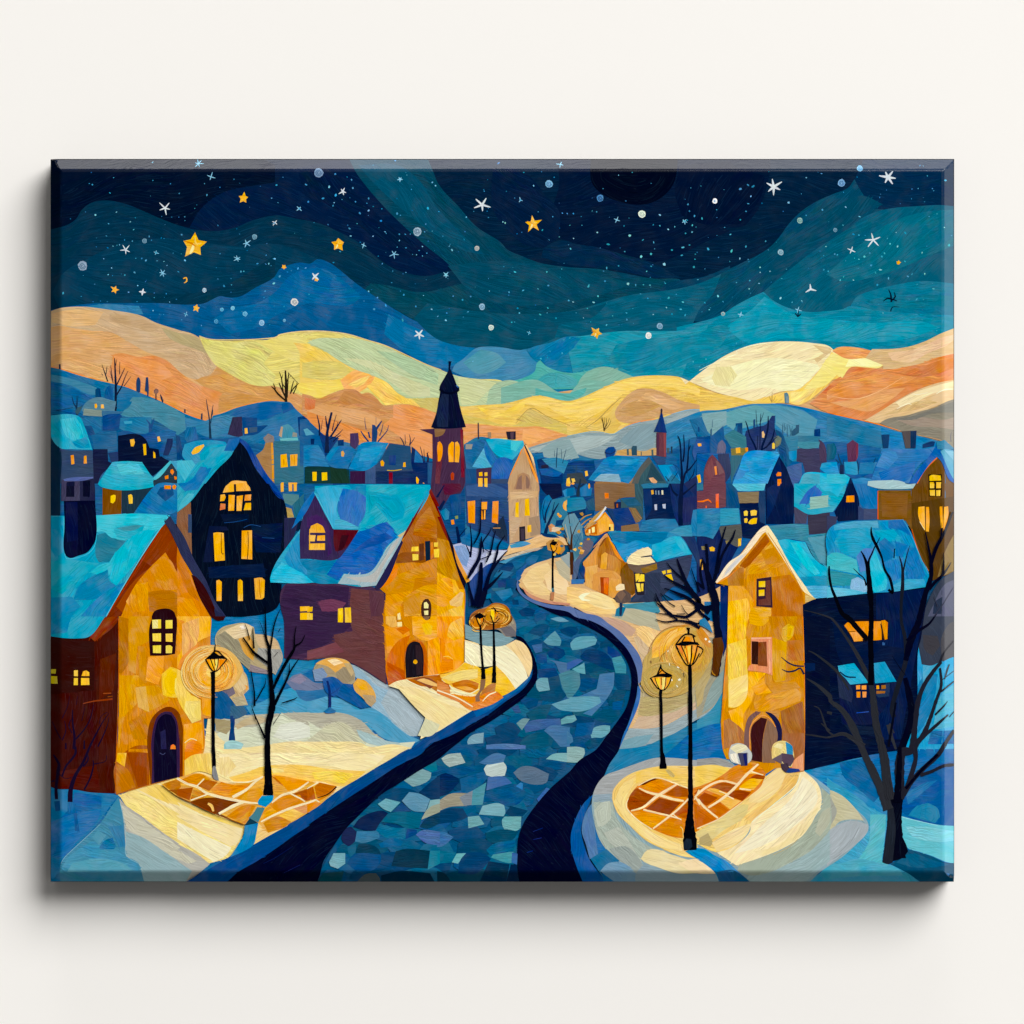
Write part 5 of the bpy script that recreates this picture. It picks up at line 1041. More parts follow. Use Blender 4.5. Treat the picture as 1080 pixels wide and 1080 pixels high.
# the cobbles that stand out
def C(col, txt, f=4):
    b = (0x0d, 0x4c, 0x78)
    q = [int(int(col[i:i+2], 16) * .8 + b[i // 2] * .2) for i in (0, 2, 4)]
    sub('cobble'); P('%02x%02x%02x' % tuple(q), txt, f, .08)
for c, t in (('0d4b78', '@d3 740,135 800,80 860,60 910,70 900,120 840,155'), ('74a9b8', '@d3 865,205 920,150 960,118 1010,200 1000,240 900,230'), ('5170a8', '@d3 770,235 855,222 855,285 800,300'), ('0b3f78', '@d3 895,290 960,245 1030,270 1045,310 1000,345 910,335'),
    ('0d4b8c', '@d3 800,310 890,290 895,380 810,385'), ('5f7ba8', '@d3 900,350 1060,380 1080,430 1080,500 1000,460 960,380'), ('15427c', '@d3 820,430 960,420 990,480 900,500 825,495'), ('8eb6c4', '@d3 805,530 830,505 925,502 918,600 830,612 808,580'),
    ('0c4a70', '@d3 900,500 990,480 1020,600 1055,640 1000,690 870,690 830,640 920,610'), ('5f8f9f', '@d3 990,470 1080,440 @e3 100,450 105,560 40,660 0,660 @d3 1050,640 1020,580'), ('0d5474', '@d3 720,790 860,720 935,720 880,840 760,845'), ('7fb3c4', '@d3 930,715 1080,665 @e3 0,660 150,650 290,655 300,690 200,750 100,775 0,770 @d3 1000,760'),
    ('5168a6', '@d3 700,880 760,850 1000,830 1010,890 900,910 720,945'), ('8fa8a4', '@d3 645,870 700,830 755,835 690,925'), ('0b4272', '@d3 470,905 540,870 620,868 680,930 640,985 520,995 480,950'), ('9db8c6', '@d3 245,1020 280,970 380,945 375,1030 250,1042'), ('0e5a78', '@d3 670,1030 760,960 860,945 950,1000 930,1050 800,1080 700,1060'),
    ('5a7fb0', '@d3 870,930 920,890 1080,900 1080,1060 1000,1060 940,990'), ('6f83c0', '@d3 400,1045 560,1035 720,1050 720,1080 400,1080'), ('88b4bc', '@d3 1005,840 1060,810 1080,810 @e3 60,800 80,840 40,865 0,870 @d3 1010,880'), ('34568e', '@d3 600,740 660,720 685,785 640,790'),
    ('82b3c4', '@e3 28,215 70,175 220,160 245,190 230,230 120,265 45,275 30,250'), ('0b3a6c', '@e3 110,320 160,270 240,270 340,320 390,440 300,420 180,370 120,360'), ('5a9db4', '@e3 365,340 440,320 480,400 480,465 395,460'), ('123f8c', '@e3 330,240 420,290 440,320 370,335 330,300'), ('5f83b8', '@e3 265,470 385,455 380,560 330,660 200,810 130,790 280,700 260,650 100,650 240,590'),
    ('0b4a78', '@e3 390,470 500,480 515,600 420,600 385,560'), ('7fbac6', '@e3 40,430 100,400 140,375 150,470 100,460'), ('4a68b0', '@e3 0,380 100,345 130,360 40,420 0,435'), ('0c5476', '@e3 210,820 290,760 430,760 420,820 360,870 250,850'), ('0e5c9c', '@e3 370,700 460,680 440,760 370,760'), ('8bb8cc', '@e3 185,940 220,905 310,885 350,890 350,940 290,985 200,990'),
    ('125a98', '@e3 80,870 230,860 200,960 60,980'), ('6684b0', '@e3 0,930 40,970 50,1020 0,1050'), ('0e4f74', '@e3 140,1040 200,990 300,990 260,1040 180,1080'), ('9ec3c6', '@d4 885,50 940,10 @e4 0,0 140,0 120,60 80,78 @d4 1060,75 960,60'), ('b5c8be', '@e3 0,1062 100,1062 140,1075 @e4 145,5 100,70 0,75'),
    ('c9d3c4', '@d4 35,45 80,15 190,0 230,80 100,115 60,85', ), ('e6ecdd', '@d4 380,130 410,90 540,75 565,110 550,185 450,195 400,180'), ('777f92', '@d4 620,160 680,115 760,108 910,170 890,240 860,255 680,225'), ('5572b4', '@d4 415,195 550,195 610,245 400,305'), ('5f7fb6', '@d4 340,80 480,0 560,20 540,75 400,95'), ('0a2a58', '@d4 0,190 60,165 175,205 180,240 90,330 0,360'),
    ('0f568c', '@d4 60,160 200,100 320,140 180,190'), ('0b6194', '@d4 185,210 380,150 410,200 360,260 200,330'), ('c4ab86', '@d4 0,400 100,335 190,325 250,330 240,430 100,440 0,480'), ('9d9d9c', '@d4 180,360 290,305 300,420 220,430'), ('6aa8b4', '@d4 290,305 400,240 370,420 280,425'), ('0d568e', '@d4 400,310 500,275 640,255 740,330 650,420 540,430 500,390 380,400'),
    ('2a86cc', '@d4 640,270 680,240 700,250 695,300', ), ('0b3c66', '@d4 0,480 100,450 210,450 250,520 200,545 0,580'), ('9cc6cc', '@d4 340,500 370,430 500,408 545,425 555,490 540,515'), ('93bfbe', '@d4 250,520 340,510 385,580 255,612'), ('0b3f66', '@d4 555,490 600,430 740,470 690,520 590,510'), ('8abdbd', '@d4 530,540 550,517 685,517 680,610 650,632 555,630 535,600'),
    ('0e4f6a', '@d4 395,650 540,620 660,640 620,700 440,730 400,700'), ('4f74b6', '@d4 0,640 60,645 135,685 40,760 0,765'), ('12708f', '@d4 0,795 150,805 160,830 120,890 0,900'), ('8cc3ce', '@d4 120,890 160,818 235,815 170,900'), ('0a3f74', '@d4 190,870 240,810 380,815 440,860 400,910 310,985 170,980'), ('62a6b4', '@d4 440,850 470,805 620,805 625,890 580,895'), ('0e6896', '@d4 400,790 460,740 640,705 620,800 430,830'),
    ('0c2f50', '@d4 340,1070 420,880 590,905 560,1070'), ('0a1f44', '@d4 560,1070 600,905 650,910 665,1070'), ('2f6ab8', '@d4 610,810 655,820 650,910 605,890'), ('0d3348', '@d4 0,960 60,980 120,1070 0,1070'), ('4d6ebc', '@d4 810,375 890,280 920,295 830,405'),
    ('9fb9b4', '@c4 780,220 840,180 940,130 1010,160 1000,210 920,260 860,275'), ('1e7c96', '@c4 945,120 1050,70 1060,140 1010,155'), ('0a3462', '@c4 910,320 1000,240 1080,180 1080,370 1000,370'), ('7d9fc0', '@c4 770,390 830,318 910,330 1000,375 960,480 860,470'), ('8cc0cc', '@c4 575,415 640,370 760,400 680,480 620,455'), ('c4b898', '@c4 925,545 1000,430 1080,400 1080,480'), ('a3c4be', '@c4 970,480 1000,385 1080,375 1080,410 1000,440'),
    ('0f4a86', '@c4 690,480 770,405 850,475'), ('19214a', '@c4 375,600 430,530 540,480 620,470 660,490 600,560 555,632 480,632'), ('22204c', '@c4 280,680 320,610 360,600 400,640 395,710 340,762 295,730'), ('10698a', '@c4 600,560 680,490 945,490 910,610 800,610 740,580'), ('4c83ae', '@c4 405,635 580,635 590,690 460,730 390,720'), ('0e76a2', '@c4 560,630 620,590 800,610 800,700 640,690'), ('12498e', '@c4 800,700 815,615 890,625 895,660'),
    ('6577b8', '@c4 885,665 930,630 1080,640 1080,750 960,730'), ('0b3a56', '@c4 395,810 420,740 520,745 580,780 600,825 400,825'), ('0d4f8a', '@c4 325,900 370,830 420,815 600,825 600,880 540,950 400,955'), ('0a3148', '@c4 685,920 720,800 800,780 1000,795 980,940 800,930'), ('95c0c4', '@c4 178,890 215,815 310,815 310,900 250,942 190,920'), ('2389a6', '@c4 1000,795 1080,795 1080,900 980,950'), ('0a3c5c', '@c4 915,600 960,540 1080,480 1080,570 980,615'),
    ('0c3f6e', '@c4 600,570 700,575 800,610 700,605'), ('5c5f5a', '@c4 390,1070 480,985 560,980 590,1030 590,1070'), ('0b2c44', '@c4 600,1000 760,960 1000,980 1040,1070 600,1070'), ('0e4a58', '@c4 70,1070 130,980 300,960 270,1070'), ('14648a', '@c4 330,800 330,760 400,740 390,810 350,850'), ('17699c', '@c4 580,740 700,690 780,720 760,760 600,770')):
    C(c, t)
for c, t in (('1d6ba4', '@d2 720,620 780,580 830,590 790,650 730,660'), ('123e70', '@d2 500,700 560,650 640,640 600,710 540,740'), ('1a6aa0', '@d2 610,640 720,590 700,660 640,700'), ('1a3f7a', '@d2 490,790 560,780 560,850 500,850'), ('40728a', '@d2 440,850 550,845 550,868 460,875'), ('1e7fb2', '@d2 395,905 440,890 440,930 400,940'), ('123f70', '@d2 610,945 660,945 665,985 615,985'), ('1b75a8', '@d2 500,700 620,720 560,770 460,760'), ('2a5fa6', '@d2 640,720 740,640 700,720 650,800'), ('104c84', '@d2 560,780 640,770 640,860 570,840'), ('2a80b4', '@d2 470,880 600,850 620,900 540,960'), ('0e3c6c', '@d2 660,1040 720,1010 800,1030 780,1080 690,1080'), ('8ab2c8', '@d3 920,20 1000,5 1075,40 1000,45')):
    C(c, t)
part('road_kerb', 'dark blue kerb along the left of the road')
P('04082a', '@d3 640,160 680,165 745,240 790,330 815,430 810,520 760,600 680,682 560,772 440,852 280,942 180,1022 100,1085 @c4 1080,40 900,150 800,215 600,340 480,450 380,550 320,610 240,720 130,890 110,970 75,1070 @b4 360,1070 500,955 640,875 820,755 960,655 1080,580 @c4 60,540 300,380 560,210 760,80 940,0 @c3 1000,1030 @d3 0,1005 140,945 280,865 420,785 560,675 680,595 750,520 778,430 760,320 720,250', -34)
P('0c4c8c', '@b4 40,1070 240,955 420,848 620,738 800,638 940,558 1080,488 @c4 0,488 130,398 250,308 400,218 550,128 700,38 780,-10 @c3 840,1080 1000,960 1080,920 @d3 0,938 100,880 280,768 400,708 560,618 660,558 740,488 778,430 770,490 690,600 560,690 420,795 280,875 140,955 0,1015 @c3 1000,1035 @c4 930,5 760,90 560,220 300,388 60,548 0,590 @b4 1080,588 960,665 820,765 640,885 500,965 370,1070', -34)
P('0f63a8', '@d3 300,780 420,720 560,640 680,560 770,460 760,490 690,580 560,670 420,770 320,820', -34)
K('0b1d58', '@b4 700,900,3 800,850,4 940,760,3'); K('0c1d60', '@b4 860,980,3 1000,910,4')
part('road_kerb', 'dark navy kerb along the right of the road')
P('05082b', '@d2 640,860 655,820 650,790 690,900 800,960 940,1010 1080,1045 @e2 60,1005 160,1060 200,1080 @e3 200,40 330,110 420,190 500,280 550,380 575,500 560,650 530,760 490,880 450,980 425,1080 @e4 340,100 300,190 220,325 140,405 60,560 30,680 40,800 80,930 135,1070 @d4 668,1070 660,960 655,800 660,700 700,580 800,430 920,290 1080,150 @e4 100,60 @e3 240,1080 330,960 420,840 485,735 515,620 525,500 500,390 440,290 340,190 240,120 110,55 0,0 @d2 1000,1075 840,1000 700,920', 40)
P('6272aa', '@d2 655,780 680,870 760,930 900,980 1080,1000 @e2 0,985 140,1050 260,1080 @e3 340,60 440,130 520,220 590,320 612,400 605,520 580,560 570,450 545,370 495,275 415,185 325,105 190,35 60,0 @d2 1080,1050 900,1010 760,960 670,890 645,820', 38)
P('3a70b8', '@e3 575,570 600,560 592,680 560,780 510,890 460,1000 425,1080 455,970 495,880 535,760 565,650', 100); P('c98f78', '@d2 690,840 760,900 900,950 1080,975 1080,990 900,975 740,915', 20)
P('1058a0', '@e4 215,335 140,405 60,560 30,680 40,800 80,930 135,1070 340,1070 240,950 180,860 125,700 115,620 160,460', 100); P('6080b0', '@e4 212,400 165,460 120,630 155,750 185,862 250,850 310,790 330,770 240,620 212,520', 80)
K('182a6e', '@d4 780,640,5 860,610,6'); K('182a7e', '@d4 780,705,4 850,690,5'); K('182a7e', '@d4 730,810,6 780,795,4')
# ------------------------------------------------------------------ snow bank at the right
part('snowy_ground', 'blue snow bank at the right below the navy house')
P('1a6cae', '@f3 225,875 @f4 860,140 1080,80 @g4 0,100 310,30 @g3 700,700 1060,330 @g4 1060,1070 @f4 200,1070 @e4 300,1070 230,600 300,190 540,100 760,35 @f3 0,920', 0)
P('2a86bc', '@f4 870,145 1080,100 @g4 160,60 310,30 400,200 480,380 495,520 360,450 120,280 0,210 @f4 1000,260 900,170', 24); P('0f63a2', '@g4 100,80 300,40 380,180 450,330 380,400 240,280 140,200', 30); P('1c5fa0', '@g4 620,360 720,160 1060,60 1060,600 880,580 660,520 610,480', -10); P('2374b0', '@g4 640,330 780,250 900,220 780,320 660,420', -24); P('1a7fb0', '@g4 660,510 720,440 820,405 900,450 920,520 880,570', 'c')
P('4ba0c6', '@f4 880,150 1000,240 1080,290 @g4 0,200 120,290 360,450 495,510 470,700 445,900 520,910 660,980 800,1070 0,1070 @f4 800,1070 1000,980 1080,830 1080,500 1000,330', 40); P('62b4cc', '@g4 350,500 480,500 470,700 445,880 500,910 300,960 180,960 260,860 340,720', -50); P('3f96c0', '@g4 0,210 160,300 340,450 350,600 300,540 180,400 60,320 0,290', 34); P('57a9c6', '@f4 1000,980 1080,900 @g4 100,900 240,860 440,900 600,960 620,1000 200,1010 0,1040', -4)
P('6cbcd4', '@g4 608,515 720,545 880,580 1060,600 1060,905 980,890 860,840 740,800 660,775 600,650', 8); P('84c6da', '@g4 640,600 800,600 1040,640 1050,720 860,720 700,680', 4); K('a6d8e6', '@g4 610,520,5 720,548,5 900,590,4')
P('0d4f74', '@g4 515,905 580,860 655,785 740,805 860,845 960,890 1060,905 1060,1070 800,1070 660,980', 16); P('0a5e86', '@g4 560,890 680,820 860,870 1000,910 860,930 700,930', 16)
P('2f9fd0', '@g3 720,700 740,240 770,235 775,390 850,400 910,370 1060,325 1060,1080 640,1080 680,900', 80); P('1f7fb8', '@g3 740,560 800,480 900,470 880,640 780,900 740,950', -60); P('52a9cc', '@g3 930,640 1060,540 1060,900 860,920', -10); P('1f6aa6', '@g3 850,930 1060,930 1040,1040 820,1040', 0); P('45a4d2', '@g3 780,400 920,375 860,470 780,560', -40)
P('3b4054', '@g2 840,920 930,780 1060,700 1060,1080 @g3 1060,325 930,365 850,400 770,390 740,150 @g2 780,1080', 70); P('4c4a52', '@g3 930,180 1000,60 1050,40 1050,320 940,370', 60); P('413f48', '@g3 780,150 900,160 920,240 860,320 800,280', 40); P('565a72', '@g2 860,1000 960,820 1050,780 1050,1080 820,1080', 70); P('2e3650', '@g2 880,960 940,920 930,1060 860,1060', 60)
part('snowy_ground', 'rings of lit cream snow around the round paving')
P('8fa9b2', '@e4 210,340 300,190 420,140 540,95 720,40 860,40 1080,60 @f4 260,60 320,110 @f4 1010,270 1080,300 @g4 0,290 120,350 240,460 330,560 338,620 240,740 120,850 0,930 @f4 1000,970 900,1070 300,1070 @e4 560,1070 420,900 300,760 220,560', 'c')
P('a4a9a8', '@e4 300,190 420,140 540,95 720,40 860,42 1080,65 1080,110 780,110 540,150 440,230 380,300 370,400 220,380 215,330', -20); P('9a9c98', '@f4 0,50 200,45 300,100 320,115 200,112 0,102', 2); P('94a9b0', '@e4 215,340 370,330 370,400 230,450', 10)
P('a9b3a8', '@e4 215,400 370,400 400,520 520,660 700,780 600,860 620,940 560,985 440,890 300,760 240,640', 45); P('bcc3b4', '@e4 220,470 290,400 350,390 360,530 300,590 250,600', 'c'); P('b7bdb0', '@e4 300,650 420,600 520,740 580,850 480,820 360,740', 40); P('9aa69f', '@e4 340,780 480,760 560,820 620,920 560,985 440,890', 40)
P('c7bf9c', '@g4 0,290 120,345 230,450 300,550 200,540 100,560 60,600 0,640', 30); P('a3a79c', '@g4 0,300 60,420 80,470 0,640', -60); P('a7b2b4', '@g4 60,600 200,550 330,580 335,625 240,740 60,870 0,920 0,660', -44); P('9fb3b8', '@f4 620,960 760,890 920,800 1000,720 1080,580 1080,880 960,980 880,1070 400,1070 420,1000', -30); P('a8afa2', '@f4 1010,280 1080,310 1080,620 1000,720 920,800 760,890 620,960 440,1000 330,960 340,910 520,850 720,770 860,660 980,500 1020,400', -45); P('8aaabc', '@f4 880,150 960,200 1080,290 1080,340 1010,280', 40); P('b9b9a4', '@f4 1020,480 1080,440 1080,560 1000,680 960,640', -50)
P('7796b8', '@e4 270,960 330,900 430,885 560,980 600,1070 420,1070 340,1020', 20); P('8e9fa9', '@e4 560,985 630,900 700,940 900,980 1080,985 @f4 0,980 150,990 180,1070 @e4 560,1070', 6); P('2a6f9f', '@e4 190,860 320,780 430,880 330,900 270,960 330,1070', 40)
P('ead6a4', '@e4 600,860 640,800 700,780 860,830 1000,870 1080,880 @f4 0,870 120,950 150,985 0,980 @e4 900,980 740,930 620,880', 14); P('f1dcae', '@f4 0,860 60,890 140,960 150,985 0,980 @e4 1000,960 900,900', 20)
P('f4cf7c', '@e4 370,320 420,240 480,190 560,150 700,115 800,105 1080,108 @f4 0,105 270,118 560,190 680,100 840,160 800,260 640,400 440,570 420,640 300,760 160,805 0,740 @e4 1080,860 920,835 780,780 640,710 520,600 400,470', 'c'); P('f7da92', '@e4 380,400 450,260 540,200 540,240 480,380 500,480 600,580 760,680 920,740 940,800 780,770 640,690 500,570', 'c'); P('f3c766', '@e4 560,160 740,120 980,130 980,250 860,220 700,190 560,250', 4); P('f7cc62', '@f4 0,110 240,120 300,180 200,220 100,230 0,280 @e4 1040,270 1040,120', 4); P('f5d898', '@f4 560,200 680,110 720,180 660,300 520,400 420,400 440,330', -40); P('edc072', '@f4 720,170 830,160 800,260 640,400 440,560 380,520 560,400 680,290', -42); P('dfc98a', '@f4 0,640 180,540 360,420 420,420 400,500 200,640 120,700 0,680', -30); P('b6a878', '@f4 20,690 90,650 130,730 110,760 20,745', -30); P('f4dba0', '@f4 120,730 300,620 440,570 420,640 300,750 160,800', -34); P('c9b06a', '@e4 800,140 830,130 880,185 865,200 840,190', 40)
P('f3e2b4', '@f4 840,155 870,145 980,250 1010,330 1005,440 960,520 860,670 720,765 520,850 320,915 160,810 280,770 430,640 440,570 640,410 800,270', -40); P('f7ebc6', '@f4 860,190 960,280 980,380 900,500 760,620 520,760 300,820 420,700 560,560 720,420 820,290', -42); P('eedca8', '@f4 460,800 640,760 800,640 940,480 990,420 940,560 840,680 700,770 520,840', -34); K('c7ad74', '@f4 620,830,3 740,770,4 820,700,4'); K('fff4d4', '@f4 445,565,5 640,405,6 800,265,5 840,165,3')
K('b7a06a', '@f4 755,180,4 775,192,4 790,180,4'); K('b7a06a', '@f4 795,190,4 808,178,4 825,188,4')

part('round_paving', 'round amber paving with cream joints around the tall lamp')
P('d8852a', '@e4 490,420 560,280 640,225 720,208 860,245 980,290 1080,270 @f4 0,280 120,230 220,170 300,110 440,70 520,80 620,90 560,170 520,270 440,340 360,400 270,470 180,530 0,610 @e4 1080,625 940,690 720,630 580,540 500,470', 0)
for c, t, f in (('e08f1e', '@e4 600,270 660,235 720,215 800,215 870,245 740,318 680,310 640,295', 2), ('6b3010', '@e4 590,262 640,230 720,208 740,212 680,232 620,262', -20), ('a14d12', '@e4 490,410 545,300 570,285 620,315 710,350 640,430 510,470', 4), ('95440f', '@e4 640,455 750,365 925,405 830,505 740,480', 4), ('a85414', '@e4 795,335 900,265 980,290 985,355 880,355', 4), ('e3971d', '@e4 520,490 610,475 680,490 810,520 700,610 640,590', 6), ('d5851c', '@e4 720,625 840,535 930,545 945,600 940,690 820,660', 6), ('b65e14', '@e4 860,490 985,380 1010,400 1000,540 950,530', -20), ('b35a12', '@e4 1030,330 1080,290 1080,330 1060,350', -30), ('c56b14', '@e4 1030,400 1080,440 1080,600 1040,615', 70),
        ('b86a1c', '@f4 0,290 50,280 0,320', 0), ('a8500f', '@f4 10,360 60,320 170,365 80,430 40,405', 6), ('a95310', '@f4 110,280 215,240 320,265 250,320 180,305', 6), ('c46a12', '@f4 0,430 60,470 155,540 0,605', 30), ('c8700f', '@f4 90,450 180,400 260,465 190,515 130,490', 30), ('9c4a10', '@f4 250,350 310,305 440,320 370,390 300,365', 6), ('f7b92e', '@f4 345,275 440,210 535,215 460,300 360,300', 0), ('a04b0e', '@f4 435,200 480,175 555,190 545,215 480,210', 4), ('d9872a', '@f4 210,190 300,115 440,72 500,85 400,190 340,245 230,222', -20), ('dc8c3c', '@f4 470,145 520,85 620,95 560,170 520,160', 10), ('f3c368', '@f4 180,390 230,355 360,390 270,460', 20), ('f0b84a', '@f4 70,300 120,285 240,325 200,350', 10), ('f6c868', '@f4 380,170 440,150 540,175 470,170', 6)):
    sub('paving_slab'); P(c, t, f)
back()
for t in ('@e4 520,470,10 620,440,16 720,360,24 800,310,22 890,255,14', '@e4 585,285,8 660,320,16 760,345,22 860,375,20 950,390,16', '@e4 620,460,16 740,490,14 830,510,14 930,540,8', '@e4 700,615,12 800,540,14 900,460,16 990,370,12', '@e4 690,620,10 580,550,10 500,470,10 480,420,8 500,370,6', '@e4 580,265,8 660,222,8 740,202,7 860,240,10 980,285,8', '@f4 -10,350,16 60,290,18 140,245,18 220,228,16 330,255,14', '@f4 90,445,14 200,375,20 300,290,22 400,180,22 505,85,12', '@f4 10,375,14 60,440,18 170,530,14', '@f4 345,290,12 440,302,12', '@f4 230,340,10 300,375,10', '@f4 440,150,12 540,180,8', '@f4 0,615,10 160,545,8 270,470,7 370,395,5', '@e4 1040,350,16 1080,420,14', '@e4 1035,380,10 1075,300,12', '@f4 180,310,8 260,340,8'):
    K('f8dfae', t)
K('fbe28a', '@e4 920,600,5 940,620,6 945,690,4'); K('fff3d0', '@e4 855,490,5 890,520,6 930,545,4')
part('lamp_shadow', 'blue shadow of the tall lamp on the snow')
P('1189c6', '@e4 960,800 1050,770 1080,775 @f4 60,780 140,830 240,880 330,960 450,1070 190,1070 150,980 60,900 0,865 @e4 1080,870 1020,840', 32); P('0f5f92', '@f4 160,970 280,950 360,990 450,1070 190,1070', 40)
# ------------------------------------------------------------------ nearer houses
H1 = part('house', 'tall navy gabled house with many yellow windows')
P('061026', '@b1 220,1085 330,960 470,800 515,730 560,780 680,960 760,1085 @b2 870,140 865,560 760,780 850,820 835,960 800,1020 560,1080 380,1080 260,880 150,660 120,580 105,150', 88); P('0a1838', '@b2 350,250 580,250 580,310 380,320', 0); P('131b3e', '@b2 260,345 400,350 420,380 290,390 290,640 210,640 240,460', 90); P('081b42', '@b2 600,340 860,320 840,560 640,560', 4); P('0a1c44', '@b2 250,680 700,650 720,760 260,770', 2)
P('8c6248', '@b2 0,240 110,150 120,590 60,440 0,350', 70); P('3a4a70', '@b2 88,250 118,250 118,400 88,400', 90); P('2c2a52', '@b2 870,280 990,280 960,400 870,570', 90)
K('28508a', '@b2 540,360,4 600,335,6 680,350,4'); K('1c4a8a', '@b2 380,320,4 480,310,5 570,290,4'); K('24508e', '@b2 690,440,3 790,445,5')
sub('roof'); P('23a0c6', '@b1 0,960 60,1060 180,900 270,880 380,820 460,812 440,850 330,960 230,1080 @b2 220,0 110,145 0,235', -45); P('1f78b8', '@b1 100,1060 190,940 280,955 200,1080 @b2 170,50 60,60 0,0', -40); P('57b5cc', '@b2 30,150 90,80 140,85 100,150 10,220', -45); P('12a2c6', '@b1 200,920 300,800 400,770 420,810 310,930 250,960', -40); P('2a6ab0', '@b1 380,815 420,720 510,705 500,740 460,812', 60)
P('17489a', '@b1 515,715 560,740 640,860 740,1020 790,1080 @b2 870,130 830,120 740,0 @b1 730,1080 640,960 560,800 505,735', 58); K('0b2a66', '@b2 745,0,6 800,80,6 865,135,5')
back(H1)
G1 = 'fbb225'
win(G1, '@b1 415,1085 440,1062 560,1062 570,1085|@b2 370,75 395,20 420,0 460,0 462,65|@b2 478,0 560,0 590,30 597,58 480,62|@b2 352,92 385,86 395,110 382,140 348,145|@b2 418,92 468,94 462,220 415,222|@b2 484,102 535,95 522,222 482,222|@b2 552,92 602,88 598,138 545,140|@b2 556,158 600,156 600,215 540,216|@b2 352,162 392,165 390,208 346,216')
sub('window'); P('dd7c18', '@b2 352,165 392,165 388,208 346,216', 20); P('f79a20', '@b2 552,92 602,88 598,138 545,140', 70); back()
win(G1, '@b2 293,402 330,396 378,402 388,625 305,632', None); sub('window_bar'); K('6a3a10', '@b2 358,405,5 360,560,6 378,570,8'); back()
win(G1, '@b2 525,383 608,380 610,618 522,612', None); sub('window_bar'); K('5a3410', '@b2 575,390,7 578,500,6 570,615,6'); back()
win(G1, '@b2 318,790 340,782 362,800 360,955 320,955'); win(G1, '@b2 492,790 512,778 532,795 534,955 494,955'); win(G1, '@b2 625,772 690,766 712,785 708,925 690,940 636,940'); sub('window_bar'); K('a05c14', '@b2 668,780,4 672,880,4 678,930,4'); back()

H2 = part('house', 'purple house with a golden gable and a blue roof beside the road')
P('4a2f4e', '@b2 835,960 850,860 890,815 1080,808 @c2 0,808 560,850 640,900 630,1080 @c3 625,100 640,300 650,555 330,370 180,340 0,360 @b3 1080,360 870,340 865,0', 4); P('3c2748', '@b2 840,980 880,830 1080,830 @c2 340,840 340,1080 @c3 380,60 200,200 0,290 @b3 880,340 870,40', 0)
P('6b4242', '@c2 360,850 620,880 630,1080 @c3 640,550 560,490 340,370 180,340 0,355 0,280 230,220 215,150 370,120 345,20 @c2 345,1000', 20); P('7a4a50', '@c3 0,290 230,210 300,290 120,330 0,350', -14); P('6f3f58', '@c2 90,960 200,940 320,970 260,1040 120,1040', 10); P('5f3b47', '@c2 500,860 620,900 620,1080 520,1080', 90)
# gold gable
P('d08a1a', '@c2 990,70 1080,290 @d2 225,860 225,1080 @d3 225,375 130,440 0,480 @c3 660,560 640,400 625,100 @c2 620,1060 645,900 590,855 770,460', 60)
P('a9662a', '@c2 990,80 1075,290 1080,600 860,640 740,560 800,420', 70); P('b87428', '@c2 1000,180 1080,420 1080,460 860,420 880,330', 10); P('8f5424', '@c2 720,650 860,640 960,640 1000,600 780,560 740,580', 20)
P('e98a25', '@c2 600,850 700,650 740,670 720,760 660,820', -60); P('d38f28', '@c2 720,760 900,680 1000,740 860,870 640,900', 20); P('c98432', '@c2 880,770 1040,760 1060,810 860,870', 10); P('e0982a', '@c2 640,910 860,870 760,1000 770,1080 630,1080', 40); P('dd9a30', '@c2 780,930 960,830 1080,820 1080,1080 1000,1080 1000,960 940,950 920,1080 790,1080', 20); P('d39334', '@c2 780,940 920,880 920,1060 800,1060', 60)
P('f0b128', '@d2 0,560 80,640 180,860 220,860 220,1080 0,1080', 70); P('c48a1c', '@d2 0,290 60,380 130,540 180,800 80,760 0,720', 66); P('a5621f', '@d2 0,210 60,340 110,470 0,440', 60); P('eda832', '@d2 40,770 100,765 130,830 120,960 60,1000 0,990 0,830', 20); P('e9c27a', '@d2 100,960 190,880 215,890 200,1010 110,990', -50); P('f8c440', '@d2 90,1030 200,990 220,1080 120,1080', 60)
P('f09d1d', '@c3 630,80 820,90 840,170 720,290 650,300', 30); P('d2761f', '@c3 640,380 740,200 840,150 800,280 800,500 660,560', 80); P('c05f18', '@c3 650,370 790,440 800,510 660,555', 40); P('f5ad22', '@c3 850,0 1080,0 1080,160 960,200 860,150', 10); P('fbc31f', '@c3 930,70 980,50 1020,80 1010,150 960,150', 60)
P('f6a31d', '@d3 0,0 220,0 225,370 140,440 0,470', 80); P('f5b93e', '@d3 110,60 200,10 220,160 140,200 80,160', 60); P('ef8e1e', '@d3 0,160 70,200 60,330 130,370 130,430 0,465', 80); P('f7a923', '@d3 60,230 210,170 220,370 140,360', 70); P('e98b24', '@d3 40,340 130,350 130,430 30,420', 0); K('f7c65a', '@d3 50,330,6 90,325,7 130,350,5'); P('f3a320', '@c3 980,200 1080,160 1080,470 980,480', 70)
P('e8b25a', '@c3 640,0 720,0 735,80 690,90 640,60', 90); P('d8792a', '@c3 720,100 800,80 840,110 780,150', 20)
sub('roof'); P('1aa0c8', '@c2 60,20 350,8 480,5 1000,10 1005,40 790,400 560,830 440,840 250,815 0,805 @b2 1080,808 760,805 755,770 960,420 1000,370 @c2 -30,200 60,60', 14); P('1f8fc4', '@b2 870,600 990,400 1000,600 1080,620 1080,760 900,660', 60); P('2cb6dc', '@b2 755,770 850,640 1080,770 @c2 60,800 @b2 1080,808 760,805', 14); P('0f7cae', '@c2 -60,620 240,620 160,730 60,740 -40,660', 6); P('0c86b4', '@c2 0,700 160,740 250,760 250,815 60,805 0,760', 10)
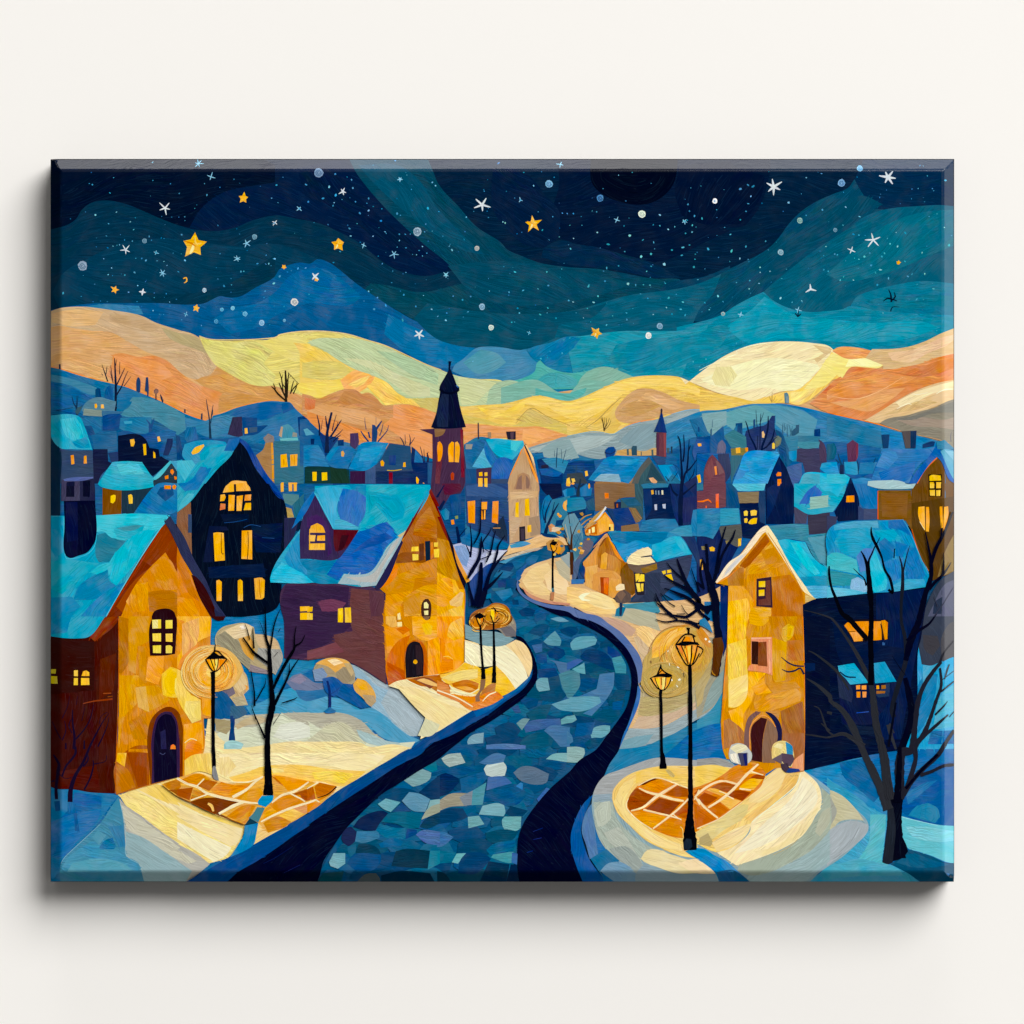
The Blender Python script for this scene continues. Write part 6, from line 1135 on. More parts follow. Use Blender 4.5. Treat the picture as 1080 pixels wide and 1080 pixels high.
P('23a6c8', '@c2 480,10 1000,12 940,110 790,400 740,415 700,360 640,310 580,330 500,340 420,370 470,260', -20); P('14a0c0', '@c2 480,60 740,90 800,200 780,280 680,320 560,180 500,240', 'c'); P('0f86bb', '@c2 340,10 480,10 478,100 400,90', 4); P('3a74bf', '@c2 290,40 400,60 478,110 470,250 410,350 270,290 245,200', 88); P('3fa9d4', '@c2 70,40 180,20 290,40 240,200 250,280 215,365 180,300', 66); P('4aa8d2', '@c2 230,290 270,290 420,355 410,368 220,368', 6)
P('1b62b8', '@c2 160,740 280,560 360,430 430,390 500,370 580,330 650,312 700,370 725,440 640,520 600,600 510,720 400,740 300,730 250,790', 24); P('2f74cc', '@c2 600,440 680,360 725,430 660,490', -50); P('1a54a8', '@c2 300,620 520,440 640,400 700,440 560,500 380,560', 14)
P('9fb8c0', '@c2 250,815 300,735 400,742 510,722 600,610 650,520 740,440 800,400 790,420 560,830 440,842 430,825', -50); P('b7bcb6', '@c2 310,760 520,740 620,620 700,490 760,430 740,480 640,640 560,800 440,800', -55); P('c9b98a', '@c2 735,425 800,385 805,400 760,440', -50)
P('6e1a1c', '@c2 1005,45 990,70 800,420 770,460 590,860 550,850 640,700 760,480 780,430', -62); P('2a2350', '@c2 770,460 780,480 600,850 570,865 550,850 640,690', -62); P('7d1f18', '@c2 990,70 1005,40 1080,190 @d2 0,180 60,340 120,500 100,480 0,270 @c2 1080,270', 66); P('1a1024', '@d2 60,340 125,490 230,800 225,860 190,780 110,520', 66); P('e8a34a', '@d2 130,500 180,620 268,790 240,810 160,640', 64)
back(H2)
sub('dormer'); P('3c2a58', '@c2 65,85 140,240 215,372 420,378 300,560 250,612 0,612 @b2 1000,612 1000,370 @c2 -10,210', 80); P('5a1420', '@c2 215,375 420,378 400,410 290,540 230,550 215,480', 70); P('3a0f1c', '@c2 280,420 340,420 280,540 250,550', 80); P('47295f', '@c2 0,280 80,250 160,320 200,560 160,600 170,540 150,400 80,320 0,360', 80); P('156fb5', '@c2 50,60 65,90 0,220 @b2 990,310 930,370 @c2 -40,180', -62); K('4bbbe0', '@c2 60,75,8 140,220,8 212,365,8')
back(H2)
win('fbb429', '@c2 15,400 30,345 80,322 125,345 148,400|@c2 15,418 70,420 62,470 15,470|@c2 82,424 145,420 145,465 80,465|@c2 15,488 145,486 145,540 15,540|@b2 1075,370 1080,370 1080,540 1072,540', None); K('d8801c', '@c2 78,330,4 80,400,4')
win('fbc52e', '@b2 998,1000 1075,998 1080,1035 1000,1040|@b2 1000,1052 1080,1050 1080,1080 @b3 1080,28 1000,28|@c2 0,1005 45,1002 42,1040 0,1045|@c2 0,1055 45,1055 @c3 45,28 0,28')
win('fcc62b', '@c2 250,1018 290,1012 292,1080 @c3 290,50 250,48|@c2 305,1010 355,1008 @c3 360,50 308,50'); K('8a4a18', '@c2 296,1015,5 @c3 298,50,5')
win('fbd33e', '@c2 850,515 905,512 908,550 845,552|@c2 855,572 905,575 905,622 858,626|@c2 1030,480 1065,478 1062,515 1032,515|@c2 1028,535 1075,530 1072,600 1035,602', None); sub('shutter'); P('0b2440', '@c2 958,470 1000,465 1002,620 965,632', 90); P('d97a22', '@c2 1003,480 1022,475 1025,600 1005,620', 90); P('6a3a1c', '@c2 910,490 950,485 950,620 915,630', 90); back()
win('f8e2a0', '@c2 950,970 970,962 988,985 985,1015 950,1015|@c2 950,1035 985,1032 985,1068 955,1070', ('4a2c20', '@c2 935,1080 935,970 960,938 985,938 1005,970 1005,1080 @c3 1000,20 970,32 945,15')); win('f6dfa0', '@c2 735,1060 755,1050 760,1080 @c3 765,25 735,28|@c3 732,48 770,45 772,82 735,85')
P('8a6a4a', '@c3 940,0 1000,0 985,30 960,30', 20)
sub('door'); P('c4651a', '@c3 795,505 800,280 830,215 880,190 930,205 965,260 980,350 980,480 945,490 940,260 870,205 815,260', 90); P('1d1722', '@c3 805,500 803,290 825,230 870,203 915,215 940,270 945,490', 90); P('33242a', '@c3 880,230 920,240 935,300 935,470 890,480', 90); P('fbb32a', '@c3 e880,370,18,18', 0)
back(H2)
part('snow_path', 'lit snow path and brown paving beside the golden gable')
P('f3e0aa', '@c3 660,565 720,530 800,512 950,485 1080,470 @d3 0,480 140,440 225,372 330,420 @d3 380,560 600,580 500,660 280,770 @d3 100,880 0,940 @c3 1000,960 920,1000 960,820 860,700 760,600', 28); P('eed99a', '@c3 720,560 900,590 1080,690 @d3 100,720 260,770 100,870 0,925 @c3 1060,900 960,820 860,720', 30); P('d6d3b2', '@c3 900,970 960,830 1080,880 @d3 0,930 @c3 1000,975', 40)
P('f8c440', '@d3 0,480 140,440 225,375 340,415 360,440 480,400 560,480 640,590 520,650 340,640 100,560', 10); P('fbd77c', '@d3 30,500 200,440 330,430 330,500 160,530', -6); P('f7d9a0', '@d3 225,190 340,220 360,410 225,375', 88)
P('f9e9c0', '@d3 230,195 350,235 540,230 640,300 720,440 740,500 640,590 560,480 480,400 350,410 225,375', 44); P('f3d49a', '@d3 555,235 640,190 700,215 765,320 770,430 745,495 700,400 640,310', 55); P('7fa0a8', '@d3 225,60 340,110 500,130 630,185 550,235 400,240 230,180', 6)
P('bb6f2c', '@c3 810,512 960,485 1080,475 @d3 40,520 110,560 100,630 @c3 1080,625 1000,580 900,560', 10); P('8d4f30', '@c3 860,510 960,495 1040,530 1050,550 1000,590 920,540', 20); P('f0c27a', '@c3 890,520 940,505 1080,560 1080,575 1000,560', 20); P('d98b4a', '@d3 0,520 90,560 110,630 0,610', 0); P('c9762c', '@d3 120,545 240,515 340,545 330,590 270,620 200,600 130,570', 4); P('e9a94a', '@d3 150,575 240,570 320,600 220,600', 4); P('e3903c', '@d3 110,630 300,650 420,610 500,620 540,660 460,710 350,750 280,765 180,700', 10); P('dd8a48', '@d3 0,600 120,640 280,720 300,760 180,700 0,625', 26)
for t in ('@d3 0,600,10 160,660,10 290,735,8', '@d3 100,560,8 150,610,10 260,630,10 340,590,8', '@d3 370,690,6 420,640,10 480,615,8', '@c3 810,520,6 960,590,8 1080,640,10'): K('fbeac2', t)
P('8f6a52', '@d3 355,515 395,515 385,580 345,640 350,690 320,695 310,660 345,600', 100); P('c08040', '@d3 450,545 480,545 470,610 400,620 350,650 380,590', -30)

# ------------------------------------------------------------------ cottage right of the road
H3 = part('house', 'tan cottage with an arched front and a cyan snowy roof')
P('3f4460', '@e2 485,640 720,640 1020,575 1000,700 960,820 860,840 760,900 780,960 520,965 560,900 480,800', 4); P('363c58', '@e2 640,740 760,720 760,860 860,840 700,960 560,960 640,900', 60); P('2b3a6a', '@e2 920,430 1040,430 1080,600 1080,700 1020,560', 70)
P('d39a5e', '@e2 130,640 200,560 300,410 330,410 380,500 440,610 480,640 540,720 555,900 500,940 380,930 250,880 145,830 150,660', 80); P('b06f2e', '@e2 250,680 260,520 300,450 340,430 400,560 480,640 450,760 380,710 300,700', 80); P('e8a845', '@e2 270,690 280,580 310,558 330,570 320,700', 90); P('c78a45', '@e2 330,570 400,600 440,640 430,740 330,700', 90); P('7d5526', '@e2 440,700 485,645 540,720 555,890 530,910 445,860', 70); P('d9964a', '@e2 130,640 250,520 250,720 200,760 150,820', 86); P('e5b068', '@e2 150,680 250,660 240,740 200,800 240,880 150,830', 86); P('d99b52', '@e2 210,740 280,712 380,712 440,760 440,860 380,930 345,900 340,765 270,760 250,870 205,860', 'c'); P('e2a44e', '@e2 345,770 430,780 420,880 370,935 345,905', 80); P('e7933a', '@e2 330,420 390,520 460,630 420,610 350,480', 60)
P('f2e0b4', '@e2 395,840 430,815 465,820 470,860 430,870 400,870', 0); K('7a4a22', '@e2 265,510,8 290,480,10 300,460,12 320,440,8')
sub('roof'); P('1d87bb', '@e2 330,395 360,385 620,395 820,395 920,425 1020,575 880,600 730,640 690,600 700,540 660,520 560,560 490,640 470,640 430,580 380,480', 20); P('2a90cc', '@e2 350,460 480,490 560,465 640,480 690,500 660,520 540,560 480,635 440,590 390,500', -20); P('1fa9d2', '@e2 690,500 740,480 860,430 920,430 1015,575 880,598 735,635 695,590', -8); P('0f74a8', '@e2 340,398 620,398 820,398 800,450 700,490 640,475 560,460 480,490 380,455', 2); P('3cb2d6', '@e2 860,430 920,440 1010,570 960,570 900,500', 55); P('f0dcae', '@e2 485,640 500,600 580,540 660,515 690,540 690,580 600,595 600,602 680,595 720,640 620,660 500,655', 0); P('6f5c50', '@e2 490,650 620,665 730,645 735,690 620,735 570,730 510,690', 0); P('8d6a30', '@e2 600,690 730,650 735,695 620,735', 0); P('1b3c7c', '@e2 300,390 330,395 220,510 215,495', -45); K('f0b36a', '@e2 215,520,4 270,460,5 310,415,6 330,410,5'); K('2a2a3a', '@e2 600,598,5 660,592,5 690,580,3')
back(H3)
win('fbcf3e', '@e2 555,735 590,732 595,765 560,800|@e2 600,735 628,740 630,795 575,800|@e2 560,810 592,812 602,880 575,880|@e2 600,815 622,812 620,875 605,875', ('2a2430', '@e2 548,728 635,728 630,905 570,905 550,830'))
win('fbc825', '@e2 770,715 800,705 805,730 785,740|@e2 812,705 845,698 850,722 815,730|@e2 795,745 848,735 868,800 855,805')
sub('door'); P('a84a1e', '@e2 270,762 342,764 335,912 275,890', 90); P('e2752c', '@e2 298,770 340,766 332,905 300,890', 90); back(H3)
H4 = part('house', 'small orange lit cottage behind the tan cottage')
P('e59a35', '@e2 240,300 310,230 380,330 385,385 320,390 260,420 150,415 145,380 240,320', 85); P('c96f22', '@e2 150,385 200,340 240,330 245,415 155,412', 90); P('f2b552', '@e2 250,310 310,250 350,300 340,380 260,400', 86); P('f7d070', '@e2 340,330 375,330 380,385 345,385', 80)
sub('roof'); P('c59a5e', '@e2 140,380 200,290 300,200 315,190 250,290 230,320', -50); P('d7dae0', '@e2 225,305 300,205 310,185 325,195 240,300', -50); P('1d3f74', '@e2 315,195 370,205 395,290 400,380 380,385 380,320', 60)
back(H4); win('fbe9a0', '@e2 200,360 225,350 225,395 205,400|@e2 175,375 190,370 190,405 178,405'); win('2b2630', '@e2 340,352 355,352 355,380 340,380')
for t in ('@e2 100,310,6 140,270,8 200,250,5', '@e2 115,340,8 160,300,8 200,280,5', '@e2 120,290,5 150,265,5', '@e2 140,360,8 175,320,6'): K('c9983a', t)
P('1f3d80', '@e2 370,205 500,195 560,320 440,345 440,385 400,385 390,290', 10); sub('chimney'); P('1b2350', '@e2 385,150 440,148 438,200 390,200', 90); P('b5622c', '@e2 402,165 415,165 414,195 402,195', 90); back(H4); P('8a6a4a', '@e2 440,345 580,325 590,385 440,390', 0)
part('snowy_rock', 'grey blue rock pile beside the tan cottage')
P('55618a', '@e2 50,640 130,460 170,435 210,460 215,510 160,580 110,640 80,760 40,810', 60); P('6c6472', '@e2 110,520 170,440 215,480 160,580 80,620', 55); P('1d3f78', '@e2 85,740 130,660 145,680 140,770 90,780', 80); P('3c6fb0', '@e2 35,780 145,775 135,815 35,818', 0)
part('round_bush', 'grey bush on a short trunk by the tan cottage'); P('63524e', '@e2 385,930 420,880 470,865 520,900 520,960 450,975 400,965', 70); P('7d6656', '@e2 400,900 450,870 480,900 440,960', 80); K('1c2f58', '@e2 440,970,24 438,1030,22 435,1075,16')
# ------------------------------------------------------------------ nearest houses
H5 = part('house', 'amber house with a cyan roof and a dark arched door at the left edge')
P('41140f', '@a3 0,165 240,180 340,165 470,0 575,0 575,600 @a4 545,330 340,320 220,298 60,292 0,280', 88); P('4a1a10', '@a3 380,200 575,60 575,700 @a4 550,330 400,325 420,0 @a3 400,700', 85); P('35130f', '@a3 0,180 200,185 380,210 380,600 0,640', 2); P('5b2410', '@a3 430,350 560,300 540,600 420,680', 84); P('521a10', '@a4 100,150 400,100 430,310 220,295 100,290', 10)
P('7a2f0c', '@a2 955,318 1000,370 1080,560 1080,700 @a3 1080,0 575,0 570,40 390,205 345,170 470,0 @a2 480,1080 700,700', -58); P('8d3c0d', '@a2 760,620 960,330 1080,560 1080,800 900,700', -40); P('9a4a10', '@a2 560,1000 700,800 860,660 820,800 640,1080', -60); P('8a3a10', '@a3 345,170 470,20 570,0 480,120 385,205', -50)
P('d2880c', '@a2 600,1080 700,850 820,700 960,560 1080,760 @b2 0,510 130,745 275,1080 @b3 270,160 275,830 215,830 @b4 210,10 60,200 0,210 @a4 1070,195 900,245 740,290 560,340 550,150 @a3 575,960 580,0', 82)
P('e0970e', '@a2 640,960 720,820 820,800 820,1030 700,1050', 70); P('d48c0e', '@a2 835,700 940,590 1000,620 1060,790 @b2 0,880 @a2 1060,860 960,870 900,800', 60); P('ba720f', '@a2 820,880 1000,870 1080,900 1080,1080 830,1040', 10); P('d9860c', '@b2 0,510 60,620 130,800 260,1080 0,1080', 65); P('c4740f', '@b2 0,520 40,600 110,780 180,960 100,900 40,760 0,680', 65); P('e39a1c', '@b2 0,920 120,940 190,1080 0,1080', 40)
P('b47410', '@a3 580,0 660,20 650,400 600,470 585,460', 88); P('d4951a', '@a3 660,0 830,0 830,200 730,250 720,470 660,440', 84); P('de9a12', '@a3 585,480 740,480 800,560 720,720 640,800 580,1080', 80); P('d28e14', '@a3 740,240 800,250 810,540 750,560', 90); P('f0a518', '@a3 820,330 950,320 940,440 900,560 800,520', 30); P('d89a2e', '@a3 720,570 900,560 1000,680 860,760 800,780 740,720', 80); P('e2b45a', '@a3 715,580 800,570 830,780 740,740', 84); P('c7800f', '@a3 660,860 800,780 830,1000 700,1000', 66); P('a85c10', '@a3 700,1060 830,1050 840,1080 660,1080 @a4 640,120 560,85 640,0 830,0 830,260 740,285 560,340 550,100', 84); P('f2b81e', '@a4 570,0 645,0 630,115 560,70', 80); P('c0780e', '@a4 560,90 640,120 720,280 560,335', 60); P('9a4a14', '@a4 650,0 810,0 810,265 740,280 700,160', 88)
P('f7c32a', '@a3 930,470 1000,410 1080,440 @b3 60,480 60,640 0,660 @a3 1000,660 940,640 930,560', 'c'); P('fbdf7c', '@a3 1040,510 1080,480 @b3 80,480 100,560 60,640 0,660 @a3 1040,620', 'c'); P('f6b93a', '@b3 0,0 270,0 270,160 180,200 0,420', 84); P('eaa030', '@b3 0,20 60,40 40,260 0,330', 86); P('efb56a', '@b3 40,60 180,10 170,180 140,260 40,320', 80); P('e89a48', '@b3 40,330 180,210 140,300 80,400 70,460 0,420', -50); P('f9cf5a', '@b3 0,430 80,470 100,620 190,680 190,840 120,870 0,660', 70); P('fbdc78', '@b3 70,690 190,690 195,840 120,870 60,760', 'c'); P('f2a63a', '@b3 200,560 275,570 275,820 205,800', 88); P('eda23a', '@b3 95,560 190,560 195,670 110,640', 80); P('f3a726', '@b3 50,880 200,860 215,1080 60,1080', 86); P('e8892a', '@b3 80,1030 140,1000 200,1040 200,1080 @b4 200,20 60,60 60,0', 20); P('f8cf62', '@b4 60,60 120,20 270,0 290,180 180,150 60,190', 84)
K('b7600c', '@a3 578,20,6 580,500,6 562,1080,6 @a4 552,330,5'); K('a83a10', '@a2 955,318,8 700,740,8 480,1080,9')
K('fbe9b0', '@b3 60,1030,6 110,995,7 160,1010,6')
sub('roof'); P('169cc6', '@a2 0,262 135,262 390,258 560,255 700,242 1000,256 1000,265 900,390 700,690 480,1085 @a3 470,5 340,165 240,180 0,165', -56); P('3fbdd6', '@a2 395,260 700,245 995,260 880,390 760,400 640,460 520,440 460,390 395,395', 4); P('2aacca', '@a2 540,360 700,330 790,340 760,410 640,460 560,420', 2); P('4c93aa', '@a2 560,365 720,338 780,342 680,385', -4); P('2b7e9e', '@a2 400,420 470,400 520,440 640,465 500,640 420,640 395,590', 20); P('12b3d6', '@a2 660,460 790,380 880,380 720,640 560,830 510,780 500,660', -56); P('1282b4', '@a2 340,770 490,690 505,790 560,830 420,930 210,950 260,830', -40); P('0f86bc', '@a2 560,830 640,800 480,1080 270,1080 380,960', -56); P('20a3c4', '@a2 0,640 150,620 420,650 240,800 120,900 0,850', -30); P('2fb8d2', '@a2 350,720 430,660 520,640 500,690 400,740', -24); P('1489b8', '@a2 0,930 200,920 270,1000 200,1080 @a3 160,130 0,150', -30); P('1a95c2', '@a2 0,270 130,270 132,560 60,600 0,500', 80)
K('5fd0ea', '@a2 990,262,6 800,540,7 640,800,6 480,1075,5'); K('4cc0e0', '@a2 395,270,4 395,470,5 330,570,5 185,612,5 140,560,4 135,270,4')
P('333455', '@a2 1000,262 1080,420 1080,560 990,370 950,310', 64); P('33335a', '@b2 0,345 60,440 130,600 240,800 300,940 400,1085 300,1085 240,980 130,750 0,500', 62); P('3a0f10', '@b2 115,742 155,760 300,1000 320,1080 @b3 390,0 380,30 330,35 270,0 @b2 270,1080 180,920', 62); P('2a2c4e', '@b2 300,1020 390,1080 @b3 300,0 @b2 310,1080', 60)
back(H5)
win('fbd64a', '@a3 852,28 925,25 925,98 855,100|@a3 962,32 1018,30 1018,98 962,100|@a3 855,140 925,138 925,205 858,202|@a3 962,142 1018,140 1018,208 964,205|@a3 858,238 925,235 925,300 860,298|@a3 964,240 1000,235 1018,250 1012,300 964,300', ('2a0c14', '@a3 835,320 830,90 850,20 @a2 850,1080 870,1040 910,1022 1000,1022 1035,1050 1045,1080 @a3 1052,20 1048,180 1040,305 960,318'))
sub('window'); P('fbe592', '@a3 855,32 900,28 900,95 858,98', 50); P('f5b93a', '@a3 1030,470 1035,470 1035,475 1030,475'); back()
win('f5c42c', '@a3 216,440 248,438 248,488 216,486|@a3 278,486 290,448 315,440 340,455 342,486|@a3 216,502 248,502 248,560 214,560|@a3 274,502 340,502 342,558 274,560'); win('c9b82e', '@a3 0,435 65,432 62,468 0,470|@a3 0,490 75,490 80,550 0,552')
K('8a3a12', '@a3 290,710,6 380,690,10 470,680,14 530,672,16'); K('9a4a1a', '@a3 455,628,8 520,625,8'); K('8a3f18', '@a3 490,655,8 530,650,8')
sub('door'); P('7c3a0c', '@a3 815,1080 825,900 850,830 920,760 990,735 1050,760 1080,800 @b3 20,790 45,900 45,1080 @b4 45,190 0,200 @a4 1070,195 840,255 820,0', 88); P('39204a', '@a3 845,1080 865,900 900,810 960,775 1010,780 1050,840 1070,1000 @b3 10,850 20,1080 @b4 20,195 0,200 @a4 1070,195 850,250 850,0', 88); P('140c2a', '@a3 865,1080 880,920 910,830 960,795 1010,805 1040,860 1050,1080 @a4 1055,200 870,240 865,0', 88); P('2a2450', '@a3 920,940 960,920 970,1080 925,1080', 88); P('f08a22', '@a3 1000,1080 1005,1050 1025,1040 1042,1055 1045,1080', 0); K('4a4a78', '@a4 915,0,5 940,14,5 960,0,5'); back(H5)
CHM = part('chimney', 'square dark chimney on the cyan roof at the left edge')
P('060a2c', '@a2 135,140 390,140 392,462 370,505 325,560 250,588 185,606 150,585 135,540 140,330', 88); P('0e1444', '@a2 150,150 245,150 250,500 160,500 150,340', 88); P('0a0e36', '@a2 150,480 245,460 250,585 185,600 152,575', 88)
sub('chimney_cap'); P('45405f', '@a1 120,1050 375,1040 @a2 380,0 390,138 112,142 115,0', 88); P('282749', '@a1 265,1050 375,1040 @a2 385,0 390,138 265,140', 88); P('12132f', '@a2 155,0 220,0 220,108 152,108 ', 88); P('0d0e2c', '@a2 292,0 350,0 345,108 290,105', 88); P('16183c', '@a1 158,1068 222,1062 @a2 222,20 155,20', 88); P('0d0e2c', '@a1 290,1060 350,1055 @a2 350,20 290,20', 88); P('5d66a4', '@a1 130,1045 200,1030 375,1025 370,1038 280,1058 140,1060', 0)

H6 = part('house', 'tall amber tower house with a cream gable edge beside the tall lamp')
P('0a2a6c', '@f2 190,830 255,830 255,1080 @f3 240,240 215,330 180,0 @f2 190,1080', 88)
P('d3902a', '@f2 155,810 340,590 545,350 570,340 700,560 860,840 960,935 905,995 865,980 @f3 865,100 875,400 880,900 @f4 870,150 800,160 660,120 560,170 500,90 440,70 240,50 @f3 210,1080 215,560 240,300 250,0 @f2 255,830', 86)
P('a85c12', '@f2 345,670 560,410 590,470 540,530 440,650 390,690', -44); P('d99a30', '@f2 440,650 600,490 720,650 560,720 400,740', -30); P('c9862a', '@f2 520,550 620,520 700,640 560,660', -50); P('c0792c', '@f2 610,760 760,740 860,900 860,1080 @f3 865,200 620,160 610,0', 84); P('b87a34', '@f2 240,700 380,680 380,830 255,830', 80); P('e8a72c', '@f2 255,835 370,840 470,960 440,1080 255,1080', 80)
P('f6bc16', '@f2 255,960 420,930 440,1080 @f3 420,20 400,140 400,360 250,360 250,0', 86); P('e9ab1e', '@f2 440,1010 600,1010 600,1080 @f3 560,60 520,80 430,60 420,0', 10); P('c98a2c', '@f3 580,0 850,0 860,200 870,450 740,530 620,540 610,140', 80); P('d9a334', '@f3 690,100 740,60 790,80 780,160 720,210 690,180', 'c'); P('d8a22c', '@f3 615,170 730,210 720,520 640,540 615,500', 88); P('c58446', '@f3 740,200 860,190 865,360 740,360', 70)
P('fad052', '@f3 250,230 400,180 410,440 416,560 390,690 300,745 255,740', 86); P('fbdc80', '@f3 260,520 410,470 414,580 385,690 300,740 260,730', -40); P('f6b40c', '@f3 420,450 560,460 480,560 440,700 380,800 380,940 300,880 255,770 330,740 400,660', 70); P('f2a818', '@f3 440,580 540,500 560,560 610,620 480,640', -30); P('e0a03c', '@f3 460,700 620,620 800,580 840,620 840,690 660,750 540,775 470,750', -20); P('d39440', '@f3 560,540 800,530 840,580 620,630', -10); P('a8703e', '@f3 680,770 860,690 875,900 870,1080 690,1000 690,880', 70); P('b57a44', '@f3 215,850 260,830 380,940 390,1040 280,1060 212,1080', 80); P('c68a44', '@f3 560,770 680,760 660,840 580,800', 10); P('a56a44', '@f3 700,950 870,950 @f4 865,150 780,140 790,40 700,0', 84); P('e8a070', '@f4 790,60 865,0 865,145 760,150', 88)
K('ee8f32', '@f3 245,300,8 222,540,8 215,850,6 212,1080,6'); K('ee8f32', '@f3 860,0,8 870,300,8 878,900,7 @f4 868,140,6'); K('ef8c2a', '@f2 600,765,8 605,1000,8'); K('ef8c2a', '@f2 470,770,8 465,990,8')
sub('roof_edge'); P('f3e4be', '@f2 150,800 260,640 360,570 440,460 540,350 575,340 580,385 545,400 480,480 400,580 300,690 250,750 215,770 160,810', -44); P('f6e0b0', '@f2 560,345 580,345 650,450 740,590 840,750 920,880 960,935 905,905 880,890 780,740 680,580 600,460 565,400', 60); P('d3d3cc', '@f2 250,690 360,580 380,590 270,710 215,760', -44); P('d8b06a', '@f2 880,900 970,935 940,960 910,998 880,985', 10); K('f29a3a', '@f2 160,812,6 260,755,8 340,680,7'); K('c98a3a', '@f2 575,400,6 700,590,6 860,880,6')
back(H6)
sub('roof'); P('12aed2', '@f2 655,465 720,450 800,465 880,475 940,590 1000,650 1075,690 1065,830 880,830 820,750 720,590', 50); P('28c0dc', '@f2 760,480 820,480 940,640 1000,730 960,745 880,680', 50); P('1893b8', '@f2 830,760 1065,750 1065,830 880,835', 2); P('62aede', '@f2 885,835 1070,830 1075,925 960,935 910,880', 2); P('3d93b8', '@f2 1000,640 1080,680 @g2 0,560 0,700 @f2 1075,700', 40)
back(H6)
win('fbc92e', '@f2 502,795 555,792 555,842 502,842|@f2 502,865 548,862 548,912 502,915', ('3a2234', '@f2 485,775 605,758 615,1010 482,998')); sub('shutter'); P('6e4238', '@f2 560,790 595,785 600,990 500,990 500,945 558,935', 88); back(H6)
win('8a4a24', '@f3 500,210 565,205 572,408 495,400', ('e89a6e', '@f3 440,172 610,168 612,480 540,455 410,438 425,400 440,395')); sub('window_opening'); P('3a1c14', '@f3 444,202 500,205 495,392 444,388', 88); K('f2b58a', '@f3 442,180,12 600,176,12'); K('f0ae84', '@f3 588,190,14 592,460,14'); back(H6)
sub('door'); P('7c5e58', '@f3 385,1080 390,920 420,820 480,770 520,780 450,850 440,920 430,1080 @f4 440,70 400,60', 88); P('1d1a48', '@f3 555,775 600,785 660,840 690,920 690,1010 650,1030 650,940 620,850', 60); P('b57c44', '@f3 440,1080 450,880 520,820 580,830 640,900 650,1030 @f4 640,80 530,75 440,70', 88); P('40181c', '@f3 442,1080 450,890 520,822 570,835 540,960 530,1080 @f4 530,75 440,60', 88); P('8a6a54', '@f3 575,840 640,900 650,1020 600,1080 @f4 640,80 535,78 530,0 @f3 545,960', 86); K('efa052', '@f3 430,1080,7 435,900,8 520,810,8 590,830,8 640,900,7'); back(H6)
H7 = part('house', 'long navy house wall with a broad cyan snowy roof and lit windows')
P('071436', '@f2 860,985 960,940 1080,935 @g2 0,935 380,890 540,880 830,845 790,1080 @g3 760,200 745,250 730,700 640,1080 @g4 320,20 0,100 @f4 870,140 @f3 878,900 875,400 865,60', 2); P('0a1d4c', '@g2 400,900 820,850 780,1080 @g3 600,1000 400,1000 400,0', 86); P('111a44', '@g3 80,440 220,540 480,560 500,680 360,880 120,880', 60); P('0a1230', '@f3 890,0 1080,0 1080,1000 900,950', 4); P('0c2350', '@f3 870,380 960,380 960,440 880,450', 2); P('0b1a40', '@g3 40,20 400,220 640,260 600,520 380,560 120,380', 4); P('12203f', '@g3 140,880 400,900 380,960 200,960', -6)
sub('roof'); P('1e8cc6', '@f2 1075,690 @g2 0,400 50,340 180,310 420,300 620,292 680,400 760,600 830,740 800,840 540,880 380,890 0,930 @f2 1060,935', 70); P('2d9fc8', '@g2 100,380 320,340 400,400 360,480 240,600 120,560 60,480', 0); P('53a2cc', '@g2 55,340 180,312 410,302 420,360 240,360 60,380', 0); P('13a2ca', '@g2 380,380 540,375 600,440 590,470 440,470', 10); P('4fb3c8', '@g2 0,590 60,560 240,620 260,740 160,720 0,690', 10); P('2f93a8', '@g2 0,700 160,730 240,750 200,830 0,830', 0); P('8fb4de', '@g2 190,850 200,780 250,760 320,800 330,880 210,890', 'c'); P('5c86c6', '@g2 240,590 300,530 380,530 370,620 330,700 270,720', 70); P('2cb6da', '@g2 350,640 390,540 430,640 490,790 480,860 400,885 370,880', 70); P('1a73b4', '@g2 420,480 470,440 550,510 540,600 460,640', 40); P('1f7ec2', '@g2 460,640 620,600 620,760 520,800', 70); P('1b6fb8', '@g2 500,300 620,295 690,430 600,380 500,360', 40); P('1b77bd', '@g2 640,520 720,520 800,740 760,790 640,780', 66); P('37a4d0', '@g2 530,830 640,780 790,780 810,840 540,880', -4); P('63b6dc', '@g2 0,840 200,860 330,890 0,930', -2); P('1a78ba', '@g2 555,470 660,500 610,600 560,590', 70)
K('3aa0da', '@g2 620,296,5 680,400,6 760,600,6 825,735,5')
back(H7)
win('e2921e', '@g3 140,75 165,50 240,42 440,40 445,190 380,195 330,180 225,205 180,130|@g3 440,35 470,30 495,50 490,185 470,190', ('1a1420', '@g3 136,70 160,46 495,26 500,190 215,212')); win('f2a22a', '@g3 190,130 280,130 290,200 220,205'); K('6a4410', '@g3 170,125,5 230,122,5'); K('4a300c', '@g3 435,60,5 460,180,7')
P('2a5a9a', '@g3 450,210 470,215 470,235 450,235', 90)
sub('porch_roof'); P('27a6cc', '@g3 88,402 220,380 340,540 190,555 105,470', 20); P('1f93c2', '@g3 380,380 470,368 565,530 390,545', 60); K('0c2c50', '@g3 105,450,8 160,490,14 235,495,10'); back(H7)
sub('porch'); P('2a3050', '@g3 80,460 110,470 190,560 210,620 200,700 100,660', 80); back(H7); sub('porch'); P('24365c', '@g3 480,545 510,545 505,650 420,660 400,640', 80); back(H7)
win('f39a24', '@g3 236,562 270,558 270,592 238,595|@g3 282,562 320,560 320,595 282,595|@g3 240,612 272,612 270,660 242,660|@g3 288,612 322,612 318,658 290,660|@g3 402,562 422,560 425,590 402,592'); win('a36a2a', '@g3 442,560 478,558 478,588 442,590|@g3 402,605 475,608 470,625 402,630')
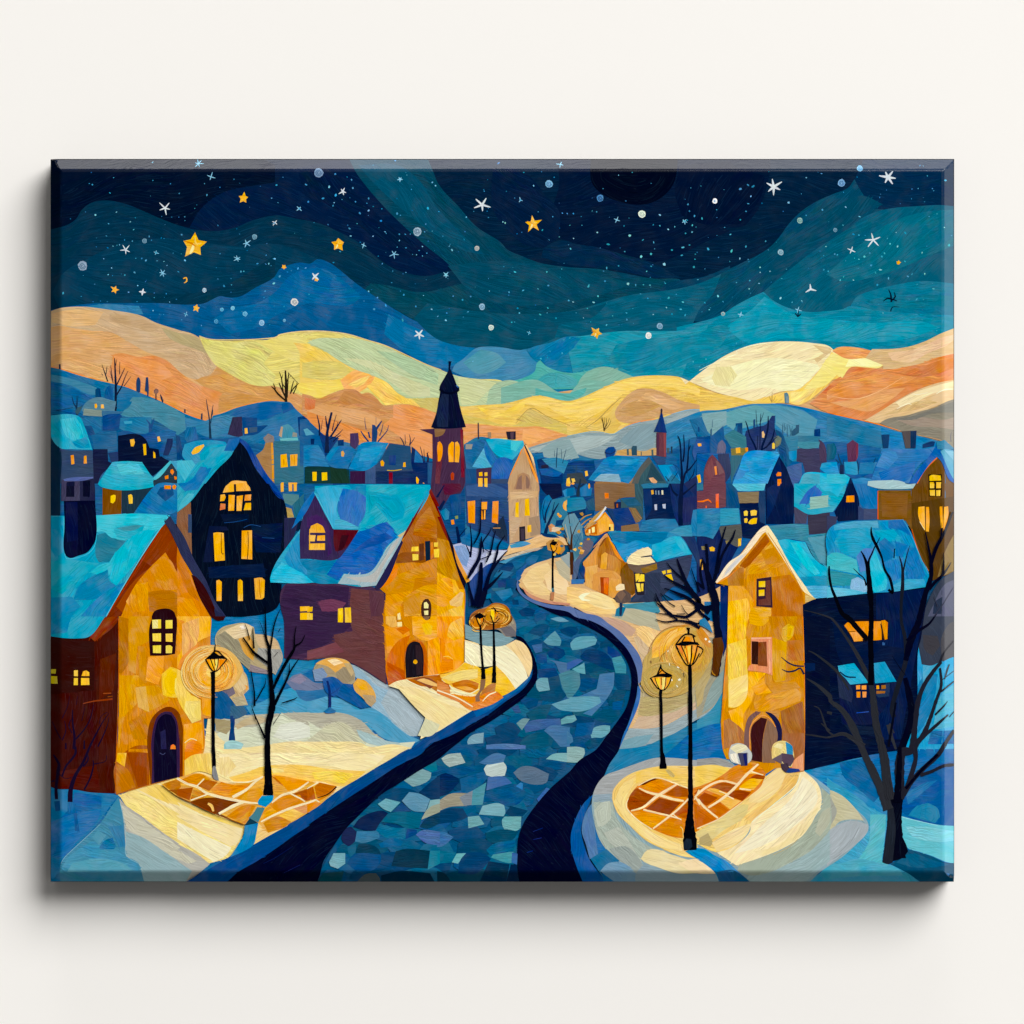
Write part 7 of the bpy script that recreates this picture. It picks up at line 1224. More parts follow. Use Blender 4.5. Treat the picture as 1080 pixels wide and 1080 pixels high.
K('2a4fae', '@g3 240,785,8 340,775,7')
# ------------------------------------------------------------------ bushes
part('snow_bush', 'large snow capped bush behind the left lamp')
P('1b578f', '@b3 310,580 420,600 470,700 440,770 330,760 300,700', 60); P('1c4f86', '@b3 300,640 420,660 460,760 440,830 330,800', 70); P('355879', '@b3 450,740 510,710 560,800 480,830', 60); P('1d5e98', '@b3 300,770 420,790 560,800 480,835 320,825', 4); K('123a7a', '@b3 450,825,40 446,920,36 445,1010,50'); P('8fc3c8', '@b3 380,1040 440,1010 500,1020 540,1040 520,1080 380,1080', 0); P('a89a74', '@b3 300,830 430,850 440,900 400,960 320,930', 0)
P('b5a684', '@z 190,150 215,115 260,100 312,95 350,112 355,140 400,145 440,160 462,205 470,240 440,310 420,298 340,292 300,260 250,240 205,240', 'c')
P('9c927c', '@z 192,150 232,128 290,175 335,240 330,290 300,262 250,215 200,200', 40); P('e3cb9c', '@z 228,126 312,97 348,112 335,146 270,162', -14); P('d9a44c', '@z 285,160 332,146 352,190 348,252 312,222', 60); P('d3b98c', '@z 352,143 400,146 440,165 456,202 412,216 372,192', 20); P('a6a29c', '@z 368,198 460,205 468,245 440,307 418,288 360,242', 60); P('8f8588', '@z 335,266 420,296 415,308 330,297', 14); P('f3e8d0', '@z 290,108 308,103 318,116 300,122', 0)
P('cdb081', '@z 200,345 262,348 300,288 318,310 330,370 308,392 326,436 275,438 250,405 205,375', 70); P('e0c08e', '@z 262,350 300,300 318,330 322,365 290,385', 60); P('776f7c', '@z 212,366 262,354 273,388 240,408', 'c'); P('1f5a92', '@z 186,372 215,376 252,412 258,470 222,492 186,482', 60); P('3c6488', '@z 254,440 302,430 323,470 282,492 250,486', 40); P('b9a98c', '@z 262,405 300,398 326,436 275,440', 10)
K('f0a23c', '@z 312,352,1 322,362,8 316,374,6')
K('14407c', '@z 258,480,12 259,540,13 260,584,15'); P('a8cfd2', '@z 228,592 262,582 305,600 296,618 236,618', 0)
part('snow_bush', 'snow capped bush with an orange side in the middle of the bank')
P('777f9e', '@z 486,342 508,316 545,304 572,322 602,342 640,345 640,372 560,388 515,372', 10); P('8c88a0', '@z 500,335 545,306 568,330 540,350', 20); P('3d73a6', '@z 522,372 580,376 655,368 662,396 602,414 570,420 540,406', 6)
P('ab9d7e', '@z 597,292 610,262 650,242 700,240 745,256 768,300 772,340 742,356 700,350 660,330 620,336 600,322', 'c'); P('8093b4', '@z 594,290 636,280 656,310 642,336 604,336', 30); P('e3ab58', '@z 607,263 650,243 700,241 745,258 757,284 722,276 690,302 658,276', 10); P('f1d9a8', '@z 655,250 690,244 722,260 684,272', 0); P('9a8e74', '@z 690,300 724,278 758,290 768,330 730,348 700,330', 50); P('c2ab7c', '@z 724,262 748,262 766,300 756,318 738,288', 60)
P('23599e', '@z 634,326 680,318 722,346 716,376 682,402 650,382', 50); P('0e5a9a', '@z 690,394 722,346 762,350 802,410 836,442 800,449 750,428', 36); P('dfa84a', '@z 762,350 780,324 816,336 857,400 850,430 830,438 800,404 770,376', 50); P('f0b64c', '@z 770,345 785,328 815,340 826,372 796,372', 40); P('b7a17a', '@z 800,392 850,396 859,420 838,443 818,428', 50)
K('122a6c', '@z 655,335,8 664,375,11 666,420,12 665,446,14'); P('2a6fa6', '@z 640,462 665,444 692,460 688,468 648,469', 0); K('1a4488', '@z 668,390,3 690,378,3 706,362,2')
part('snow_bush', 'grey bush behind the two lamps at the road')
P('8f867c', '@d2 280,1060 380,1010 500,975 560,990 600,1060 @d3 640,60 640,160 560,165 500,110 380,110 280,60', 40); P('6f6a70', '@d3 510,90 600,80 640,130 640,165 560,160', 30); P('a59a84', '@d3 480,40 600,0 630,60 520,90', 40)
for x in ('@f3 265,1080 280,1045 330,1030 390,1045 420,1075 @f4 445,0 440,60 390,100 340,90 280,70 258,20',):
    part('snow_bush', 'snowy round bush left of the arched door')
    P('c3c8c0', x, 'c'); P('e8e0b8', '@f3 270,1075 330,1038 400,1050 415,1080 @f4 330,10', 0); P('4a4862', '@f4 330,0 410,0 412,100 360,105', 88); P('23256a', '@f4 375,10 400,0 412,100 390,105', 88); P('f0ead8', '@f4 270,10 320,0 340,90 280,60', 60)
part('snow_bush', 'snowy round bush right of the arched door')
P('e9cf86', '@f3 608,1080 620,1040 660,1015 720,1015 770,1050 780,1080 @f4 790,30 770,110 720,120 680,80 610,50', 'c'); P('3b8ec0', '@f3 720,1018 775,1055 780,1080 @f4 780,20 730,10', 30); P('5a4a58', '@f4 690,0 780,15 790,50 760,110 700,80 685,40', 50); P('243a8a', '@f4 720,155 740,120 830,130 840,150 730,160', 4); P('6a5a66', '@f4 610,50 690,5 690,90', -40); P('4a3a48', '@f4 680,90 740,80 750,120 720,160 690,130', 60); P('f6e4a8', '@f3 620,1060 660,1030 700,1040 690,1080', 'c')
# ------------------------------------------------------------------ painted glow, lamps and trees
def tree(label, col, *lines):
    part('bare_tree', label)
    for t in lines:
        K(col, t)
def glow(text, cols, cx, cy, rx, ry, n, seed, a0=0.0, a1=math.tau, q0=.5, q1=1.12, s0=.25, s1=.6):
    """curved dabs laid in rings around a lamp, as the brush did"""
    rng = random.Random(seed)
    for k in range(n):
        q = rng.uniform(q0, q1)
        a = rng.uniform(a0, a1); sp = rng.uniform(s0, s1)
        pts = []
        for s in range(4):
            b = a + sp * (s - 1.5) / 3 * 2
            pts.append((cx + rx * q * math.cos(b), cy + ry * q * math.sin(b), rng.uniform(.4, 1.1)))
        pts[0] = (*pts[0][:2], .4); pts[-1] = (*pts[-1][:2], .4)
        K(rng.choice(cols), pts)
# left lamp
def halo(cx, cy, rx, ry, cols, seed):
    """the glow round a lamp: coats of paint, each smaller and lighter than the one before"""
    rng = random.Random(seed)
    n = len(cols)
    for i, c in enumerate(cols):
        q = 1 - i / n * 0.82
        ph = rng.uniform(0, 6)
        P(c, [(cx + rx * q * (1 + .06 * math.sin(3 * a + ph)) * math.cos(a), cy + ry * q * (1 + .06 * math.sin(2 * a + ph)) * math.sin(a)) for a in (k * math.tau / 14 for k in range(14))], 60 + 25 * i, 0.03)
part('lamp_glow', 'golden glow painted around the left lamp')
P('e5b768', '@b3 70,470 110,360 170,285 260,250 360,250 440,290 510,370 540,440 490,530 420,590 330,595 280,575 180,590 100,550', 'c')
halo(225, 708, 24, 23, ('efb85c', 'f1b750', 'f2b244', 'f3ae38', 'f6ba48', 'facb66'), 3)
glow('', ('f5ca74', 'f9d78e', 'f0bb58', 'e8a840', 'f7cf82'), 224, 709, 30, 27, 80, 3, 2.3, 4.2, .5, 1.12, .5, 1.0)
glow('', ('f6c462', 'e8a23a', 'd98a22', 'fbd27a'), 227, 707, 21, 21, 50, 4, -1.3, 1.6, .3, 1.05)
part('lamp_glow', 'golden glow painted around the two lamps at the right')
P('c2a464', '@e3 630,340 680,270 700,210 760,130 840,85 960,75 1060,105 1080,130 @f3 60,160 130,230 115,330 70,440 0,540 @e3 1000,600 920,640 800,660 680,640 600,560 610,460', 'c')
halo(725, 688, 26, 25, ('c6a25a', 'cba152', 'd2a24c', 'dca646', 'e8ac44', 'f2b648'), 7)
P('f4b440', '@e3 690,340 700,220 770,140 860,95 960,90 980,140 880,200 800,280 740,330', -50); P('f8c765', '@e3 730,250 800,150 900,100 880,160 800,230', -50); P('d2913c', '@f3 0,60 60,120 110,200 110,260 60,230 0,140', 50)
glow('', ('f7c96a', 'f2b23c', 'e9a43c', 'f3c060', 'd99a3c'), 724, 688, 26, 26, 44, 5, 2.4, 4.6)
halo(699, 716, 21, 16, ('bea565', 'c2a65e', 'c8a656', 'd2a84e', 'e0b04c'), 9)
glow('', ('c9ab62', 'b89c58', 'd2b06a', 'c4a050'), 701, 718, 25, 19, 40, 8)
part('lamp_glow', 'dark golden glow around the pair of lamps at the road')
P('a8692c', '@d2 270,1075 320,1030 400,1010 450,975 520,975 580,1010 600,1060 @d3 610,10 580,70 480,100 380,110 300,100 270,60 @d2 265,1100', 'c'); P('c98a2c', '@d2 390,1030 460,985 540,995 580,1050 @d3 560,30 480,50 400,40', 'c'); P('d3852a', '@d3 275,60 330,0 380,20 390,80 330,105 290,95', 'c')
glow('', ('d89a3c', '8c5a24', 'e8b04a', '7a4c24', 'c98a2c'), 521, 651, 17, 9, 20, 9, 0, math.tau, .3, .95); glow('', ('e0a03c', '9c6224', 'e8b04a'), 504, 656, 8, 8, 10, 10, 0, math.tau, .3, .95)
part('lamp_glow', 'dim glow around the far lamp')
P('b88a48', '@d2 890,480 930,455 980,455 1030,490 1040,540 1010,575 960,560 900,540', 'c'); P('e59a34', '@d2 950,480 1000,480 1010,530 990,575 960,560', 70)
for t in ('@e3 818,282,16 824,284,14', '@e3 895,410,10 912,420,8', '@e3 905,520,14 922,510,16', '@e3 850,510,10 855,525,8', '@e3 890,560,7 900,575,8', '@f3 65,180,14 78,190,16', '@f3 95,200,16 108,210,12', '@e3 830,380,5 835,400,5'): K('fdf3e0', t)
K('6a4a2a', '@e3 755,365,4 770,320,4 800,295,3'); K('8a6a44', '@e3 680,360,12 685,380,8'); K('6a5a44', '@e3 945,460,10 955,495,6'); K('a56a2a', '@e3 660,300,3 690,220,5 760,130,5 850,85,5 960,78,4')
part('lamp_glow', 'dark golden glow around the pair of lamps at the road')
P('a8692c', '@d2 270,1075 320,1030 400,1010 450,975 520,975 580,1010 600,1060 @d3 610,10 580,70 480,100 380,110 300,100 270,60 @d2 265,1100', 'c'); P('c98a2c', '@d2 390,1030 460,985 540,995 580,1050 @d3 560,30 480,50 400,40', 'c'); P('d3852a', '@d3 275,60 330,0 380,20 390,80 330,105 290,95', 'c')
glow('', ('e8a83c', '7c4a1c', 'f3c25a', '5c3a1c', 'd98a24'), 521, 651, 18, 10, 60, 9); glow('', ('e8a83c', '7c4a1c', 'f3c25a', 'd98a24'), 504, 656, 9, 9, 30, 10)
part('lamp_glow', 'dim glow around the far lamp')
P('b88a48', '@d2 890,480 930,455 980,455 1030,490 1040,540 1010,575 960,560 900,540', 'c'); P('e59a34', '@d2 950,480 1000,480 1010,530 990,575 960,560', 70)
def lamp(label, post, panes, cage, cap=None, pane_col='f7a92a', foot=None, col='05060f'):
    post, cage, cap = [(q,) if isinstance(q, str) else q for q in (post, cage, cap)]
    i = part('street_lamp', label)
    for t in post: K(col, t)
    sub('lamp_glass')
    for c, t in panes: P(c, t, 84)
    sub('lamp_frame')
    for t in cage: K(col, t)
    if cap:
        for t in cap: P(col, t, 0)
    back(i)
    if foot:
        sub('lamp_foot'); P(foot[0], foot[1], 88); back(i)
B_ = '05060f'
lamp('black lamp post lit beside the amber house door', ('@b3 290,450,42 293,500,32 293,700,28 294,1080,28 @b4 297,0,28 300,90,30 300,190,26',),
     (('f5a31c', '@b3 238,350 395,350 330,440 285,440'), ('fbc93a', '@b3 265,360 300,350 300,430 275,400'), ('fde27a', '@b3 310,350 330,350 325,430 308,435'), ('f0931c', '@b3 340,350 390,355 345,430'), ('f3a82c', '@b3 290,310 315,285 335,310')),
     ('@b3 232,350,10 270,420,10 295,445,10 325,442,9 350,415,8 400,355,10', '@b3 270,345,8 290,400,8 305,440,7', '@b3 300,345,6 312,400,6', '@b3 335,345,8 330,400,7 318,440,6', '@b3 228,355,10 275,315,12 305,285,12 335,285,10 370,320,9 405,352,10', '@b3 305,290,12 308,250,10 312,228,5'),
     ('@b3 235,350 280,320 370,320 390,345 300,345', '@b3 275,325 300,290 330,310 360,335 290,335'), foot=('8a8f8e', '@b4 290,110 310,105 330,180 340,225 300,215 285,170'))
lamp('tall black lamp post standing on the round paving', ('@e3 995,390,26 1000,440,30 1003,700,32 1004,1080,32 @e4 1003,0,36 1003,200,38 1005,400,42 1000,520,52', '@e4 1000,500,40 998,560,72 997,640,92 1000,720,116 1003,790,90'),
     (('f2962a', '@e3 890,235 1078,235 1030,380 985,385'), ('fbb83a', '@e3 930,245 960,240 975,330 985,380'), ('fcd060', '@e3 975,245 1005,240 1005,380 990,370'), ('f5a01e', '@e3 1020,240 1070,238 1030,370 1015,380'), ('e8912a', '@e3 930,210 970,160 1000,170 1010,215'), ('f0a53c', '@e3 1010,165 1040,190 1050,215 1015,215')),
     ('@e3 885,235,12 920,310,10 975,395,10 1030,385,10 1078,300,10', '@e3 930,240,9 960,310,8 985,385,8', '@e3 1015,235,12 1012,320,10 1000,390,10', '@e3 1060,240,10 1040,330,10 1020,390,10', '@e3 885,230,12 930,170,12 965,145,12 1010,145,14 1045,165,10', '@e3 930,215,10 960,165,10', '@e3 985,150,18 990,110,16 975,98,14 1000,100,10', '@e3 960,215,12 960,260,8', '@e3 1025,160,10 1040,210,10', '@f3 0,240,12 50,270,8 20,330,6'),
     ('@e3 880,232 940,205 1060,210 1080,235 1020,228 960,240'), foot=('1c2636', '@e4 950,730 970,695 1010,700 1020,760 990,790 950,780'))
lamp('short black lamp post lit at the edge of the round paving', ('@e3 765,590,30 760,640,24 766,720,24 770,1080,22 @e4 776,0,26', '@e4 776,0,26 780,60,42 782,128,60'),
     (('f2a21c', '@e3 690,500 845,490 810,585 770,600 730,580'), ('fbd045', '@e3 720,510 750,500 755,590 735,575'), ('fde27a', '@e3 775,500 800,495 790,590 772,595'), ('f7b52c', '@e3 810,495 840,490 815,570'), ('e89a2a', '@e3 735,470 760,430 790,450 800,475')),
     ('@e3 678,500,12 710,550,10 745,590,10 790,598,9 830,550,9 850,490,10', '@e3 715,500,7 735,560,7 760,600,6', '@e3 765,495,5 770,560,5', '@e3 805,490,7 800,560,6 785,600,6', '@e3 730,480,10 755,425,12 765,395,10', '@e3 765,420,12 790,450,10 850,480,12', '@e3 764,420,14 762,390,6', '@e3 740,470,8 770,440,8'),
     ('@e3 675,500 740,470 800,465 860,482 840,495 760,490'))
lamp('left lamp of the pair beside the road', ('@d3 352,70,16 356,150,17 362,280,17 372,400,18 376,440,30 378,510,34',), (('f5b52c', '@d3 320,10 340,0 350,40 345,65'), ('e88a1c', '@d3 350,0 375,10 365,60')),
     ('@d3 318,5,8 335,50,8 350,75,8 370,60,7 382,15,6', '@d2 310,1075,10 345,1060,18 375,1075,12 390,1085,6', '@d3 330,0,6 345,20,8 360,0,6'), ('@d2 305,1080 345,1062 385,1075 370,1095 330,1095',))
lamp('right lamp of the pair beside the road', ('@d3 460,50,14 462,150,16 465,300,20 466,400,26 465,470,32 463,540,34',), (('fbc835', '@d2 435,1020 460,1030 468,1080 @d3 455,40 440,10'), ('f0981c', '@d2 470,1040 500,1045 480,1080 @d3 470,20')),
     ('@d2 430,1075,6 440,1080,8 @d3 455,45,7 475,50,7 510,15,7', '@d2 440,1020,6 460,1010,8 480,1035,10 500,1045,8', '@d2 470,1030,5 480,1060,6', '@d3 480,20,6 495,0,5'))
lamp('small black lamp on the snow path in the middle distance', ('@d2 945,545,22 942,600,18 940,700,16 940,790,18 941,850,20',), (('f2a53c', '@d2 920,500 975,495 985,520 950,550 925,535'),),
     ('@d2 920,490,8 930,530,8 945,555,8 968,540,7 978,490,8', '@d2 922,490,10 950,475,16 975,485,12', '@d2 930,480,8 945,460,8 960,475,10'), ('@d2 918,492 950,470 980,480 960,505 935,500',), foot=('3f6f84', '@d2 930,850 950,848 955,885 935,885'))
part('lamp_shadow', 'brown shadow of the small lamp'); P('b5805a', '@d2 925,885 955,880 948,950 920,945', 90)

# ---- trees behind the road
tree('dark many-branched tree between the golden gable and the road', '060c2c',
     '@d2 320,1000,64 340,900,50 355,780,36 360,640,22', '@d2 350,1000,50 390,880,40 420,760,28 460,660,20 490,560,18 500,500,14 555,420,5', '@d2 300,990,30 280,920,22 250,800,16', '@d2 250,770,16 290,700,34 340,610,26 355,520,18 362,430,8', '@d2 270,600,18 280,480,14 268,330,5', '@d2 270,580,14 250,530,9 235,500,4',
     '@d2 300,490,10 345,400,14 355,300,10 360,120,4', '@d2 365,520,14 375,470,10 430,390,8 440,350,3', '@d2 400,640,12 440,540,14 460,440,12 478,380,4', '@d2 440,720,14 500,630,16 540,580,12 575,545,6', '@d2 380,870,36 430,830,26 490,770,16 535,720,5', '@d2 500,715,10 515,705,8', '@d2 390,535,8 440,575,8 340,620,6', '@d2 470,640,6 530,600,6', '@d2 380,560,10 370,470,6')
tree('navy twin-trunk tree at the left of the church yard', '0b1d4c', '@d2 180,485,26 172,420,24 160,350,16', '@d2 180,430,10 240,360,5', '@d2 0,110,20 30,60,12 60,10,6', '@d2 20,210,30 60,140,20')
part('small_window', 'tiny orange window lights left of the centre house'); P('f0922c', '@d2 112,298 135,292 142,330 118,335', 0); P('8a9a5a', '@d2 145,265 170,260 172,285 150,290', 0); P('2a7fae', '@d2 25,230 70,200 100,230 95,290 60,300', 'c'); P('17508a', '@d2 100,100 195,85 195,250 120,260', 88)
tree('thin brown tree beside the lit cottages', '4a2c1c', '@e2 40,740,22 38,640,24 35,500,20 40,420,14', '@e2 40,440,14 25,340,10 10,240,4', '@e2 45,420,12 70,360,9 110,300,4', '@e2 40,400,8 35,300,6 40,230,3', '@e2 30,540,8 10,490,6', '@d2 1075,500,14 1050,450,10 1030,410,4')
part('pale_foliage', 'pale blue frosted crown of the thin brown tree')
P('6f93a6', '@e2 0,430 -40,330 0,260 60,240 110,330 130,440 110,560 60,640 40,520 10,480', 80)
P('4f7c98', '@e2 50,420 110,400 130,470 100,580 60,620 50,520', 70)
K('4a2c1c', '@e2 40,740,22 38,640,24 35,500,20 40,420,14'); K('3a2a2a', '@e2 40,440,10 25,340,7 10,240,3'); K('3a2a2a', '@e2 45,420,9 75,350,6 105,300,3'); K('c9b48a', '@e2 20,470,5 0,400,4 -15,330,3'); K('2f5f86', '@e2 60,520,6 95,440,5 115,400,3')
part('golden_foliage', 'yellow dabs of leaves beside the lit cottages')
for k in range(20):
    rng = random.Random(900 + k)
    x = rng.uniform(585, 626); y = rng.uniform(540, 585)
    P(rng.choice(('d9a445', 'b98a3c', 'e8bb5a', '3c6a90', '5d86a4', 'c98f3a')), [(x + rng.uniform(1, 2.6) * math.cos(a) * 1.3, y + rng.uniform(1, 2.4) * math.sin(a)) for a in (0, 1.2, 2.5, 3.7, 5)], rng.uniform(0, 180), .2)
K('c9a86a', '@e2 5,480,5 0,440,5')
DK = '090d26'
tree('large dark tree by the tower house with branches over the cottage', DK,
     '@f3 155,480,50 165,380,64 180,260,70 175,150,60 160,60,52 @f2 150,960,64 120,850,56 80,700,30 55,640,14 40,600,6', '@f2 130,840,24 160,700,22 180,560,20 200,470,18 235,350,8', '@f2 170,730,14 200,600,18 240,520,20 290,440,18 312,375,7', '@f2 90,720,18 85,600,18 75,490,22', '@f2 60,860,12 30,720,16 45,620,12', '@f2 60,850,12 0,800,14',
     '@f2 150,1000,50 60,1010,34 0,950,26 @e2 1080,960,40 1000,860,38 960,780,26 920,680,20 895,610,8', '@e2 1000,870,30 900,820,20 820,770,12 790,740,5', '@e2 970,800,20 900,740,14 840,680,10 810,640,4', '@f2 100,1050,34 40,1010,26 @e2 1060,990,30 980,930,28 900,890,16 790,850,4', '@e2 940,920,12 860,880,8 800,850,4', '@f3 100,30,30 @f2 40,1060,24 @e2 1040,1000,20')
K(DK, '@e3 1080,95,26 1000,50,22 900,35,14 800,45,12 720,25,5'); K(DK, '@e2 860,1080,30 800,1020,16 750,960,14 720,890,5'); K(DK, '@e2 850,1080,20 780,1010,14 730,970,10 712,920,4'); K(DK, '@e3 900,30,16 @e2 830,1065,12 780,1060,8 720,1050,4'); K(DK, '@e2 1080,1010,30 @e3 980,0,24 920,0,20 @e2 850,1070,16'); K(DK, '@e2 1000,1080,10 960,1040,7 930,985,4'); K(DK, '@e3 1000,40,10 970,10,6'); K(DK, '@e2 960,1060,8 890,1060,5'); K(DK, '@f3 20,50,16 @e3 1060,60,14 1000,40,16'); K(DK, '@e2 880,1000,10 820,960,8 760,890,6'); K(DK, '@e2 1080,880,14 1040,780,9 1010,690,6')
P('5a3414', '@f3 130,180 200,170 220,250 200,330 170,490 150,485 115,470 130,360', 88); P('2c7cae', '@f3 20,30 60,10 100,60 130,140 80,100 20,70', 50); K('b8862c', '@f3 120,440,7 130,465,8 150,480,7')
part('paving_joint', 'cream line of the left paving')
K('f6e8c4', '@b4 10,220,14 130,270,16 300,345,16 450,375,16 620,410,12 760,460,5')
part('paving_bed', 'warm amber bed of the left paving'); P('f0cb88', '@b4 640,560 780,540 900,590 780,655 622,745 630,690', -34); P('e6ac48', '@a4 930,255 1080,200 @b4 20,195 180,165 330,230 480,250 700,190 780,180 1080,230 @c4 60,240 240,270 120,410 0,490 @b4 930,565 740,650 660,570 560,580 540,580 380,510 200,430 0,350 @a4 1000,310', 6)
for c, t, f in (('c07a20', '@a4 945,250 1080,208 @b4 30,280 0,300 @a4 990,295', 0), ('a05a14', '@a4 985,300 @b4 0,298 125,282 98,383 0,345 @a4 1040,330', 20), ('d98c1c', '@b4 20,220 180,170 290,230 200,250 100,260', 0), ('b86a14', '@b4 165,265 220,215 330,235 260,310', 20), ('a8560f', '@b4 0,295 130,280 100,385 0,345', 20), ('c8801c', '@b4 130,300 240,330 200,375 110,380', 20), ('7c3a0a', '@b4 110,395 230,365 410,372 520,400 420,450 330,490 230,465', 6), ('e09318', '@b4 270,300 360,235 460,260 600,250 520,320 450,355 300,325', -6), ('e39a24', '@b4 480,370 600,295 680,285 700,330 650,400 560,395', -20), ('d98a20', '@b4 400,515 560,420 640,430 590,520 550,575', -30), ('c47018', '@b4 765,185 860,230 920,300 820,240', 30), ('e79a1e', '@b4 780,180 1080,230 1000,280 900,310 850,250', 4), ('a8530f', '@b4 930,335 1080,285 1080,385 1040,390', 10), ('d98c1e', '@b4 750,420 860,350 1000,340 1030,400 880,460 810,480', -14), ('e8a224', '@b4 690,470 750,430 820,480 740,520 670,555', -30), ('cc8a3c', '@b4 700,570 800,515 930,560 880,600 740,650', -14), ('f7c860', '@b4 830,510 940,455 1030,490 930,560', 10), ('e0a060', '@b4 940,450 1080,400 1080,480 1030,490', -10), ('b86418', '@c4 0,280 50,275 70,380 0,380', 80), ('c8741c', '@c4 60,275 100,240 240,270 180,330 80,365', 20), ('d8831c', '@c4 80,380 240,290 200,330 100,390', -20), ('dc8a24', '@c4 0,410 60,400 120,410 0,490', -20)):
    part('paving_slab'); P(c, t, f)
part('paving_joint', 'cream joints of the left paving')
for t in ('@b4 0,205,14 80,250,14 160,275,14 250,330,16 400,370,16 560,400,14 660,410,8', '@b4 160,270,8 220,210,8', '@b4 110,385,8 250,335,8', '@b4 340,495,16 460,430,20 540,400,14', '@b4 450,360,18 560,300,16 640,230,12 700,195,6', '@b4 430,235,6 580,235,10 700,190,6', '@b4 770,405,8 850,345,14 960,310,14 1070,235,8', '@b4 680,560,8 800,500,14 920,450,14 1080,400,12 @c4 70,380,10', '@b4 900,320,8 1000,370,10 1040,395,8', '@c4 0,290,6 90,240,10', '@c4 70,380,8 100,400,6'): K('fae4b8', [(q[0], q[1], q[2] * 1.3) for q in parse(t)])
K('fbc060', '@b4 250,410,16 280,430,24 295,475,14'); K('2a1408', '@c4 85,365,5 170,335,9 240,275,10'); K('a05010', '@b4 20,360,4 150,420,5 300,490,6 540,580,5')
part('tree_shadow', 'blue shadow of the slim black tree')
P('148fc8', '@b4 690,348 785,345 780,380 720,440 660,420 655,400', 0); P('4f7f94', '@b4 650,440 715,445 660,565 580,530 620,490', -60); P('153f58', '@b4 590,530 660,570 550,585', 10); P('1283bc', '@b4 550,590 660,570 640,680 625,740 560,790 430,848 500,740 540,670', -66)
tree('slim black tree on the left snow bank', B_,
     '@b4 740,345,84 742,250,64 738,100,50 735,0,44 @b3 740,900,46 770,760,54 775,680,44 770,600,38', '@b3 770,620,34 765,540,32 755,400,36 748,260,22 725,180,18 720,80,14 718,0,10 @b2 715,1000,5', '@b3 755,290,14 770,190,14 785,90,12 812,0,8 @b2 840,1020,3', '@b3 740,380,18 690,345,20 620,290,22 570,220,14 535,172,12', '@b3 625,260,14 620,180,10 615,90,5', '@b3 590,190,10 570,110,8 550,60,4', '@b3 780,590,22 830,480,26 890,370,26 950,270,22 960,240,16 1010,210,10 1040,150,5', '@b3 955,250,12 955,170,10 968,80,4', '@b3 790,720,30 830,640,24 880,540,18 920,450,14 990,345,6', '@b3 910,470,12 915,380,4', '@b3 720,180,6 690,90,5 670,40,3', '@b3 715,990,22 670,890,12 630,800,10 610,750,7', '@b3 630,730,16 628,620,12 610,500,10 600,440,5', '@b3 640,690,10 680,620,10 720,540,6 715,500,3', '@b3 690,590,6 720,570,3', '@b3 850,705,5 900,690,12 960,670,7 975,655,3', '@b3 820,130,5 835,105,7 842,100,3', '@b3 740,300,8 715,270,4', '@b3 785,330,3 820,290,4', '@b3 640,840,8 615,760,5 600,720,3', '@b3 780,880,5 840,790,4')
tree('dark thin shrub against the left house wall', '1c0d2c', '@a4 185,400,44 190,300,38 225,190,30 290,80,22 325,0,20 @a3 345,1060,18 395,960,14 450,860,8 500,790,4', '@a3 215,1080,24 220,980,20 205,860,14 205,760,6', '@a3 230,1000,12 300,920,10 350,830,8 375,720,4', '@a3 410,1060,12 450,980,10 490,880,6 500,820,3', '@a3 300,1080,16 300,1010,10', '@a4 120,190,14 150,110,16 200,50,18 230,0,20 @a3 225,1060,20', '@a4 70,380,30 65,290,28 85,150,30 90,90,26 40,20,14', '@a3 110,1000,8 60,920,8 30,860,6', '@a3 120,1010,8 150,930,8 140,850,4', '@a3 200,950,6 175,890,8 190,840,4', '@a4 300,300,16 350,200,14 375,100,10 370,60,6', '@a4 380,90,8 470,70,5 480,20,5', '@a4 90,170,8 150,210,4 200,195,4', '@a3 120,830,7 165,730,5 180,650,3', '@a3 235,720,4 245,650,4', '@a3 280,850,5 305,740,3', '@a3 420,880,5 440,810,4 490,780,4', '@a3 150,1080,14 150,1030,10', '@a4 290,110,14 330,60,10 325,0,8', '@a4 50,230,18 20,240,8')
part('snowy_ground', 'roots of shrub shadow'); P('2069a6', '@a4 162,405 205,400 228,430 225,490 165,490', 90)

# ---- the big tree at the right
part('bare_tree', 'big dark tree at the right edge with branches in front of the navy house')
MB, GB = '0a0c1e', '2b2f3a'
for t in ('@g4 555,860,170 550,760,150 550,600,120 550,450,118 550,330,140',): K('0a0a1c', t)
P('090a1e', '@g4 450,890 470,740 490,560 490,420 620,380 605,480 600,640 650,760 660,800 620,850 540,880', 88)
P('222632', '@g4 450,890 470,740 492,560 490,430 540,440 560,620 545,780 535,890 500,905', 88)
for t in ('@g4 500,460,80 450,320,70 370,140,64 310,20,50 @g3 200,880,60 120,760,44 30,690,30 @f3 1080,650,40 980,560,24 890,505,8', '@g3 300,1060,50 150,960,30 60,970,22 0,985,14 @f3 960,970,14 880,960,8', '@f3 1080,930,16 1010,870,8', '@g3 60,970,10 0,920,16 @f3 1000,760,10 950,730,6', '@g3 40,790,24 0,780,18'): K('2e3036', t)
for t in ('@g4 520,380,76 490,240,80 470,60,74 @g3 440,1040,60 400,880,60 380,700,54 360,560,44 300,420,36 240,300,30 150,160,22 60,40,18 10,5,13 -100,-30,9 -188,-50,4', '@f3 905,280,5 960,305,12 1080,395,22 @g3 100,470,26 180,600,10'): K('2c2e34', t)
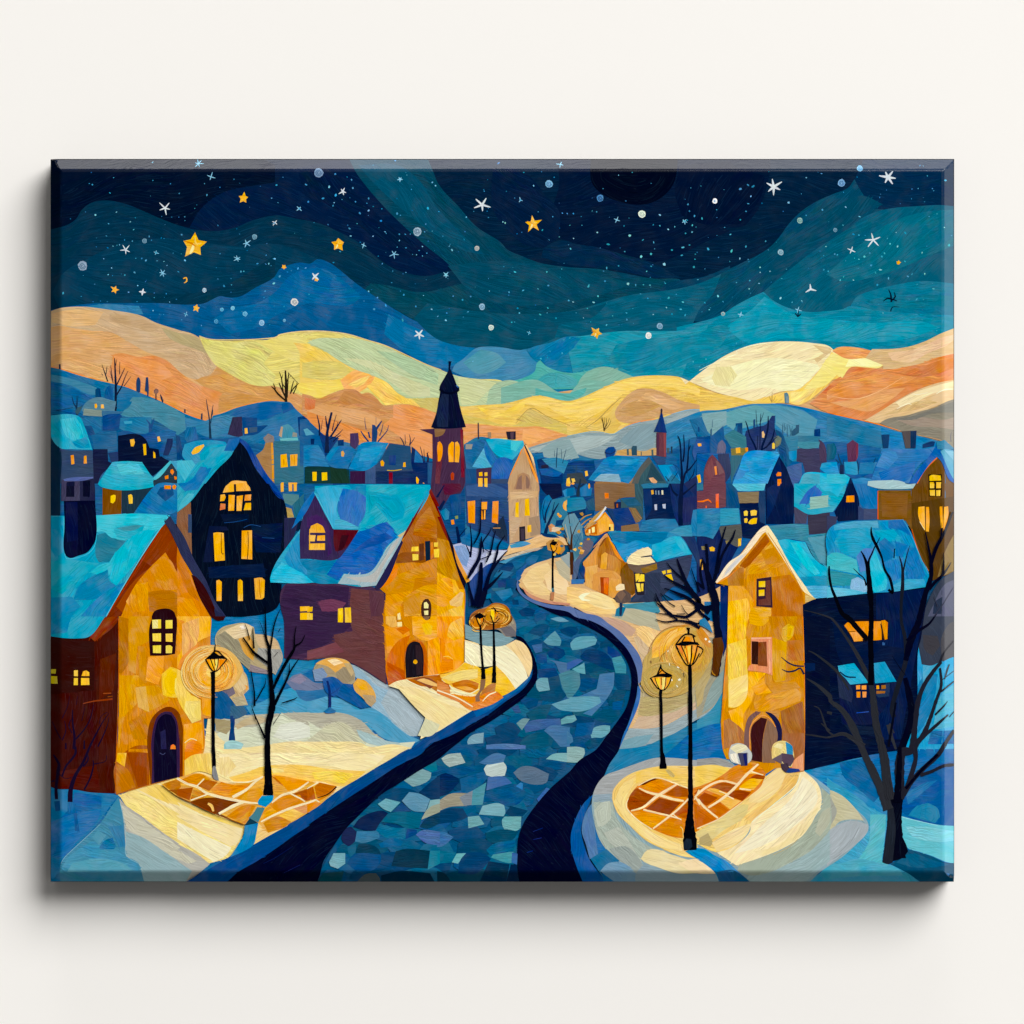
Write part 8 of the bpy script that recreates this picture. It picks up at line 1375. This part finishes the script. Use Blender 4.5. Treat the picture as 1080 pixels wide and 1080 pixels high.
for t in ('@g3 355,560,46 360,400,44 355,200,44 360,60,40 @g2 360,1000,36 350,880,50 340,760,40 325,660,28 300,590,16 275,548,6', '@g2 345,720,22 340,630,16 365,570,12 390,510,9', '@g2 500,860,18 535,890,22 515,780,22 470,700,18 445,600,16 410,520,22 375,450,24 360,400,18 360,350,4', '@g2 400,500,10 432,435,4', '@g2 320,830,18 300,770,10 260,735,8 215,690,4', '@g3 330,190,40 250,100,44 180,20,44 @g2 120,1050,34 70,930,26 35,840,20 18,740,20 18,670,10', '@g2 550,530,10 545,605,8'): K('060611', t)
for t in ('@g3 545,820,36 530,740,40 580,560,40 640,360,36 635,180,30 605,40,24 @g2 605,960,24 615,830,30 615,720,22 605,650,14 588,590,6', '@g2 620,720,14 640,620,10 672,505,4'): K('1c1f2c', t)
for t in ('@g3 500,880,40 520,960,30 560,1080,16', '@g3 510,870,12 545,950,12'): K('33353c', t)
for t in ('@g3 600,1080,50 650,960,60 690,800,64 670,650,50 635,500,34', '@g3 640,360,40 680,200,60 740,60,50 @g2 760,1060,44 800,900,44 845,760,34 850,660,24 830,540,18 800,395,8', '@g2 845,660,26 890,520,28 960,390,24 1030,230,14', '@g2 930,420,12 930,365,14', '@g2 830,860,28 880,800,24 940,740,20 950,640,14 950,560,4', '@g2 945,740,22 990,680,12 1015,640,5', '@g3 650,200,30 740,120,24 830,60,18 890,-20,10', '@g3 640,480,6 580,400,5 530,320,3'): K('070820', t)
for t in ('@g4 600,330,60 590,150,80 610,0,70 @g3 690,1080,60 715,900,44 740,700,40 790,560,34 870,440,30 930,370,24', '@g4 660,260,40 720,60,34 @g3 720,1060,40 790,950,40 840,830,30 890,680,26 930,560,22 920,420,16', '@g3 760,1000,34 850,920,24 940,840,22 990,800,10', '@g3 880,800,16 950,730,14 985,690,4', '@g3 930,610,14 970,580,14 1040,530,10', '@g3 960,510,8 980,440,16 1000,390,8', '@g4 600,370,50 680,240,44 780,130,40 900,20,36 @g3 960,1040,36 1040,930,24', '@g4 760,180,30 850,150,24 950,105,26 1050,100,22', '@g3 1000,820,8 1045,770,8', '@g3 920,380,24 950,300,14 1040,200,8', '@g3 860,900,10 800,960,8', '@g3 930,520,6 1040,445,6'): K('23232f', t)
K('05051a', '@g4 640,290,24 760,150,24 900,10,26'); K('07071a', '@g4 570,400,60 580,250,50 590,60,40 @g3 590,1060,30'); K('0a0c1e', '@g3 560,700,16 500,1060,20')
tree('small branch reaching in front of the tower house', '1a2448', '@f3 870,470,16 840,420,12 800,440,14 740,450,12 690,430,4', '@f3 870,405,10 800,400,12 740,375,10 685,330,4')
tree('faint bare branches at the far right of the house', '3a3c50', '@g2 870,1080,8 930,1000,8 1000,900,6 1040,840,3', '@g2 900,1000,6 870,920,4')

# ------------------------------------------------------------------ turn the drawing into meshes
def inside(poly, X, Y):
    """even-odd test for many points at once"""
    ok = np.zeros(len(X), bool)
    n = len(poly)
    for i in range(n):
        x1, y1 = poly[i]; x2, y2 = poly[(i + 1) % n]
        if y1 == y2:
            continue
        c = ((y1 > Y) != (y2 > Y)) & (X < (x2 - x1) * (Y - y1) / (y2 - y1) + x1)
        ok ^= c
    return ok

def assign_levels():
    """each coat of paint lies on the thickest paint already under it"""
    cs = 2.0
    W, H = int(1080 / cs) + 2, int(1080 / cs) + 2
    grid = np.zeros((H, W), int)
    for s in SHAPES:
        cells = np.zeros((H, W), bool)
        pts = s['data']
        n = len(pts)
        m = n if s['kind'] == 'fill' else n - 1
        for i in range(m):
            a, b = pts[i], pts[(i + 1) % n]
            L = math.hypot(b[0] - a[0], b[1] - a[1])
            r = 0.0 if s['kind'] == 'fill' else max(a[2], b[2]) * 0.5 + 0.6
            k = int(L / 1.5) + 2
            t = np.linspace(0, 1, k)
            x = a[0] + (b[0] - a[0]) * t; y = a[1] + (b[1] - a[1]) * t
            for ox in (-r, 0, r) if r else (0,):
                for oy in (-r, 0, r) if r else (0,):
                    cells[np.clip(((y + oy) / cs).astype(int), 0, H - 1), np.clip(((x + ox) / cs).astype(int), 0, W - 1)] = True
        if s['kind'] == 'fill':
            x0, y0, x1, y1 = s['box']
            gx = np.arange(max(0, int(x0 / cs)), min(W, int(x1 / cs) + 1)); gy = np.arange(max(0, int(y0 / cs)), min(H, int(y1 / cs) + 1))
            if len(gx) and len(gy):
                GX, GY = np.meshgrid(gx, gy)
                ok = inside([(p[0], p[1]) for p in pts], (GX.ravel() + .5) * cs, (GY.ravel() + .5) * cs)
                cells[GY.ravel()[ok], GX.ravel()[ok]] = True
        c2 = cells
        if not c2.any():
            continue
        lev = 1 + int(grid[c2].max())
        grid[c2] = lev
        s['level'] = lev
    return int(grid.max())
MAXLEV = assign_levels()
STEP = 0.000015
HAIR = 0.8

def fill_geometry(s):
    pts = s['data']
    x0, y0, x1, y1 = s['box']
    size = max(x1 - x0, y1 - y0)
    V = [Vector((p[0], p[1])) for p in pts]
    n = len(V)
    extra = []
    if size > 14 and s['f'] in ('t', 'c') or size > 60:
        sp = 4.5 if size < 60 else 7.0
        ys = np.arange(y0 + sp / 2, y1, sp); xs = np.arange(x0 + sp / 2, x1, sp)
        rng = random.Random(n)
        poly = np.array([(p[0], p[1]) for p in pts])
        for yy in ys:
            for xx in xs:
                extra.append(Vector((xx + rng.uniform(-1, 1), yy + rng.uniform(-1, 1))))
    verts, edges, faces, *_ = delaunay_2d_cdt(V + extra, [], [list(range(n))], 1, 1e-4)
    return [(v.x, v.y) for v in verts], [tuple(f) for f in faces]

def line_geometry(s):
    q = s['data']
    pts = [Vector(p[:2]) for p in q]
    ws = [p[2] for p in q]
    C, W = [], []
    for i in range(len(pts) - 1):
        p0 = pts[max(0, i-1)]; p1 = pts[i]; p2 = pts[i+1]; p3 = pts[min(len(pts)-1, i+2)]
        k = max(2, min(8, int((p2 - p1).length / 2.0)))
        for t in range(k):
            u = t / k
            C.append(0.5 * (2*p1 + (p2-p0)*u + (2*p0-5*p1+4*p2-p3)*u*u + (3*p1-p0-3*p2+p3)*u**3))
            W.append(ws[i] * (1-u) + ws[i+1] * u)
    C.append(pts[-1]); W.append(ws[-1])
    rng = random.Random(len(C) * 31 + int(C[0].x))
    V, UV, F = [], [], []
    acc = 0.0
    for i, c in enumerate(C):
        a = C[max(0, i-1)]; b = C[min(len(C)-1, i+1)]
        t = (b - a)
        t = t.normalized() if t.length > 1e-9 else Vector((1, 0))
        nrm = Vector((-t.y, t.x))
        if i: acc += (C[i] - C[i-1]).length
        w = W[i] * 0.5 * rng.uniform(0.9, 1.1)
        V += [tuple(c + nrm * w), tuple(c - nrm * w)]
        UV += [(acc, w), (acc, -w)]
    for i in range(len(C) - 1):
        F.append((2*i, 2*i+1, 2*i+3, 2*i+2))
    # rounded ends
    return V, F, UV

def brush_uv(s, V):
    V = np.array(V)
    f = s['f']
    off = (hash_box(s['box']) * 900.0)
    if f == 't':
        pts = s['data']
        P_ = np.array([(p[0], p[1]) for p in pts])
        xs = np.linspace(s['box'][0], s['box'][2], 60)
        top = np.full(60, 1e9)
        n = len(P_)
        for i in range(n):
            a, b = P_[i], P_[(i+1) % n]
            lo, hi = min(a[0], b[0]), max(a[0], b[0])
            m = (xs >= lo - 1e-6) & (xs <= hi + 1e-6)
            if m.any():
                t = (xs[m] - a[0]) / (b[0] - a[0]) if abs(b[0] - a[0]) > 1e-6 else np.zeros(m.sum())
                top[m] = np.minimum(top[m], a[1] + t * (b[1] - a[1]))
        top[top > 1e8] = s['box'][1]
        yt = np.interp(V[:, 0], xs, top)
        h = max(1.0, s['box'][3] - s['box'][1])
        return np.stack([V[:, 0] + off, V[:, 1] - yt * (1 - 0.35 * (V[:, 1] - s['box'][1]) / h) + off], 1)
    if f == 'c':
        P_ = np.array([(p[0], p[1]) for p in s['data']])
        A = P_; Bq = np.roll(P_, -1, 0); D = Bq - A
        L2 = (D ** 2).sum(1) + 1e-9
        t = np.clip(((V[:, None] - A[None]) * D[None]).sum(2) / L2[None], 0, 1)
        d = np.sqrt((((A[None] + t[..., None] * D[None]) - V[:, None]) ** 2).sum(2)).min(1)
        c = V.mean(0)
        ang = np.arctan2(V[:, 1] - c[1], V[:, 0] - c[0])
        return np.stack([np.cos(ang) * 12 + off + V[:, 0] * .3, d + off], 1)
    a = math.radians(f)
    ca, sa = math.cos(a), math.sin(a)
    return np.stack([V[:, 0] * ca + V[:, 1] * sa + off, -V[:, 0] * sa + V[:, 1] * ca + off], 1)

def flow_dir(s, X, Y, poly):
    """unit brush direction at many points"""
    f = s['f']
    seed = hash_box(s['box']) * 40
    wob = 0.22 * np.sin(X * 0.055 + seed) + 0.18 * np.sin(Y * 0.083 + seed * 1.7 + X * 0.021)
    if f == 't':
        xs = np.linspace(s['box'][0], s['box'][2], 80)
        top = np.full(80, 1e9)
        n = len(poly)
        for i in range(n):
            a, b = poly[i], poly[(i + 1) % n]
            lo, hi = min(a[0], b[0]), max(a[0], b[0])
            m = (xs >= lo - 1e-6) & (xs <= hi + 1e-6)
            if m.any() and hi - lo > 1e-6:
                t = (xs[m] - a[0]) / (b[0] - a[0])
                top[m] = np.minimum(top[m], a[1] + t * (b[1] - a[1]))
        top[top > 1e8] = s['box'][1]
        k = np.ones(9) / 9
        top = np.convolve(np.pad(top, 4, 'edge'), k, 'valid')
        sl = np.gradient(top, xs)
        ang = np.arctan(np.clip(np.interp(X, xs, sl), -1.2, 1.2)) * 0.85
    elif f == 'c':
        A = poly; D = np.roll(poly, -1, 0) - A
        L2 = (D ** 2).sum(1) + 1e-9
        V = np.stack([X, Y], 1)
        t = np.clip(((V[:, None] - A[None]) * D[None]).sum(2) / L2[None], 0, 1)
        d = (((A[None] + t[..., None] * D[None]) - V[:, None]) ** 2).sum(2)
        i = d.argmin(1)
        ang = np.arctan2(D[i, 1], D[i, 0])
        wob = wob * 0.4
    else:
        ang = np.full(len(X), math.radians(f))
    return np.cos(ang + wob), np.sin(ang + wob)

def bristles(s, si, base, taken):
    """flat hair-thin brush strokes; some run a little past the
    edge of their patch, over the coat below, so patches blend as brushed paint does"""
    x0, y0, x1, y1 = s['box']
    x0, y0, x1, y1 = max(x0, X0), max(y0, Y0), min(x1, X1), min(y1, Y1)
    w, h = x1 - x0, y1 - y0
    if w < 4 or h < 4:
        return []
    poly = np.array([(p[0], p[1]) for p in s['data']])
    rs = np.random.RandomState(si + 7)
    n = int(min(6500, w * h / 9.0))
    X = rs.uniform(x0, x1, n); Y = rs.uniform(y0, y1, n)
    m = inside(poly, X, Y)
    X, Y = X[m], Y[m]
    if len(X) == 0:
        return []
    size = min(w, h)
    sign = rs.choice((-1.0, 1.0), len(X))
    seg = np.clip(rs.gamma(2.0, 1.6, len(X)) + 1.2, 1.2, max(1.6, size / 5.0))
    path = [(X, Y)]
    alive = np.ones(len(X), bool)
    out_n = np.zeros(len(X), int)
    LX, LY = X.copy(), Y.copy()
    cnt = np.ones(len(X), int)
    for k in range(5):
        dx, dy = flow_dir(s, LX, LY, poly)
        NX, NY = LX + dx * seg * sign, LY + dy * seg * sign
        ins = inside(poly, NX, NY)
        if base is not None:
            out_n += ~ins
            shy = rs.uniform(0, 1, len(X)) < 0.75
            ok = ins | (shy & inside(base, NX, NY) & (out_n * seg < min(4.5, size * 0.3)))
        else:
            ok = ins
        alive &= ok
        LX = np.where(alive, NX, LX); LY = np.where(alive, NY, LY)
        cnt += alive
        path.append((LX.copy(), LY.copy()))
    out = []
    g = BEV + 3.0
    wd = rs.uniform(0.30, 0.66, len(X)) * (1.25 if size > 40 else 1.0)
    tint = rs.uniform(0, 1, len(X)); amt = rs.uniform(0.25, 1.0, len(X)) ** 1.3
    for i in range(len(X)):
        c = cnt[i]
        if c < 3:
            continue
        pts = [(path[k][0][i], path[k][1][i]) for k in range(c)]
        if any(p[0] < X0 + g or p[0] > X1 - g or p[1] < Y0 + g or p[1] > Y1 - g for p in pts):
            continue
        feather = out_n[i] > 0
        cells = set()
        for a, b in zip(pts, pts[1:]):
            k = int(seg[i] / 0.5) + 1
            for t in range(k + 1):
                cells.add((int((a[0] + (b[0] - a[0]) * t / k) / 0.75), int((a[1] + (b[1] - a[1]) * t / k) / 0.75)))
        if len(cells & taken) > 0:
            continue
        taken |= cells
        out.append((pts, wd[i] * (1.5 if feather else 1.0), tint[i], amt[i] * (0.35 if feather else 1.0)))
    return out

def hair_color(c, t, a):
    lum = 0.3 * c[0] + 0.6 * c[1] + 0.1 * c[2]
    if t < (0.62 if lum < 0.15 else 0.42):            # lighter stroke
        k = 1 + 0.42 * a
        e = 0.011 * a * (1 if lum < 0.2 else 0)
        return [min(1.0, c[0] * k + e * .4), min(1.0, c[1] * k + e), min(1.0, c[2] * k + e * 1.3)]
    k = 1 - 0.34 * a
    return [c[0] * k, c[1] * k * 0.98, c[2] * k * 0.96]

def hash_box(b):
    return (math.sin(b[0] * 12.9898 + b[1] * 78.233 + b[2] * 3.17) * 43758.5453) % 1.0

CUTS = [0.6, 4.5, BEND0, BEND0 + 1.25, BEND0 + 2.5, BEND0 + 3.75, BEND1]
def clip_and_cut(V, F, UV, colr):
    """trim to the canvas and add edge loops where the face bends over the rim"""
    bm = bmesh.new()
    ul = bm.loops.layers.uv.new('brush')
    vs = [bm.verts.new((v[0], v[1], 0)) for v in V]
    for f in F:
        try:
            fc = bm.faces.new([vs[i] for i in f])
        except ValueError:
            continue
        for lp, i in zip(fc.loops, f):
            lp[ul].uv = UV[i]
    if bm.faces:
        xs = [v[0] for v in V]; ys = [v[1] for v in V]
        def cut(co, no, clear=False):
            geom = bm.verts[:] + bm.edges[:] + bm.faces[:]
            bmesh.ops.bisect_plane(bm, geom=geom, dist=1e-5, plane_co=co, plane_no=no, clear_outer=clear)
        if min(xs) < X0: cut((X0, 0, 0), (-1, 0, 0), True)
        if max(xs) > X1: cut((X1, 0, 0), (1, 0, 0), True)
        if min(ys) < Y0: cut((0, Y0, 0), (0, -1, 0), True)
        if max(ys) > Y1: cut((0, Y1, 0), (0, 1, 0), True)
        near = BEV + 4
        lf, rt, tp, bt = min(xs) < X0 + near, max(xs) > X1 - near, min(ys) < Y0 + near, max(ys) > Y1 - near
        for c in CUTS:
            if lf: cut((X0 + c, 0, 0), (1, 0, 0))
            if rt: cut((X1 - c, 0, 0), (1, 0, 0))
            if tp: cut((0, Y0 + c, 0), (0, 1, 0))
            if bt: cut((0, Y1 - c, 0), (0, 1, 0))
        if lf and tp: cut((X0, Y0, 0), (1, -1, 0))
        if rt and tp: cut((X1, Y0, 0), (1, 1, 0))
        if lf and bt: cut((X0, Y1, 0), (1, 1, 0))
        if rt and bt: cut((X1, Y1, 0), (1, -1, 0))
    return bm, ul

def build_mesh(M):
    VV, FF, UU, CC, NN, MI = [], [], [], [], [], []
    base_poly = None
    for si in M['shapes']:
        s = SHAPES[si]
        if s['kind'] == 'fill':
            V, F = fill_geometry(s)
            if not F:
                continue
            UV = brush_uv(s, V)
        else:
            V, F, UV = line_geometry(s)
            off = hash_box(s['box']) * 900
            UV = [(u + off, v + off) for u, v in UV]
        c = pigment(s['col'])
        rng = random.Random(si)
        j = s['v']
        c = [max(0.0, q * (1 + rng.uniform(-j, j) * 0.5)) for q in c]
        amp = rng.uniform(0.45, 1.25)
        bm, ul = clip_and_cut(V, F, UV, c)
        base = len(VV)
        bm.verts.index_update()
        for v in bm.verts:
            drop, nrm = drape(v.co.x, v.co.y)
            wx, wz = world(v.co.x, v.co.y)
            VV.append((wx - RX, -DEPTH - s['level'] * STEP + drop * 0.001, wz - RZ))
            NN.append(nrm)
            CC.append((c[0], c[1], c[2], amp))
        for f in bm.faces:
            a = [l.vert.index + base for l in f.loops]
            uvs = [tuple(l[ul].uv) for l in f.loops]
            # face the room (world -y): drawing y runs down, so flip when needed
            ar = 0.0
            lp = [l.vert.co for l in f.loops]
            for i in range(len(lp)):
                ar += lp[i].x * lp[(i+1) % len(lp)].y - lp[(i+1) % len(lp)].x * lp[i].y
            if ar > 0:
                a.reverse(); uvs.reverse()
            FF.append(a); UU += uvs
            MI.append(1 if any(NN[q][0] > 0.15 or NN[q][2] > 0.15 for q in a) else 0)
        bm.free()
        if s['kind'] == 'fill':
            hr = random.Random(si + 3)
            big = base_poly if M['name'] not in ('window', 'door') else None
            hairs = bristles(s, si, big, set())
            if base_poly is None:
                base_poly = [(p[0], p[1]) for p in s['data']]
            for pts, wd, t, a in hairs:
                hc = hair_color(c, t, a * HAIR)
                n = len(pts)
                b0 = len(VV)
                zz = -DEPTH - (s['level'] + hr.uniform(0.25, 0.75)) * STEP
                for q in range(n):
                    p0, p1 = pts[max(0, q - 1)], pts[min(n - 1, q + 1)]
                    dx, dy = p1[0] - p0[0], p1[1] - p0[1]
                    L = math.hypot(dx, dy) + 1e-9
                    r = wd * 0.5 * (0.35 if q in (0, n - 1) else 1.0)
                    for sg in (1, -1):
                        wx, wz = world(pts[q][0] - sg * dy / L * r, pts[q][1] + sg * dx / L * r)
                        VV.append((wx - RX, zz, wz - RZ)); NN.append((0, -1, 0)); CC.append((hc[0], hc[1], hc[2], 0.3))
                for q in range(n - 1):
                    i0 = b0 + 2 * q
                    FF.append([i0, i0 + 2, i0 + 3, i0 + 1])
                    UU += [(0.0, 0.0)] * 4
                    MI.append(0)
    if not FF:
        return None
    me = bpy.data.meshes.new(M['name'])
    me.from_pydata(VV, [], FF)
    uvl = me.uv_layers.new(name='brush')
    uvl.data.foreach_set('uv', [q for t in UU for q in t])
    ca = me.color_attributes.new('pigment', 'FLOAT_COLOR', 'POINT')
    ca.data.foreach_set('color', [q for t in CC for q in t])
    me.polygons.foreach_set('use_smooth', [True] * len(me.polygons))
    me.polygons.foreach_set('material_index', MI)
    me.update()
    me.normals_split_custom_set_from_vertices(NN)
    return me

OBJ = {}
for i, M in enumerate(MESHES):
    me = build_mesh(M)
    if me is None:
        continue
    par = ROOT if M['parent'] is None else OBJ.get(M['parent'], ROOT)
    o = link_mesh(M['name'], me, PAINT, par)
    me.materials.append(RIM_PAINT)
    if M['label']: o['label'] = M['label']
    if M['kind']: o['kind'] = M['kind']
    OBJ[i] = o
print('shapes', len(SHAPES), 'meshes', len(OBJ), 'levels', MAXLEV)
